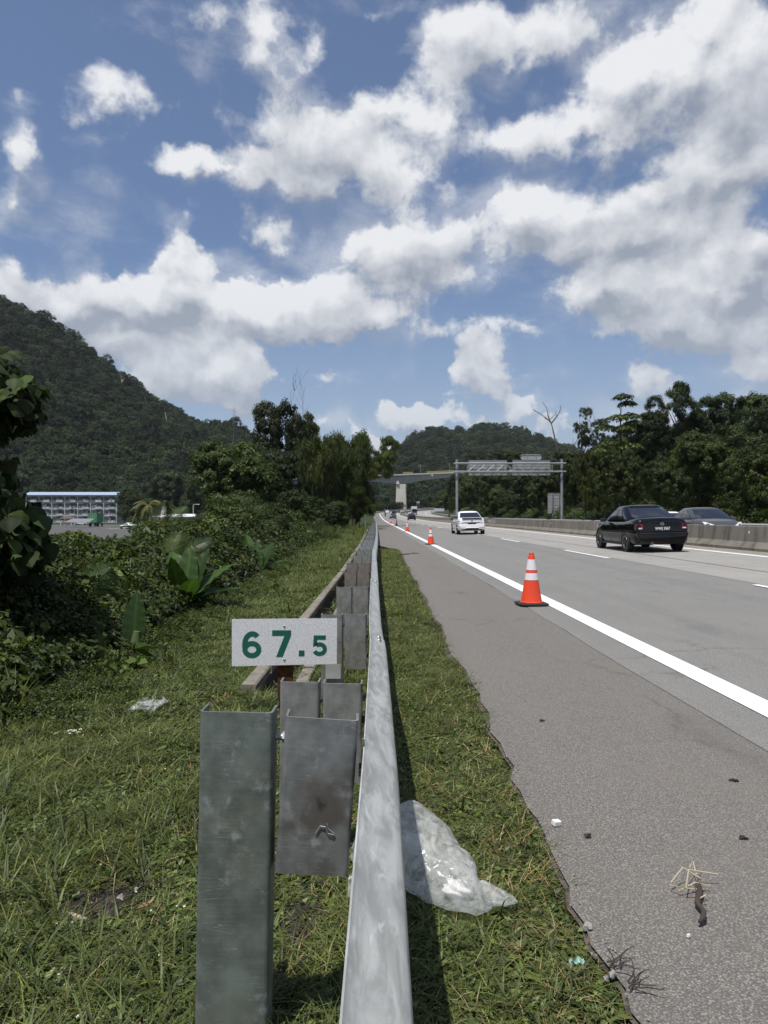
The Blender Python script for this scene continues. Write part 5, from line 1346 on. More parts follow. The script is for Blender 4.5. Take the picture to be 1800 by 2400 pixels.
# trees across the flat land on the left, between the lot and the hill
pts = []
for (xa, xb, ya, yb, n, za, zb_) in [(-105, -62, 250, 330, 60, 0, 3.5), (-95, -62, 240, 330, 60, 2, 10), (-30, -8, 130, 300, 110, .5, 6), (-190, -150, 200, 330, 40, 0, 3)]:
    for k in range(n):
        x, y = rng.uniform(xa, xb), rng.uniform(ya, yb)
        if Xat(235, y) < x < Xat(340, y) and y < 235: continue
        if y < 240 and x < Xat(480, y): continue
        if y < 326 and x < Xat(285, y): continue
        pts.append((x, y, -1.9+rng.uniform(za, zb_), rng.uniform(2.2, 4.0)))
pts = np.array(pts); n = len(pts)
scatter('forest', pts[:, :3], np.stack([0*pts[:, 0], 0*pts[:, 0], rng.uniform(0, 6.28, n)], 1), pts[:, 3], rng.integers(0, 3, n), [CR['dense'], CR['round'], CR['light']], label='belt of dark trees between the parking lot and the hill')
# pale bare trunks standing out of the hill forest
for i, (px_, py0, py1, Y, lb) in enumerate([(122, 838, 872, 545, 'forked pale trunk on the hill above the big-leaved tree'), (394, 968, 1015, 560, 'tallest pale trunk on the lower right slope of the hill'), (351, 940, 972, 570, 'pale trunk high on the right slope of the hill'),
    (283, 893, 925, 580, 'pale trunk below the middle of the hill ridge'), (70, 795, 825, 585, 'pale trunk near the top of the hill at the left'), (326, 1065, 1105, 470, 'pale trunk low on the hill above the palm pair'), (405, 990, 1020, 560, 'short pale trunk right of the tallest one on the slope'), (52, 772, 805, 590, 'thin pale trunk just below the hill top at the left')]):
    bare('dead_tree', lb, px_, Y, py0, py1+12, 40+i, 4, .45, .022, M['pale_bark'], .02, group='pale trunks on the hill')

# ------------------------------------------------------------------ ground cover on the left bank: leafy clumps, vines, fronds
def clump_mesh(seed, m, n, rad, L, asp, flat=.6, yel=.05, var=.25, droop=.5):
    rng = np.random.default_rng(seed); o = sphere(n, rng); o[:, 2] = np.abs(o[:, 2]); P = o*rad*(rng.random((n, 1))**.45)*np.array([1, 1, flat])
    N = unit(o*.5+np.array([-.1, -.1, .9])+rng.normal(0, .35, (n, 3)))
    V, Fq, T = leaves(P, N, L*rng.uniform(.6, 1.35, n), asp, rng, tints(n, rng, 1, var, yel), droop); return npmesh('leaf_clump', V, Fq, m, T)
ug = [clump_mesh(70, M['leaf'], 120, .36, .080, .62), clump_mesh(71, M['leaf_dark'], 120, .36, .085, .55), clump_mesh(72, M['leaf'], 150, .34, .062, .7, yel=.10), clump_mesh(73, M['leaf_dark'], 90, .38, .115, .42), clump_mesh(74, M['leaf'], 80, .36, .115, .75)]
rng = np.random.default_rng(21); pts = []
def bank_h(x, y):
    d = -2.48-x-.012*max(0, y-6)
    if d < 0: return 0
    nz = .55*vnoise(x*.55+y*.27)+.45*vnoise(x*1.3-y*.6+7); top = min(3.3, .22+1.3*d)*(.42+.86*nz)
    return top
for k in range(15000):
    y = 4.2+66*(rng.random()**1.7); x = -2.48-.012*max(0, y-6)-rng.random()**1.3*(9.5+.1*y)
    h = bank_h(x, y)
    f = rng.random()**.45
    z = lateral(x)+h*f
    if -.415 < x/y < -.345: z = min(z, 1.26-72*y/F-rng.random()*.15)
    elif x/y < -.325: z = min(z, 1.26-62*y/F-rng.random()*.25)
    elif x/y < -.225: z = min(z, 1.27-26*y/F-rng.random()*.3)
    else: z = min(z, 1.75-rng.random()*.5)
    pts.append((x, y, z))
for k in range(2600):   # spill of low vines over the edge of the grass
    y = 4.5+40*(rng.random()**1.4); x = -2.28-.012*max(0, y-6)+rng.normal(0, .22); pts.append((x, y, lateral(x)+.02+rng.random()*.08))
pts = np.array(pts); n = len(pts); s = rng.uniform(.55, 1.15, n)*np.interp(pts[:, 1], [4, 12, 40, 70], [.62, .9, 1.3, 1.6])
ix = rng.integers(0, 5, n); ix[n-2600:] = rng.choice([0, 2], 2600); s[n-2600:] *= .45
scatter('undergrowth', pts, np.stack([rng.normal(.15, .3, n), rng.normal(.1, .3, n), rng.uniform(0, 6.28, n)], 1), s, ix, ug, label='tangle of leafy vines and weeds on the bank left of the grass')
# undergrowth along the foot of the right wood
n = 2600; Y_ = 24+200*rng.random(n)**1.2; X_ = 26.2+rng.random(n)*6; z = np.array([terrain_z(a, b) for a, b in zip(X_, Y_)])+rng.random(n)*2.2*(X_-25)/4
scatter('undergrowth', np.stack([X_, Y_, z], 1), np.stack([rng.normal(0, .3, n), rng.normal(-.2, .3, n), rng.uniform(0, 6.28, n)], 1), rng.uniform(1.4, 2.8, n), rng.integers(0, 5, n), ug, label='scrub and creepers at the foot of the right wood')

# ================================================================== the valley floor on the left: lot, flats, shed, palms
def zl(py, Y): return HC-(py-VY)/F*Y
LZ = -1.86
lot_ = [(-29, 70), (-22, 60), (-14, 66), (-22, 120), (-40, 205), (-60, 246), (-112, 246), (-100, 200), (-74, 150), (-50, 110)]
me = bpy.data.meshes.new('parking_lot'); me.from_pydata([(x, y, LZ+.0) for x, y in lot_]+[(x*1.0, y, LZ-.5) for x, y in lot_], [], [tuple(range(len(lot_)))[::-1]]); me.materials.append(M['lot'])
bm = bmesh.new(); bm.from_mesh(me); bmesh.ops.recalc_face_normals(bm, faces=bm.faces); bmesh.ops.triangulate(bm, faces=bm.faces)
for f in bm.faces:
    if f.normal.z < 0: f.normal_flip()
bm.to_mesh(me); bm.free()
tag(obj('parking_lot', me), kind='structure')
for (x, y, w, d) in [(Xat(276, 168), 168, 4.2, .5), (Xat(262, 172), 172, 3.0, .3)]:
    mb = MB(); mb.box((x, y, LZ+.012), (w, d, .012)); tag(mb.build('bay_marking', M['paint'], None), kind='structure')

# block of flats
BY = 314; bx0, bx1 = Xat(60, BY), Xat(273, BY); gz = -2.0; fh = 3.02
flats = thing('apartment_block', 'long white four-storey apartment block with light blue roof at the foot of the hill', 'building', ((bx0+bx1)/2, BY, gz))
ox, oy = (bx0+bx1)/2, BY
def bp(x, y, z): return (x-ox, y-oy, z)
wallm = plain('white render', (.50,.525,.54), .85, var=.18, scale=.3); dark = plain('dark opening', (.030,.032,.036), .4); parap = plain('balcony parapet', (.42,.45,.47), .85, var=.2, scale=.5)
roofm = plain('light blue sheet roof', (.30,.37,.47), .5, var=.06)
tone = plain('hung laundry', (.13,.12,.12), .9, var=.8, scale=1.5)
H4 = fh*4+.2
mb = MB(); mb.box(bp(ox, BY+4.8, H4/2), (bx1-bx0, 8.6, H4)); mb.build('wall', wallm, flats)
mb = MB(); mb.loft([[bp(x, BY-.8, H4+.1), bp(x, BY+4.8, H4+1.5), bp(x, BY+10.4, H4+.1), bp(x, BY+10.4, H4-.1), bp(x, BY-.8, H4-.1)] for x in (bx0-.6, bx1+.7)]); mb.build('roof', roofm, flats)
rg = random.Random(17); ww = bx1-bx0
bays = [k for k in range(7)]; bwid = ww/7
for fl in range(4):
    z0 = fl*fh
    mb = MB(); mb.box(bp(ox, BY+.38, z0+fh+.02), (ww+.02, .34, .22)); mb.build('floor_band', parap, flats)
    for b in bays:
        xb = bx0+b*bwid
        # balcony: dark slab painted as the recess shade, parapet in front, laundry
        mb = MB(); mb.box(bp(xb+bwid*.60, BY+.46, z0+1.62), (bwid*.40, .10, 2.0)); mb.build('balcony_opening', dark, flats)
        mb = MB(); mb.box(bp(xb+bwid*.62, BY-.25, z0+.62), (bwid*.46, .12, .95)); mb.build('balcony_parapet', parap, flats)
        mb = MB(); mb.box(bp(xb+bwid*.62, BY+.1, z0+.16), (bwid*.46, .8, .14)); mb.build('balcony_slab', parap, flats)
        for k in range(rg.randint(2, 4)):
            mb = MB(); mb.box(bp(xb+bwid*rg.uniform(.42, .80), BY-.34+rg.uniform(-.05, .1), z0+rg.uniform(.9, 1.9)), (rg.uniform(.3, .9), .08, rg.uniform(.4, 1.1))); mb.build('laundry', tone, flats)
        for (u, w_) in ((.12, .9), (.29, .9), (.90, .9)):
            mb = MB(); mb.box(bp(xb+bwid*u, BY+.475, z0+1.72), (w_, .09, 1.5)); w2 = mb.build('window', dark, flats)
            mb = MB(); mb.box(bp(xb+bwid*u, BY+.42, z0+1.72), (.05, .06, 1.5)); mb.build('mullion', parap, w2)
            mb = MB(); mb.box(bp(xb+bwid*u, BY+.40, z0+.93), (w_+.2, .16, .09)); mb.build('sill', parap, w2)
    for k in range(8):
        mb = MB(); mb.box(bp(bx0+k*bwid+(.1 if k == 0 else -.1 if k == 7 else 0), BY+.35, z0+fh/2), (.24, .4, fh-.03)); mb.build('pier', wallm, flats)

# green container trailer
ct = thing('container_trailer', 'green ribbed shipping container on a trailer parked in the lot', 'trailer', (Xat(217, 200), 200, LZ), R(5))
cg = plain('green container', (.075,.25,.125), .6, var=.2, scale=.8); cgl = plain('pale green roof', (.16,.27,.18), .7)
mb = MB(); mb.box((0, 3.0, 2.45), (2.44, 6.9, 2.55)); mb.build('container', cg, ct)
mb = MB(); mb.box((0, 3.0, 3.745), (2.46, 6.92, .04)); mb.build('container_roof', cgl, ct)
for k in range(12): mb = MB(); mb.box((1.235, -.2+.56*k, 2.45), (.05, .22, 2.3)); mb.build('rib', cg, ct)
for x in (-.9, -.32, .32, .9): mb = MB(); mb.box((x, -.475, 2.45), (.07, .05, 2.35)); mb.build('door_bar', plain('door bar', (.03,.11,.05)), ct)
mb = MB(); mb.box((0, 3.0, 1.02), (1.0, 7.6, .25)); mb.build('chassis', BLK, ct)
for sx_ in (-1, 1):
    for y in (.6, 1.8, 5.6): mb = MB(); mb.lathe([(0,-.14),(.42,-.14),(.48,-.08),(.48,.08),(.42,.14),(0,.14)], 16, (0,0,0), Matrix.Rotation(R(90), 4, 'Y')); o = mb.build('wheel', TYRE, ct, smooth=True); o.location = (sx_*1.0, y, .48)
# roofs and small things by the flats
kk = thing('kiosk', 'small hut with brown hipped roof left of the green container', 'hut', (Xat(160, 215), 215, LZ))
mb = MB(); mb.loft([[(-2,-2,2.2),(2,-2,2.2),(2,2,2.2),(-2,2,2.2)], [(-.2,-.2,3.1),(.2,-.2,3.1),(.2,.2,3.1),(-.2,.2,3.1)]]); mb.build('roof', plain('brown tiles', (.10,.065,.05), .9), kk)
for x in (-1.6, 1.6):
    for y in (-1.6, 1.6): mb = MB(); mb.box((x, y, 1.1), (.2, .2, 2.2)); mb.build('post', parap, kk)
cv = thing('canopy', 'low grey sloping canopy roof in front of the green container', 'canopy', (Xat(186, 188), 188, LZ))
mb = MB(); mb.loft([[(-3.2,-2,1.3),(3.0,-2,1.3),(3.4,-2,1.4),(-3.2,-2,1.4)], [(-2.6,2,2.2),(3.0,2,2.2),(3.2,2,2.3),(-2.6,2,2.3)]]); mb.build('roof', plain('grey sheet', (.17,.17,.19), .6), cv)
for x in (-2.8, 2.8): mb = MB(); mb.box((x, -1.8, .65), (.12, .12, 1.3)); mb.build('post', steel, cv)
vn = thing('van', 'white van parked behind the sloping canopy', 'van', (Xat(192, 232), 232, LZ), R(90))
mb = MB(); mb.loft([[(x, y, z) for x, z in ((-.85,.4),(.85,.4),(.9,1.1),(.8,1.95),(-.8,1.95),(-.9,1.1))] for y in (-2.2, 1.2)]+[[(x, 2.2, z) for x, z in ((-.8,.45),(.8,.45),(.82,.9),(.7,1.1),(-.7,1.1),(-.82,.9))]]); mb.build('body', P_WHITE, vn)
mb = MB(); mb.box((.88, 0, 1.5), (.06, 2.4, .5)); mb.build('window', GLASS, vn)
mb = MB(); mb.box((-.88, 0, 1.5), (.06, 2.4, .5)); mb.build('window', GLASS, vn)
for sx_ in (-1, 1):
    for y in (-1.3, 1.4): mb = MB(); mb.lathe([(0,-.1),(.3,-.1),(.33,0),(.3,.1),(0,.1)], 14, (0,0,0), Matrix.Rotation(R(90), 4, 'Y')); o = mb.build('wheel', TYRE, vn, smooth=True); o.location = (sx_*.8, y, .33)
put2 = sedan('car', 'pale parked car at the edge of the lot below the palms', P_WHITE, 4.2, 1.7, 1.45, 'plain', detail=False); put2.location = (Xat(300, 165), 165, LZ+.01); put2.rotation_euler.z = R(60)

# white-roofed shed
sy = 120; sh = thing('shed', 'long low shed with white roof right of the palms, half hidden by shrubs', 'building', (Xat(410, sy), sy, LZ))
x0, x1 = Xat(362, sy)-Xat(410, sy), Xat(455, sy)-Xat(410, sy); rz0 = Zat(1211, sy)-LZ
mb = MB(); mb.loft([[(x0,0,0),(x1,0,0),(x1,0,rz0-.1),(x0,0,rz0-.1)], [(x0,12,0),(x1,12,0),(x1,12,rz0+.3),(x0,12,rz0+.3)]]); mb.build('wall', plain('bluish sheet wall', (.22,.26,.31), .6), sh)
for k in range(8): mb = MB(); mb.box((x0+.4+k*(x1-x0-.6)/8, -.02, rz0/2), (.10, .05, rz0-.2)); mb.build('wall_rib', plain('sheet rib', (.20,.24,.29)), sh)
mb = MB(); mb.loft([[(x0-.3,-.5,rz0-.05),(x1+.3,-.5,rz0-.05),(x1+.3,-.5,rz0+.05),(x0-.3,-.5,rz0+.05)], [(x0-.3,12.5,rz0+.4),(x1+.3,12.5,rz0+.4),(x1+.3,12.5,rz0+.5),(x0-.3,12.5,rz0+.5)]]); mb.build('roof', plain('white sheet roof', (.62,.62,.60), .5), sh)

def lamp_post(label, px_, Y, top):
    x = Xat(px_, Y); t = thing('street_lamp', label, 'street lamp', (x, Y, LZ), 0, 'street lamps by the lot'); h = Zat(top, Y)-LZ
    mb = MB(); mb.tube([(0,0,0), (0,0,h)], [.09,.06], 8); mb.build('pole', plain('lamp pole', (.33,.34,.35)), t); mb = MB(); mb.tube([(0,0,h-.05), (.5,0,h+.1), (.75,0,h+.1)], .045, 6); mb.build('arm', plain('lamp arm', (.33,.34,.35)), t)
    mb = MB(); mb.box((.85, 0, h+.08), (.6, .22, .12), b=.03); mb.build('lamp_head', plain('lamp head', (.45,.46,.47)), t)
lamp_post('street lamp with small arm in front of dark trees right of the palms', 453, 130, 1183)
lamp_post('thin street lamp in front of the apartment block left of the container', 174, 210, 1192)
lamp_post('thin lamp pole in front of the right half of the apartment block', 217, 250, 1186)

# coconut palms
frond_m = leaf_mat('palm frond', (.075,.088,.03), trans=.2); frond_dark = leaf_mat('dark frond', (.045,.068,.022), trans=.2, rough=.35, spec=.5)
def frond_mesh(seed, m, n=34, L=1.0, sag=.55, wid=.26, lw=.022, lift=.45, hang=.45, sym=1.0, tb=1.0):
    """one feather frond of unit length starting at the origin towards +X"""
    rng = np.random.default_rng(seed); f = np.linspace(.12, 1, n)
    sp = lambda q: np.stack([q*L*(1-.18*q*sag), 0*q, lift*q*L-sag*1.0*q**2*L], -1)
    V, Fq, T = [], [], []
    for sgn_ in (-1, 1):
        for i, q in enumerate(f):
            p = sp(q); d = sp(min(1, q+.03))-sp(q-.03); d = d/np.linalg.norm(d); ln = wid*(1-abs(q*2-.9)**2.2*.55)*(.9+.2*rng.random()); s_ = np.array([0, sgn_, 0.])
            out = unit(s_*.85+d*.55+np.array([0, 0, -hang*(.6+.8*rng.random())])); b0 = len(V)*1
            w = np.cross(out, np.array([0, 0, 1.])); w = w/np.linalg.norm(w)*lw*.5
            mid = p+out*ln*.5+np.array([0, 0, -.02]); tip = p+out*ln+np.array([0, 0, -hang*.28*ln])
            V += [p-w*.5, p+w*.5, mid+w, tip, mid-w]; Fq += [(b0, b0+1, b0+2, b0+3), (b0, b0+3, b0+4, b0+4)]; T += [rng.uniform(.75, 1.25)*tb]*5
    qs = np.linspace(0, 1, 12); 
    for q in qs:
        p = sp(q); r_ = .012*(1.15-q); V += [p+np.array([0, -r_, 0]), p+np.array([0, 0, r_]), p+np.array([0, r_, 0])]; T += [1.2*tb]*3
    b0 = len(V)-36
    for k in range(11):
        a = b0+3*k; Fq += [(a, a+1, a+4, a+3), (a+1, a+2, a+5, a+4)]
    V = np.array(V); T = np.repeat(np.array(T)[:, None], 3, 1); 
    me = bpy.data.meshes.new('frond'); me.from_pydata([tuple(v) for v in V], [], [tuple(dict.fromkeys(f)) for f in Fq]); 
    at = me.color_attributes.new('tint', 'FLOAT_COLOR', 'POINT'); c = np.ones((len(V), 4), np.float32); c[:, :3] = T; at.data.foreach_set('color', c.ravel()); me.materials.append(m); return me
fr = [frond_mesh(80+k, frond_m, 30, sag=s_, lift=l_, lw=.03) for k, (s_, l_) in enumerate([(.95, .55), (.9, .8), (1.1, .2)])]
def palm(label, px_, Y, top, size, n=20):
    x = Xat(px_, Y); t = thing('coconut_palm', label, 'palm tree', (x, Y, LZ), 0, 'palms by the lot'); h = Zat(top, Y)-LZ
    mb = MB(); mb.tube([(0,0,-.1), (.15,0,h*.35), (.1,0,h*.7), (0,0,h)], [.24,.18,.16,.14], 9); mb.build('trunk', M['bark'], t, smooth=True)
    rg = random.Random(px_)
    for k in range(n):
        o = obj('frond', fr[k % 3], t, (0, 0, h), (0, rg.uniform(-.35, .45), k*2.4+rg.uniform(-.2, .2)), size*rg.uniform(.85, 1.1)); o.color = (1.25, 1.1, .85, 1)
palm('taller coconut palm with yellowish drooping fronds beside the lot', 346, 150, 1186, 4.0, 24)
palm('smaller coconut palm just right of the taller one', 386, 165, 1188, 3.3, 20)

# ================================================================== plants close by
# banana plants: every blade a part of its own
def blade_mesh(seed, L=1.0, W=.24, bend=.25, fold=.30, tears=3):
    rng = np.random.default_rng(seed); n, mcol = 22, 4; V, Fq, T = [], [], []
    cut = sorted(rng.uniform(.25, .92, tears))
    for i in range(n+1):
        q = i/n; w = W*.5*(math.sin(min(1, q*1.02)**.62*math.pi))**.62 if 0 < q < 1 else 0.004
        zc = q*L*(1-.0*q); yc = bend*q**2*L
        for k in range(-mcol, mcol+1):
            u = k/mcol; wave = .010*math.sin(q*38+u*3)*abs(u)
            V.append((u*w*math.cos(fold), yc-abs(u)*w*math.sin(fold)*1.0+wave, zc-bend*.35*q**3*L)); T.append(1.0+.10*math.sin(q*60)*abs(u)+(.45 if k == 0 else 0)+rng.normal(0, .03))
    c = 2*mcol+1
    for i in range(n):
        for k in range(c-1): Fq.append((i*c+k, i*c+k+1, (i+1)*c+k+1, (i+1)*c+k))
    T = np.clip(np.array(T), .3, 2)[:, None]*np.array([1, 1, 1.0]); return npmesh('leaf', V, Fq, M['banana_leaf'], T, smooth=True)
BL = [blade_mesh(90+k, 1, W_, b_, f_) for k, (W_, b_, f_) in enumerate([(.36, .10, .22), (.33, .28, .28), (.38, .20, .16), (.32, .42, .35)])]
BL_rib = None
def banana(label, px_, py_, Y, spec, col=(1,1,1)):
    p = PX(px_, py_, Y); t = thing('banana_plant', label, 'banana plant', (p.x, Y, p.z), 0, 'young banana plants on the bank')
    mb = MB(); mb.tube([(0,0,-.2), (0,0,.12), (.01,0,.22)], [.05,.045,.03], 9); mb.build('stem', plain('banana stem', (.09,.12,.045), .5), t, smooth=True)
    for k, (az, tilt, L, m_) in enumerate(spec):
        o = obj('leaf', BL[m_], t, (.02*math.sin(az), -.02*math.cos(az), .10), None, (L*1.42, L*1.28, L*1.28)); tilt = tilt*1.12+4; o.color = (*col, 1)
        o.rotation_mode = 'QUATERNION'; o.rotation_quaternion = (Matrix.Rotation(R(az), 4, 'Z') @ Matrix.Rotation(R(-tilt), 4, 'X')).to_quaternion()
banana('large young banana plant with upright torn leaves at the edge of the grass', 428, 1438, 9.6,
   [(28, 24, .80, 2), (52, 38, .78, 1), (-4, 10, .70, 0), (-30, 20, .72, 0), (-56, 34, .78, 2), (-74, 50, .74, 1), (80, 56, .76, 3), (-95, 66, .56, 3), (170, 16, .62, 0), (-150, 30, .6, 1), (120, 46, .66, 2)], (.78, .80, .85))
banana('second banana plant with broad leaves farther up the bank', 600, 1352, 15.5, [(30, 22, .80, 0), (-30, 25, .72, 2), (-60, 50, .75, 1), (65, 48, .70, 1), (0, 10, .62, 0), (150, 35, .6, 2)], (.75, .80, .88))
banana('small banana shoot hanging over the shadow left of the large banana plant', 318, 1535, 6.6, [(5, 8, .42, 0), (70, 75, .42, 1), (-150, 70, .30, 3), (100, 100, .32, 1), (-60, 95, .2, 3)], (.7, .78, .85))
banana('banana leaves beyond the second plant, lowest under the shrubs', 520, 1372, 14.2, [(60, 52, .8, 1), (30, 35, .7, 2), (-20, 20, .5, 0), (80, 70, .7, 3)], (.8, .88, .95))
# fan of dark feathery palm fronds
fd = [frond_mesh(95+k, frond_dark, 30, sag=s_, lift=l_, wid=.36, lw=.020, hang=.12) for k, (s_, l_) in enumerate([(.5, .7), (.7, .4)])]
def fronds(label, px_, py_, Y, spec, col=(1,1,1)):
    p = PX(px_, py_, Y); t = thing('young_palm', label, 'palm', (p.x, Y, p.z-.1), 0, 'young palms in the undergrowth')
    mb = MB(); mb.tube([(0,0,-.3),(0,0,.1)], [.05,.04], 8); mb.build('stem', M['bark'], t)
    for k, (az, ry, L, roll) in enumerate(spec):
        o = obj('frond', fd[k % 2], t, (0, 0, .05), (R(roll), R(ry), R(az)), L); o.color = (*col, 1)
fronds('young feather palm with a glossy upright frond deep in the dark bushes', 140, 1445, 7.4, [(52, -38, .78, 50), (15, -18, .70, 10), (100, -30, .6, -10), (150, -10, .6, 0)], (1.2,1.3,1.3))
fronds('feather palm fronds above the large banana plant', 390, 1345, 10.5, [(20, -30, .9, 30), (160, -25, .9, -20), (70, -50, .8, 0), (110, -40, .7, 0), (-20, -10, .8, 20)], (1.1,1.15,1.1))
fronds('young palm with spiky fronds below the white shed roof', 372, 1262, 17, [(30, -40, 1.1, 20), (150, -35, 1.1, -20), (80, -60, 1.0, 0), (0, -15, 1.1, 20), (180, -10, 1.0, 0)], (1.0,1.05,1.0))
fronds('small fan-like palm right of the large banana plant', 502, 1352, 13.5, [(40, -50, .5, 0), (80, -60, .5, 0), (120, -50, .5, 0), (10, -30, .5, 0), (160, -30, .5, 0)], (1.5,1.5,1.5))

# broad single leaves of vines and young trees over the near bank
P = []; rng = np.random.default_rng(31)
for k in range(4600):
    y = 4.6+17*rng.random()**1.3; d = 2.6*rng.random()**1.2; x = -2.46-.012*max(0, y-6)-d; z = lateral(x)+bank_h(x, y)*rng.uniform(.55, 1.02)+.03
    if x/y < -.325: z = min(z, 1.26-72*y/F-rng.random()*.2)
    elif x/y < -.225: z = min(z, 1.25-34*y/F-rng.random()*.2)
    else: z = min(z, 1.3-rng.random()*.5)
    P.append((x, y, z))
n = len(P); M['vine'] = leaf_mat('vine leaf', (.068,.104,.026), trans=.3)
for k in range(1700):
    y = 4.4+16*rng.random()**1.3; x = -2.4-.012*max(0, y-6)+abs(rng.normal(0, .38))-.1; P.append((x, y, verge_z(x, y)+.015+.05*rng.random()))
P = [q_ for q_ in P if q_[0] < -1.25]
n = len(P); VL = [clump_mesh(400, M['vine'], 6, .10, .095, .72, .6, .06, .3, .8), clump_mesh(401, M['vine'], 9, .10, .07, .6, .7, .04, .3, .6), clump_mesh(402, M['leaf'], 9, .16, .17, .30, .8, .08, .25, .9)]
scatter('vine_leaves', P, np.stack([rng.normal(.35, .3, n), rng.normal(.1, .3, n), rng.uniform(0, 6.28, n)], 1), np.where(np.array([q_[2] for q_ in P]) < .04, rng.uniform(.32, .6, n), rng.uniform(.6, 1.3, n)), np.where(np.array([q_[2] for q_ in P]) < .04, 1, rng.choice(3, n, p=[.4,.4,.2])), VL, label='brighter broad leaves of vines over the near bank')
# big-leaved tree at the left edge: heart-shaped leaves one by one
def heart_leaf(seed):
    rng = np.random.default_rng(seed); n = 9; out = []
    prof = [(0, .02), (-.06, .22), (.02, .40), (.16, .50), (.34, .49), (.54, .40), (.74, .25), (.90, .10), (1.0, .0)]
    V, Fq, T = [], [], []
    for (q, w) in prof:
        for u in (-1, -.5, 0, .5, 1):
            V.append((u*w, q if abs(u) < .9 else q+.0, -.16*abs(u)*w*1.6-.28*q*q+.02*math.sin(q*20)*abs(u))); T.append(1.0+(.35 if u == 0 else 0)+rng.normal(0, .05))
    for i in range(len(prof)-1):
        for k in range(4): Fq.append((i*5+k, i*5+k+1, (i+1)*5+k+1, (i+1)*5+k))
    return npmesh('leaf', V, Fq, M['leaf_big'], np.clip(np.array(T), .4, 2)[:, None]*np.ones(3), smooth=True)
M['leaf_big'] = leaf_mat('big leaf', (.027,.044,.012), rough=.6, trans=.2, spec=.12)
HLf = [heart_leaf(k) for k in range(3)]
bt_x, bt_y = -4.35, 6.3; bt = thing('big_leaved_tree', 'dark tree with big heart-shaped leaves cut by the left picture edge', 'tree', (bt_x, bt_y, lateral(bt_x)))
bz = lateral(bt_x)
limbs = [[(-4.35,6.3,-.9),(-4.3,6.25,.4),(-4.1,6.2,1.2),(-3.75,6.1,1.9),(-3.35,6.0,2.45)], [(-4.2,6.25,.5),(-3.8,6.1,1.0),(-3.3,6.0,1.25),(-2.95,5.9,1.22)], [(-4.1,6.2,1.2),(-4.3,6.4,2.2),(-4.0,6.4,2.7)], [(-3.75,6.1,1.9),(-3.3,6.2,2.2),(-3.0,6.1,2.2)]]
for l_ in limbs:
    mb = MB(); mb.tube([Vector(p)-Vector((bt_x, bt_y, bz)) for p in l_], [.07-.012*i for i in range(len(l_))], 7); mb.build('trunk' if l_ is limbs[0] else 'branch', M['bark'], bt, smooth=True)
rg = random.Random(44); rngl = np.random.default_rng(44)
def spray(c, r, n, L0, L1):
    for k in range(n):
        d = Vector(sphere(1, rngl)[0]); d.z *= .8
        p = Vector(c)+Vector((d.x*r[0], d.y*r[1], d.z*r[2]))*rg.random()**.4
        o = obj('leaf', HLf[k % 3], bt, p-Vector((bt_x, bt_y, bz)))
        dirv = Vector((d.x*.6+rg.uniform(-.4, .4), d.y*.6-.35+rg.uniform(-.4, .3), -.75+rg.uniform(-.3, .5))).normalized()
        o.rotation_mode = 'QUATERNION'; o.rotation_quaternion = dirv.to_track_quat('Y', 'Z') @ Euler((0, rg.uniform(-.7, .7), 0)).to_quaternion()
        s_ = rg.uniform(L0, L1); o.scale = (s_, s_, s_); b_ = rg.uniform(.6, 1.25); o.color = (b_*(1.5 if rg.random() < .08 else 1), b_*(1.25 if rg.random() < .1 else 1), b_, 1)
spray((-3.20, 6.0, 2.30), (.44, .40, .33), 105, .11, .17)
spray((-3.35, 6.1, 2.62), (.34, .35, .2), 34, .10, .15)
spray((-3.22, 6.0, 1.12), (.48, .45, .46), 120, .12, .19)
spray((-3.75, 6.4, 1.6), (.55, .5, .5), 40, .12, .18)
C = []; 
for c_, r_, n_ in (((-3.35, 6.15, 2.30), (.5, .45, .36), 700), ((-3.35, 6.15, 1.10), (.52, .5, .5), 900), ((-3.9, 6.5, 1.6), (.6, .5, .7), 700)):
    o_ = sphere(n_, rngl); C.append(np.array(c_)+o_*np.array(r_)*rngl.random((n_, 1))**.4)
C = np.concatenate(C)-np.array([bt_x, bt_y, bz]); N = unit(rngl.normal(0, .5, C.shape)+np.array([.1, -.5, .7]))
V_, F_, T_ = leaves(C, N, rngl.uniform(.08, .14, len(C)), .85, rngl, tints(len(C), rngl, .8, .2, .02), droop=1.1, fold=.1)
o = obj('inner_foliage', npmesh('inner_foliage', V_, F_, M['leaf_big'], T_), bt); o['kind'] = 'stuff'
# red flower heads on the bush below the container
fl = thing('red_flowers', 'cluster of bright pink-red flowers on the bush below the container', 'flowers', (Xat(192, 11.2), 11.2, Zat(1272, 11.2)))
pk = plain('pink red petal', (.62,.05,.085), .6)
for k in range(16):
    rg2 = random.Random(k); mb = MB(); c = Vector((rg2.gauss(0, .055), rg2.gauss(0, .05), rg2.gauss(0, .022)))
    for j in range(5):
        a = j*1.257+k; mb.add([c, c+Vector((math.cos(a-.4)*.014, math.sin(a-.4)*.014, .006)), c+Vector((math.cos(a)*.026, math.sin(a)*.026, .003)), c+Vector((math.cos(a+.4)*.014, math.sin(a+.4)*.014, .006))], [(0,1,2,3)])
    mb.build('flower', pk, fl)
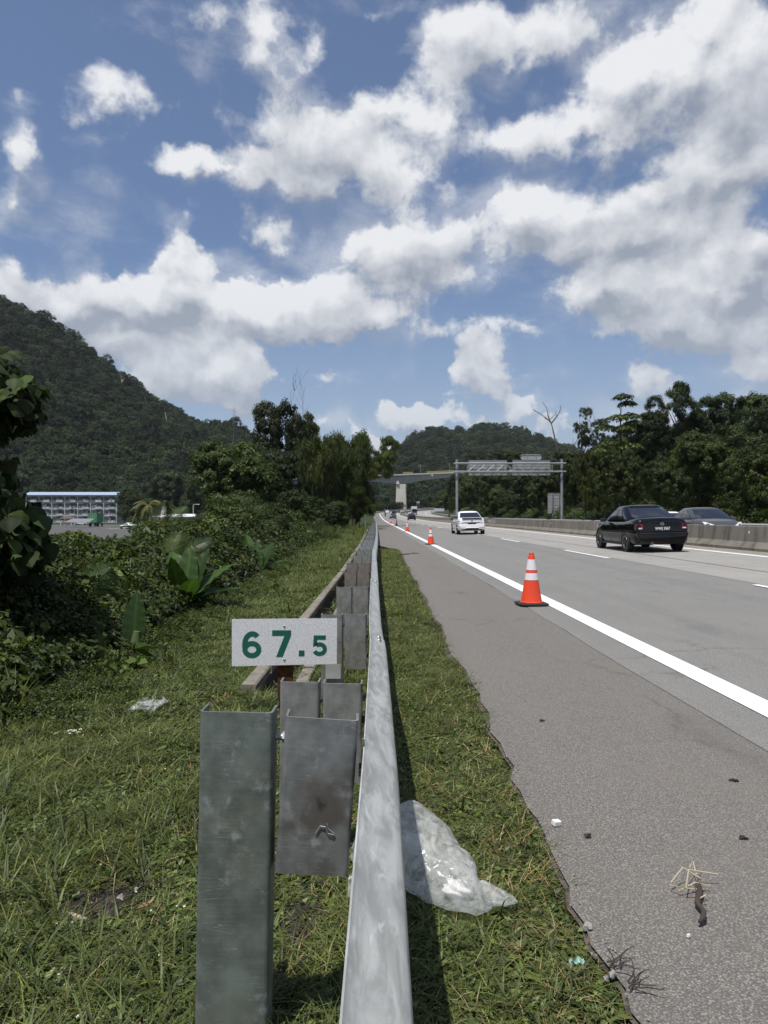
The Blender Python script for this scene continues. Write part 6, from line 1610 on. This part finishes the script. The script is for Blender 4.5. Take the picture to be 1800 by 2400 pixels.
# tall grass tussock at the end of the verge
def tuft_mesh(seed, m, n, h, w, lean, rad, curl=.5, seg=3, tvar=.25, base=1.0, lo=.5):
    rng = np.random.default_rng(seed); V, Fq, T = [], [], []
    for k in range(n):
        a = rng.uniform(0, 6.28); r = rad*rng.random()**.5; p = np.array([math.cos(a)*r, math.sin(a)*r, -.004]); b = rng.uniform(0, 6.28); hh = h*rng.uniform(lo, 1.15); ln = lean*rng.uniform(.4, 1.3)
        d = np.array([math.cos(b), math.sin(b), 0]); s_ = np.array([-d[1], d[0], 0]); ww = w*rng.uniform(.7, 1.3)*.5; t0 = base*(1+rng.normal(0, tvar)); b0 = len(V)
        yl = rng.random() < .10
        for i in range(seg+1):
            q = i/seg; c = p+d*hh*(ln*q+curl*q*q)+np.array([0, 0, hh*(q*(1-.35*ln*q)-curl*.45*q*q)]); wi = ww*(1-q**1.6) if i < seg else .0004
            V += [c-s_*wi, c+s_*wi]; tt = max(.25, t0); T += [[tt*(1.9 if yl else 1), tt*(1.45 if yl else 1), tt*(1.1 if yl else 1)]]*2
        for i in range(seg): Fq.append((b0+2*i, b0+2*i+1, b0+2*i+3, b0+2*i+2))
    return npmesh('tuft', V, Fq, m, np.array(T))
tg = thing('grass_tussock', 'tall tussock of upright grass between the verge and the bamboo', 'grass clump', (Xat(770, 37), 37, -.1)); 
o = obj('blades', tuft_mesh(200, M['grass'], 420, 1.15, .016, .35, .75, .35, 4), tg); o['kind'] = 'stuff'; o.color = (.75,.85,.7,1)
tg = thing('grass_tussock', 'low tussock of long grass blades at the left edge of the verge', 'grass clump', (-2.5, 4.55, -.06))
o = obj('blades', tuft_mesh(201, M['grass'], 60, .42, .010, .25, .22, .35, 4), tg); o['kind'] = 'stuff'; o.color = (1.3,1.25,1,1)

# ================================================================== grass
fine = [tuft_mesh(300+k, M['grass'], 26, .042, .0036, .9, .055, .6, 2) for k in range(3)]
broad = [clump_mesh(310+k, M['grass'], 18, .045, .030, .38, .45, .04, .28, .2) for k in range(3)]
mid = [tuft_mesh(320+k, M['grass'], 14, .085, .0048, .7, .05, .6, 3) for k in range(2)]
tall = [tuft_mesh(330+k, M['grass'], 9, .17, .0075, .45, .035, .55, 4) for k in range(2)]
straw = [tuft_mesh(340+k, M['straw'], 9, .07, .0028, 1.6, .05, .2, 2) for k in range(2)]
protos = fine+broad+mid+tall+straw      # 3,3,2,2,2
rng = np.random.default_rng(77); P, I, SC = [], [], []
def mudfield(x, y): return math.exp(-(((x+.92)/.28)**2+((y-2.42)/.16)**2))+.8*math.exp(-(((x+.24)/.09)**2+((y-2.25)/.25)**2))
def sow(n, xr, yr, wts, s0, s1, edge=None):
    k = 0
    for _ in range(n):
        y = yr[0]+(yr[1]-yr[0])*rng.random(); x = rng.uniform(xr(y)[0], xr(y)[1])
        pt = vnoise(x*2.1+y*1.7)*.5+vnoise(x*5.3-y*3.1+9)*.5; mf = mudfield(x, y)
        if rng.random() < mf*1.05 or (y > 5.2 and drain_x(y)-.01 < x < drain_x(y)+.36): continue
        if -.43 < x < -.23 and 1.70 < y < 1.80: continue
        if x > .3 and x > shoulder_edge(y)+.01-.06*rng.random(): continue
        if pt < .34 and rng.random() < .42: continue
        w = np.array(wts, float); w[2] *= .4+1.6*(pt > .58); w[4] *= 1+3*mf+(2.0 if x > .3 and x > shoulder_edge(y)-.22 else 0)+1.5*(pt < .35); w[1] *= .5+1.2*(pt < .55); w /= w.sum()
        g_ = rng.choice(5, p=w); I.append([0, 3, 6, 8, 10][g_]+rng.integers(0, [3, 3, 2, 2, 2][g_])); P.append((x, y, verge_z(x, y))); SC.append(rng.uniform(s0, s1)*(1.0 if g_ < 3 else rng.uniform(.6, 1.1)))
L_ = lambda y: (max(-3.6, -2.62-.018*max(0, y-6)-.1, -.62*y-.35), min(.02, 9)); Rr = lambda y: (.02, .98)
sow(2200, lambda y: (max(-2.2, -.55*y), -.5), (1.5, 3.4), (.4, 4.5, .5, .35, .2), .9, 1.5)
sow(1200, lambda y: (-.6, .75), (1.4, 4.0), (.4, 4.5, .4, .05, .2), .8, 1.3)
sow(11000, L_, (1.15, 3.4), (5, 4.5, 1.1, .22, .45), .75, 1.25)
sow(12500, L_, (3.4, 7.5), (5, 3.2, 1.6, .16, .35), .95, 1.5)
sow(9000, L_, (7.5, 17), (5, 2.0, 2.0, .10, .25), 1.4, 2.2)
sow(7000, lambda y: (-3.6-.01*y, .02), (17, 40), (5, 1, 2, .15, .15), 2.3, 3.6)
sow(3500, lambda y: (-4.6, .02), (40, 92), (5, 0, 2, .2, .1), 3.5, 5.5)
sow(6500, Rr, (1.3, 3.6), (5.5, 4.2, 1.0, .12, .7), .7, 1.15)
sow(6500, Rr, (3.6, 8), (6, 3.0, .9, .06, .5), .85, 1.3)
sow(5500, Rr, (8, 28), (6, 1.2, .8, .02, .3), 1.2, 1.9)
n = len(P); I = np.array(I); SC = np.array(SC)
scatter('grass', P, np.stack([rng.normal(0, .12, n), rng.normal(0, .12, n), rng.uniform(0, 6.28, n)], 1), SC, I, protos, label='mown and weedy grass of the verge on both sides of the guardrail')
# small white flowers in the grass
fm = MB()
for j in range(5):
    a = j*1.257; fm.add([(0,0,.05), (math.cos(a-.5)*.004, math.sin(a-.5)*.004, .052), (math.cos(a)*.008, math.sin(a)*.008, .05), (math.cos(a+.5)*.004, math.sin(a+.5)*.004, .052)], [(0,1,2,3)])
fm = fm.mesh('flower_head', plain('white petal', (.62,.62,.50), .7)); P = []
for k in range(170):
    y = 1.7+6*rng.random()**1.3; P.append((rng.uniform(max(-2.4, -.55*y), -.5), y, 0)); P[-1] = (P[-1][0], y, verge_z(P[-1][0], y)+.015)
n = len(P); scatter('flowers', P, np.stack([rng.normal(-.3, .3, n), rng.normal(0, .3, n), rng.uniform(0, 6, n)], 1), rng.uniform(.35, .75, n), np.zeros(n, int), [fm], label='tiny white flower heads dotted through the left grass')

# ================================================================== bare soil, litter
def blob(name, c, r, m, seed, n=3, amp=.35, parent=None, sq=(1,1,1)):
    bm = bmesh.new(); bmesh.ops.create_icosphere(bm, subdivisions=n, radius=1); rng = random.Random(seed); o_ = [rng.uniform(0, 9) for _ in range(3)]
    for v in bm.verts:
        d = v.co.normalized(); k = 1+amp*(math.sin(d.x*3.1+o_[0])*math.sin(d.y*2.7+o_[1])+.5*math.sin(d.z*5+d.x*4+o_[2])); v.co = Vector((d.x*r*k*sq[0], d.y*r*k*sq[1], d.z*r*k*sq[2]))
    me = bpy.data.meshes.new(name); bm.to_mesh(me); bm.free(); me.materials.append(m)
    for p in me.polygons: p.use_smooth = n > 2
    return obj(name, me, parent, c)
for (cx_, cy_, rx_, ry_) in ((-.92, 2.42, .25, .15), (-.24, 2.25, .09, .26)):
    V = []; Fc = []; n_ = 26
    for j in range(n_+1):
        for i in range(n_+1):
            x, y = cx_+(i/n_*2-1)*rx_*1.5, cy_+(j/n_*2-1)*ry_*1.5; q_ = math.exp(-(((x-cx_)/rx_)**2+((y-cy_)/ry_)**2)*1.2)
            V.append((x, y, verge_z(x, y)-.012+.028*q_+(vnoise(x*41+y*23)-.5)*.022*q_+(vnoise(x*83-y*67)-.5)*.012*q_))
    Fc = [(j*(n_+1)+i, j*(n_+1)+i+1, (j+1)*(n_+1)+i+1, (j+1)*(n_+1)+i) for j in range(n_) for i in range(n_)]
    tag(obj('bare_soil', npmesh('bare_soil', V, Fc, M['mud'])), kind='structure')
P = []; rng = np.random.default_rng(5)
for (cx_, cy_, rx_, ry_, n_) in ((-.92, 2.42, .25, .15, 260), (-.24, 2.25, .09, .26, 130)):
    for k in range(n_):
        x, y = cx_+rng.normal(0, .5)*rx_, cy_+rng.normal(0, .5)*ry_; P.append((x, y, verge_z(x, y)+.006))
n = len(P); cl_ = [blob('clod', (0,0,-9), .012, M['mud'], 3, 2, .5), blob('clod', (0,0,-9), .010, M['mud'], 8, 2, .6, None, (1.4,.8,.7)), blob('clod', (0,0,-9), .008, M['stone'], 9, 1, .4)]
scatter('soil_clods', P, rng.uniform(0, 6, (n, 3)), rng.uniform(.4, 1.5, n), rng.choice(3, n, p=[.5,.38,.12]), [o.data for o in cl_], label='crumbly dark soil clods on the bare patches by the first post')
for o in cl_: bpy.data.objects.remove(o)
def GXY(px_, py_, z=0.0): Y = (HC-z)*F/(py_-VY); return Vector((Xat(px_, Y), Y, z))
for i, (px_, py_, r_, lb) in enumerate([(280, 2092, .020, 'dark grey stone in the bare soil patch left of the first post'), (245, 2045, .013, 'small stone at the far side of the bare soil patch'), (322, 2070, .016, 'stone half sunk in the soil nearest the first post')]):
    p = GXY(px_, py_); p.z = verge_z(p.x, p.y)+.006; o = blob('stone', p, r_, M['stone'], i, 2); tag(o, lb, 'stone', 'stones in the soil patch')
wd1 = plain('split wood', (.30,.16,.07), .8, var=.5, scale=40); wd2 = plain('pale wood chip', (.40,.30,.22), .8, var=.3, scale=40)
def chip(label, px_, py_, L, w, rz, m, seed):
    p = GXY(px_, py_); p.z = verge_z(p.x, p.y)+.022; mb = MB(); rg = random.Random(seed)
    mb.loft([[(x, -w*k, -.004), (x, w*k, -.005), (x, w*k*.7, .005), (x, -w*k*.8, .006)] for x, k in ((-L, .15), (-L*.5, .8), (0, 1), (L*.5, .75), (L, .1))]); o = mb.build('wood_chip', m, None, loc=p, rot=(.15, .1, rz)); tag(o, label, 'wood chip', 'wood chips by the soil patch')
chip('orange-brown split wood chip in the soil patch', 340, 2115, .040, .012, 1.15, wd1, 1)
chip('long pale wood chip lying in the grass left of the soil patch', 185, 2135, .050, .009, -.35, wd2, 2)
for k, (a, b) in enumerate([((230, 2075), (298, 2030)), ((312, 2088), (350, 2070)), ((370, 2225), (470, 2240))]):
    p, q_ = GXY(*a), GXY(*b); p.z = verge_z(p.x, p.y)+.025; q_.z = verge_z(q_.x, q_.y)+.03; mb = MB(); mb.tube([p, p.lerp(q_, .5)+Vector((0,0,.006)), q_], .0024, 5)
    tag(mb.build('straw_stalk', M['straw'], None), ['straight straw stalk across the soil patch', 'short straw stalk near the wood chip', 'thin straw stalk left of the foot of the first post'][k], 'stalk', 'dry stalks')
# white flower clump and clear plastic scrap in the left grass
fc = thing('flower_clump', 'small clump of white and yellow flowers in the left grass', 'flowers', GXY(172, 1744)); fc.location.z = .03
for k in range(9):
    rg2 = random.Random(k+60); mb = MB(); c = Vector((rg2.gauss(0, .022), rg2.gauss(0, .02), .03+rg2.uniform(0, .02)))
    for j in range(5):
        a = j*1.257+k; mb.add([c, c+Vector((math.cos(a-.5)*.007, math.sin(a-.5)*.007, .002)), c+Vector((math.cos(a)*.012, math.sin(a)*.012, 0)), c+Vector((math.cos(a+.5)*.007, math.sin(a+.5)*.007, .002))], [(0,1,2,3)])
    mb.build('flower', plain('yellow white petal', (.66,.62,.32) if k % 3 == 0 else (.66,.66,.60), .7), fc)

def film_mat(name, alpha, tintc=(.80,.82,.82)):
    m = bpy.data.materials.new(name); m.use_nodes = True; t = NT(m.node_tree); t.n.clear()
    out = t.new('ShaderNodeOutputMaterial'); b = t.new('ShaderNodeBsdfPrincipled'); tr = t.new('ShaderNodeBsdfTransparent'); tl = t.new('ShaderNodeBsdfTranslucent'); m1 = t.new('ShaderNodeMixShader'); m2 = t.new('ShaderNodeMixShader')
    p = objco(t); n = t.noise(p, 14, 6, .6, dist=1.2); n2 = t.noise(p, 70, 4, .65, dist=.8)
    b.inputs['Base Color'].default_value = (*tintc, 1); b.inputs['Roughness'].default_value = .14; b.inputs['Specular IOR Level'].default_value = .9
    tl.inputs['Color'].default_value = (*tintc, 1); bump(t, b, t.math('ADD', n, t.math('MULTIPLY', n2, .4)), .35, .006)
    m1.inputs[0].default_value = .35; t.l.new(b.outputs[0], m1.inputs[1]); t.l.new(tl.outputs[0], m1.inputs[2])
    t.put(m2.inputs[0], t.ramp(n, .3, .72, alpha-.16, alpha+.2)); t.l.new(tr.outputs[0], m2.inputs[1]); t.l.new(m1.outputs[0], m2.inputs[2]); t.l.new(m2.outputs[0], out.inputs[0]); return m
film = film_mat('cloudy plastic film', .29, (.86,.88,.89))
# plastic bag lying half under the rail: a crumpled flattened sack with a knotted neck
from mathutils import noise as mnoise
def crease(p, sc, seed):
    """sharp-folded crumple: ridged noise at a few sizes"""
    v = 0; a_ = 1.0
    for k in range(3):
        q_ = Vector(p)*sc*(2.05**k)+Vector((seed*3.1, seed*1.7, k*5.3)); v += a_*(.5-abs(mnoise.noise(q_+Vector((mnoise.noise(q_*.7),)*3)*.6))); a_ *= .45
    return v
def bag():
    spine = [(-.04, 2.52, .04), (.03, 2.55, .085), (.12, 2.54, .10), (.20, 2.48, .085), (.27, 2.41, .058), (.33, 2.355, .052), (.375, 2.335, .046), (.408, 2.335, .026), (.425, 2.342, .020), (.445, 2.36, .030), (.475, 2.39, .022)]
    wid = [.10, .165, .180, .160, .130, .105, .085, .050, .022, .060, .078]; hgt = [.05, .110, .140, .120, .095, .080, .068, .038, .013, .028, .012]
    ns, nr_ = 120, 120; V = []; S_ = np.linspace(0, 1, len(spine)); sp_ = lambda q, k: np.interp(q, S_, [s[k] for s in spine])
    for i in range(ns):
        q = i/(ns-1); c = np.array([sp_(q, k) for k in range(3)]); w = np.interp(q, S_, wid); h = np.interp(q, S_, hgt)
        d = np.array([sp_(min(1, q+.04), k)-sp_(max(0, q-.04), k) for k in range(3)]); d[2] = 0; d /= np.linalg.norm(d); sd = np.array([-d[1], d[0], 0])
        for k in range(nr_):
            a = 2*math.pi*k/nr_; ca, sa = math.cos(a), math.sin(a)
            p = c+sd*w*ca*(abs(ca)**-.18 if abs(ca) > .05 else 1)+np.array([0, 0, 1])*h*(sa if sa > 0 else sa*.5)
            n_ = sd*ca*.5+np.array([0, 0, 1])*sa
            amp = .030*(.35+.65*min(1, w/.12)); stretch = Vector((p[0]*.8, p[1]*1.25, p[2]))
            p = p+n_*amp*(crease(stretch, 9, 1)-.25)+sd*ca*.016*crease((p[0], p[1], 0), 14, 4)
            p[2] = max(p[2], .010+.008*crease((p[0], p[1], 0), 20, 2)); V.append(p)
    Fq = [(i*nr_+k, i*nr_+(k+1) % nr_, (i+1)*nr_+(k+1) % nr_, (i+1)*nr_+k) for i in range(ns-1) for k in range(nr_)]
    V = [((p[0] if p[0] < .08 else .08+(p[0]-.08)*.86), p[1], p[2]) for p in V]
    t = thing('plastic_bag', 'crumpled translucent white plastic bag with knotted end lying in the grass under the rail', 'plastic bag', (0, 0, 0))
    obj('bag_body', npmesh('bag_body', V, Fq, film, smooth=True), t)
    blob('stuffing', (.275, 2.375, .040), .036, plain('white wrapping', (.60,.60,.58), .8, var=.1, bmp=.6), 4, 3, .4, t, (1.3, .9, .5))
    V = []
    for j in range(31):
        for i in range(41):
            u, v = i/40, j/30; x, y = -.085+.16*u, 2.34+.10*v; V.append((x, y+.02*math.sin(u*7), .02+.045*crease((x, y, 0), 12, 7)+.02*v))
    obj('loose_flap', npmesh('loose_flap', V, [(j*41+i, j*41+i+1, (j+1)*41+i+1, (j+1)*41+i) for j in range(30) for i in range(40)], film, smooth=True), t)
bag()
# clear plastic scrap in the grass
p = GXY(350, 1668); V = []
for j in range(41):
    for i in range(41):
        u, v = i/40-.5, j/40-.5; V.append((p.x+u*.17+.03*v, p.y+v*.26, .015+.07*crease((u*.3, v*.35, 0), 11, 3)))
tag(obj('plastic_scrap', npmesh('plastic_scrap', V, [(j*41+i, j*41+i+1, (j+1)*41+i+1, (j+1)*41+i) for j in range(40) for i in range(40)], film_mat('clear film', .17), smooth=True)), 'crumpled clear plastic scrap in the grass left of the first post', 'plastic scrap')
p = GXY(1352, 2278); V = []
for j in range(5):
    for i in range(11): u, v = i/10-.5, j/4-.5; V.append((p.x+u*.046, p.y+v*.016+u*.015, .03+.006*math.sin(u*12)+.006*math.cos(v*9+u*7)))
tag(obj('wrapper', npmesh('wrapper', V, [(j*11+i, j*11+i+1, (j+1)*11+i+1, (j+1)*11+i) for j in range(4) for i in range(10)], plain('turquoise wrapper', (.20,.36,.32), .4), smooth=True)), 'torn turquoise wrapper lying in the grass beside the shoulder', 'wrapper')
# things on the shoulder
p = GXY(1304, 1930); mb = MB(); mb.box((0,0,0), (.034, .026, .022), b=.005); tag(mb.build('white_pebble', plain('white stone', (.66,.66,.64), .8), None, loc=(p.x, p.y, .003), rot=(.1,.1,.4)), 'white angular pebble at the edge of the shoulder beside the bag', 'pebble')
p = GXY(1614, 2191); tag(blob('white_pebble', (p.x, p.y, -.002), .006, plain('white chip', (.66,.66,.64), .8), 5, 2), 'tiny white pebble on the shoulder below the dry weed', 'pebble')
for i, (px_, py_, s_, lb) in enumerate([(1742, 1963, .018, 'flat dark tar lump near the right edge of the shoulder'), (1377, 1958, .017, 'dark crumpled leaf on the shoulder near the white pebble'), (1722, 1829, .022, 'dark scrap high on the shoulder right'), (1270, 1688, .016, 'dark scrap on the shoulder left of the cone line')]):
    p = GXY(px_, py_); o = blob('debris', (p.x, p.y, .001), s_, plain('dark debris', (.03,.026,.024), .9), 10+i, 2, .5, None, (1, .6, .35)); tag(o, lb, 'debris', 'dark scraps on the shoulder')
dw = thing('dry_weed', 'pulled-up dry weed with dark root and pale stalks on the shoulder', 'weed', GXY(1635, 2110)); dw.location.z = 0
rt = plain('dark root', (.045,.033,.026), .9, var=.4); pale = plain('pale stalk', (.42,.36,.25), .8)
def L2(a): return [GXY(*q_)-dw.location+Vector((0,0,z_)) for q_, z_ in a]
mb = MB(); mb.tube(L2([((1638,2083),.02),((1640,2102),.018),((1634,2125),.012),((1650,2145),.012),((1648,2160),.012),((1638,2168),.01)]), [.006,.012,.009,.008,.009,.004], 8); mb.build('root', rt, dw)
for a in ([((1570,2084),.015),((1608,2102),.03),((1614,2068),.045),((1684,2069),.03)], [((1608,2102),.03),((1650,2100),.02)], [((1572,2082),.02),((1600,2066),.05),((1640,2078),.03)], [((1616,2066),.05),((1624,2054),.055),((1632,2070),.03)], [((1636,2118),.015),((1655,2118),.03)], [((1590,2095),.01),((1630,2088),.03),((1665,2084),.01)]):
    mb = MB(); mb.tube(L2(a), .0022, 5); mb.build('stalk', pale, dw)
for k in range(12):
    rg2 = random.Random(k+5); mb = MB(); a0 = (1640+rg2.gauss(0, 6), 2095+rg2.gauss(0, 12)); mb.tube(L2([((a0[0], a0[1]), .015), ((a0[0]+rg2.gauss(0, 14), a0[1]+rg2.gauss(0, 6)), .03)]), .0014, 4); mb.build('rootlet', rt, dw)
# twigs at the lip of the shoulder
rg = random.Random(19)
for k, (px_, py_, lb) in enumerate([(1478, 2310, 'branched dark twig on the lip of the shoulder at the bottom'), (1440, 2268, 'twig beside the pale stones at the shoulder edge')]):
    p = GXY(px_, py_); tw = thing('twig', lb, 'twig', (p.x, p.y, .0), 0, 'twigs along the shoulder edge'); m_ = rt if k < 2 else pale
    for j in range(5 if k < 2 else 2):
        a = rg.uniform(-.6, 1.2); pts = [Vector((rg.uniform(-.02, .02), rg.uniform(-.02, .02), .008))]
        for i in range(5): a += rg.uniform(-.5, .5); pts.append(pts[-1]+Vector((math.cos(a)*.016, math.sin(a)*.016, rg.uniform(-.002, .009))))
        mb = MB(); mb.tube(pts, [.0028, .0026, .0022, .0018, .0014, .0008], 5); mb.build('stem', m_, tw)
for k, (px_, py_) in enumerate([(1378, 2168), (1435, 2280), (1420, 2290)]):
    p = GXY(px_, py_); o = blob('stone', (p.x, p.y, -.005), .014-.003*k, plain('pale stone', (.24,.23,.215), .85), 30+k, 2); tag(o, ['pale stone at the shoulder edge below the bag', 'pale stone beside the branched twig', 'smallest pale stone left of the branched twig'][k], 'stone', 'pale stones at the shoulder edge')
n = 420; P = []
for k in range(n):
    y = 1.6+26*rng.random()**1.6; P.append((shoulder_edge(y)+rng.normal(-.01, .035)+abs(rng.normal(0, .05)), y, .004+cross(1, .8)))
scatter('crumbs', P, rng.uniform(0, 6, (n, 3)), rng.uniform(.25, 1.0, n), np.zeros(n, int), [blob('crumb', (0,0,-9), .005, M['stone'], 3, 1).data], label='asphalt crumbs and grit along the edge of the shoulder')
for o in [o for o in bpy.data.objects if o.name.startswith('crumb') and o.name != 'crumbs' and o.type == 'MESH' and o.location.z < -8]: bpy.data.objects.remove(o)
# dirt clods far along the shoulder
for k, (px_, py_, lb) in enumerate([(893, 1240, 'dark dirt lumps on the far shoulder near the joint'), (948, 1299, 'dark weed clump at the end of the grass strip'), (972, 1297, 'dark scrap on the shoulder beside the weed clump')]):
    p = GXY(px_, py_); o = blob('dirt_clod', (p.x, p.y, .0), .0028*p.y, plain('dirt', (.035,.03,.026), .95), 50+k, 2, .5, None, (2.2, .8, .35)); tag(o, lb, 'dirt', 'dirt on the far shoulder')

HAZE = .00007
# ================================================================== the air: thin even haze round the whole place
hz = bpy.data.materials.new('haze'); hz.use_nodes = True; t = NT(hz.node_tree); t.n.clear()
ho = t.new('ShaderNodeOutputMaterial'); pv = t.new('ShaderNodeVolumePrincipled'); pv.inputs['Color'].default_value = (.80,.87,.98,1); pv.inputs['Density'].default_value = HAZE; pv.inputs['Anisotropy'].default_value = .2
t.l.new(pv.outputs[0], ho.inputs['Volume'])
mb = MB(); mb.box((0, 500, 175), (13200, 15200, 420)); hb = mb.build('haze', hz); tag(hb, kind='stuff')
S.cycles.volume_step_rate = 10; S.cycles.volume_max_steps = 32
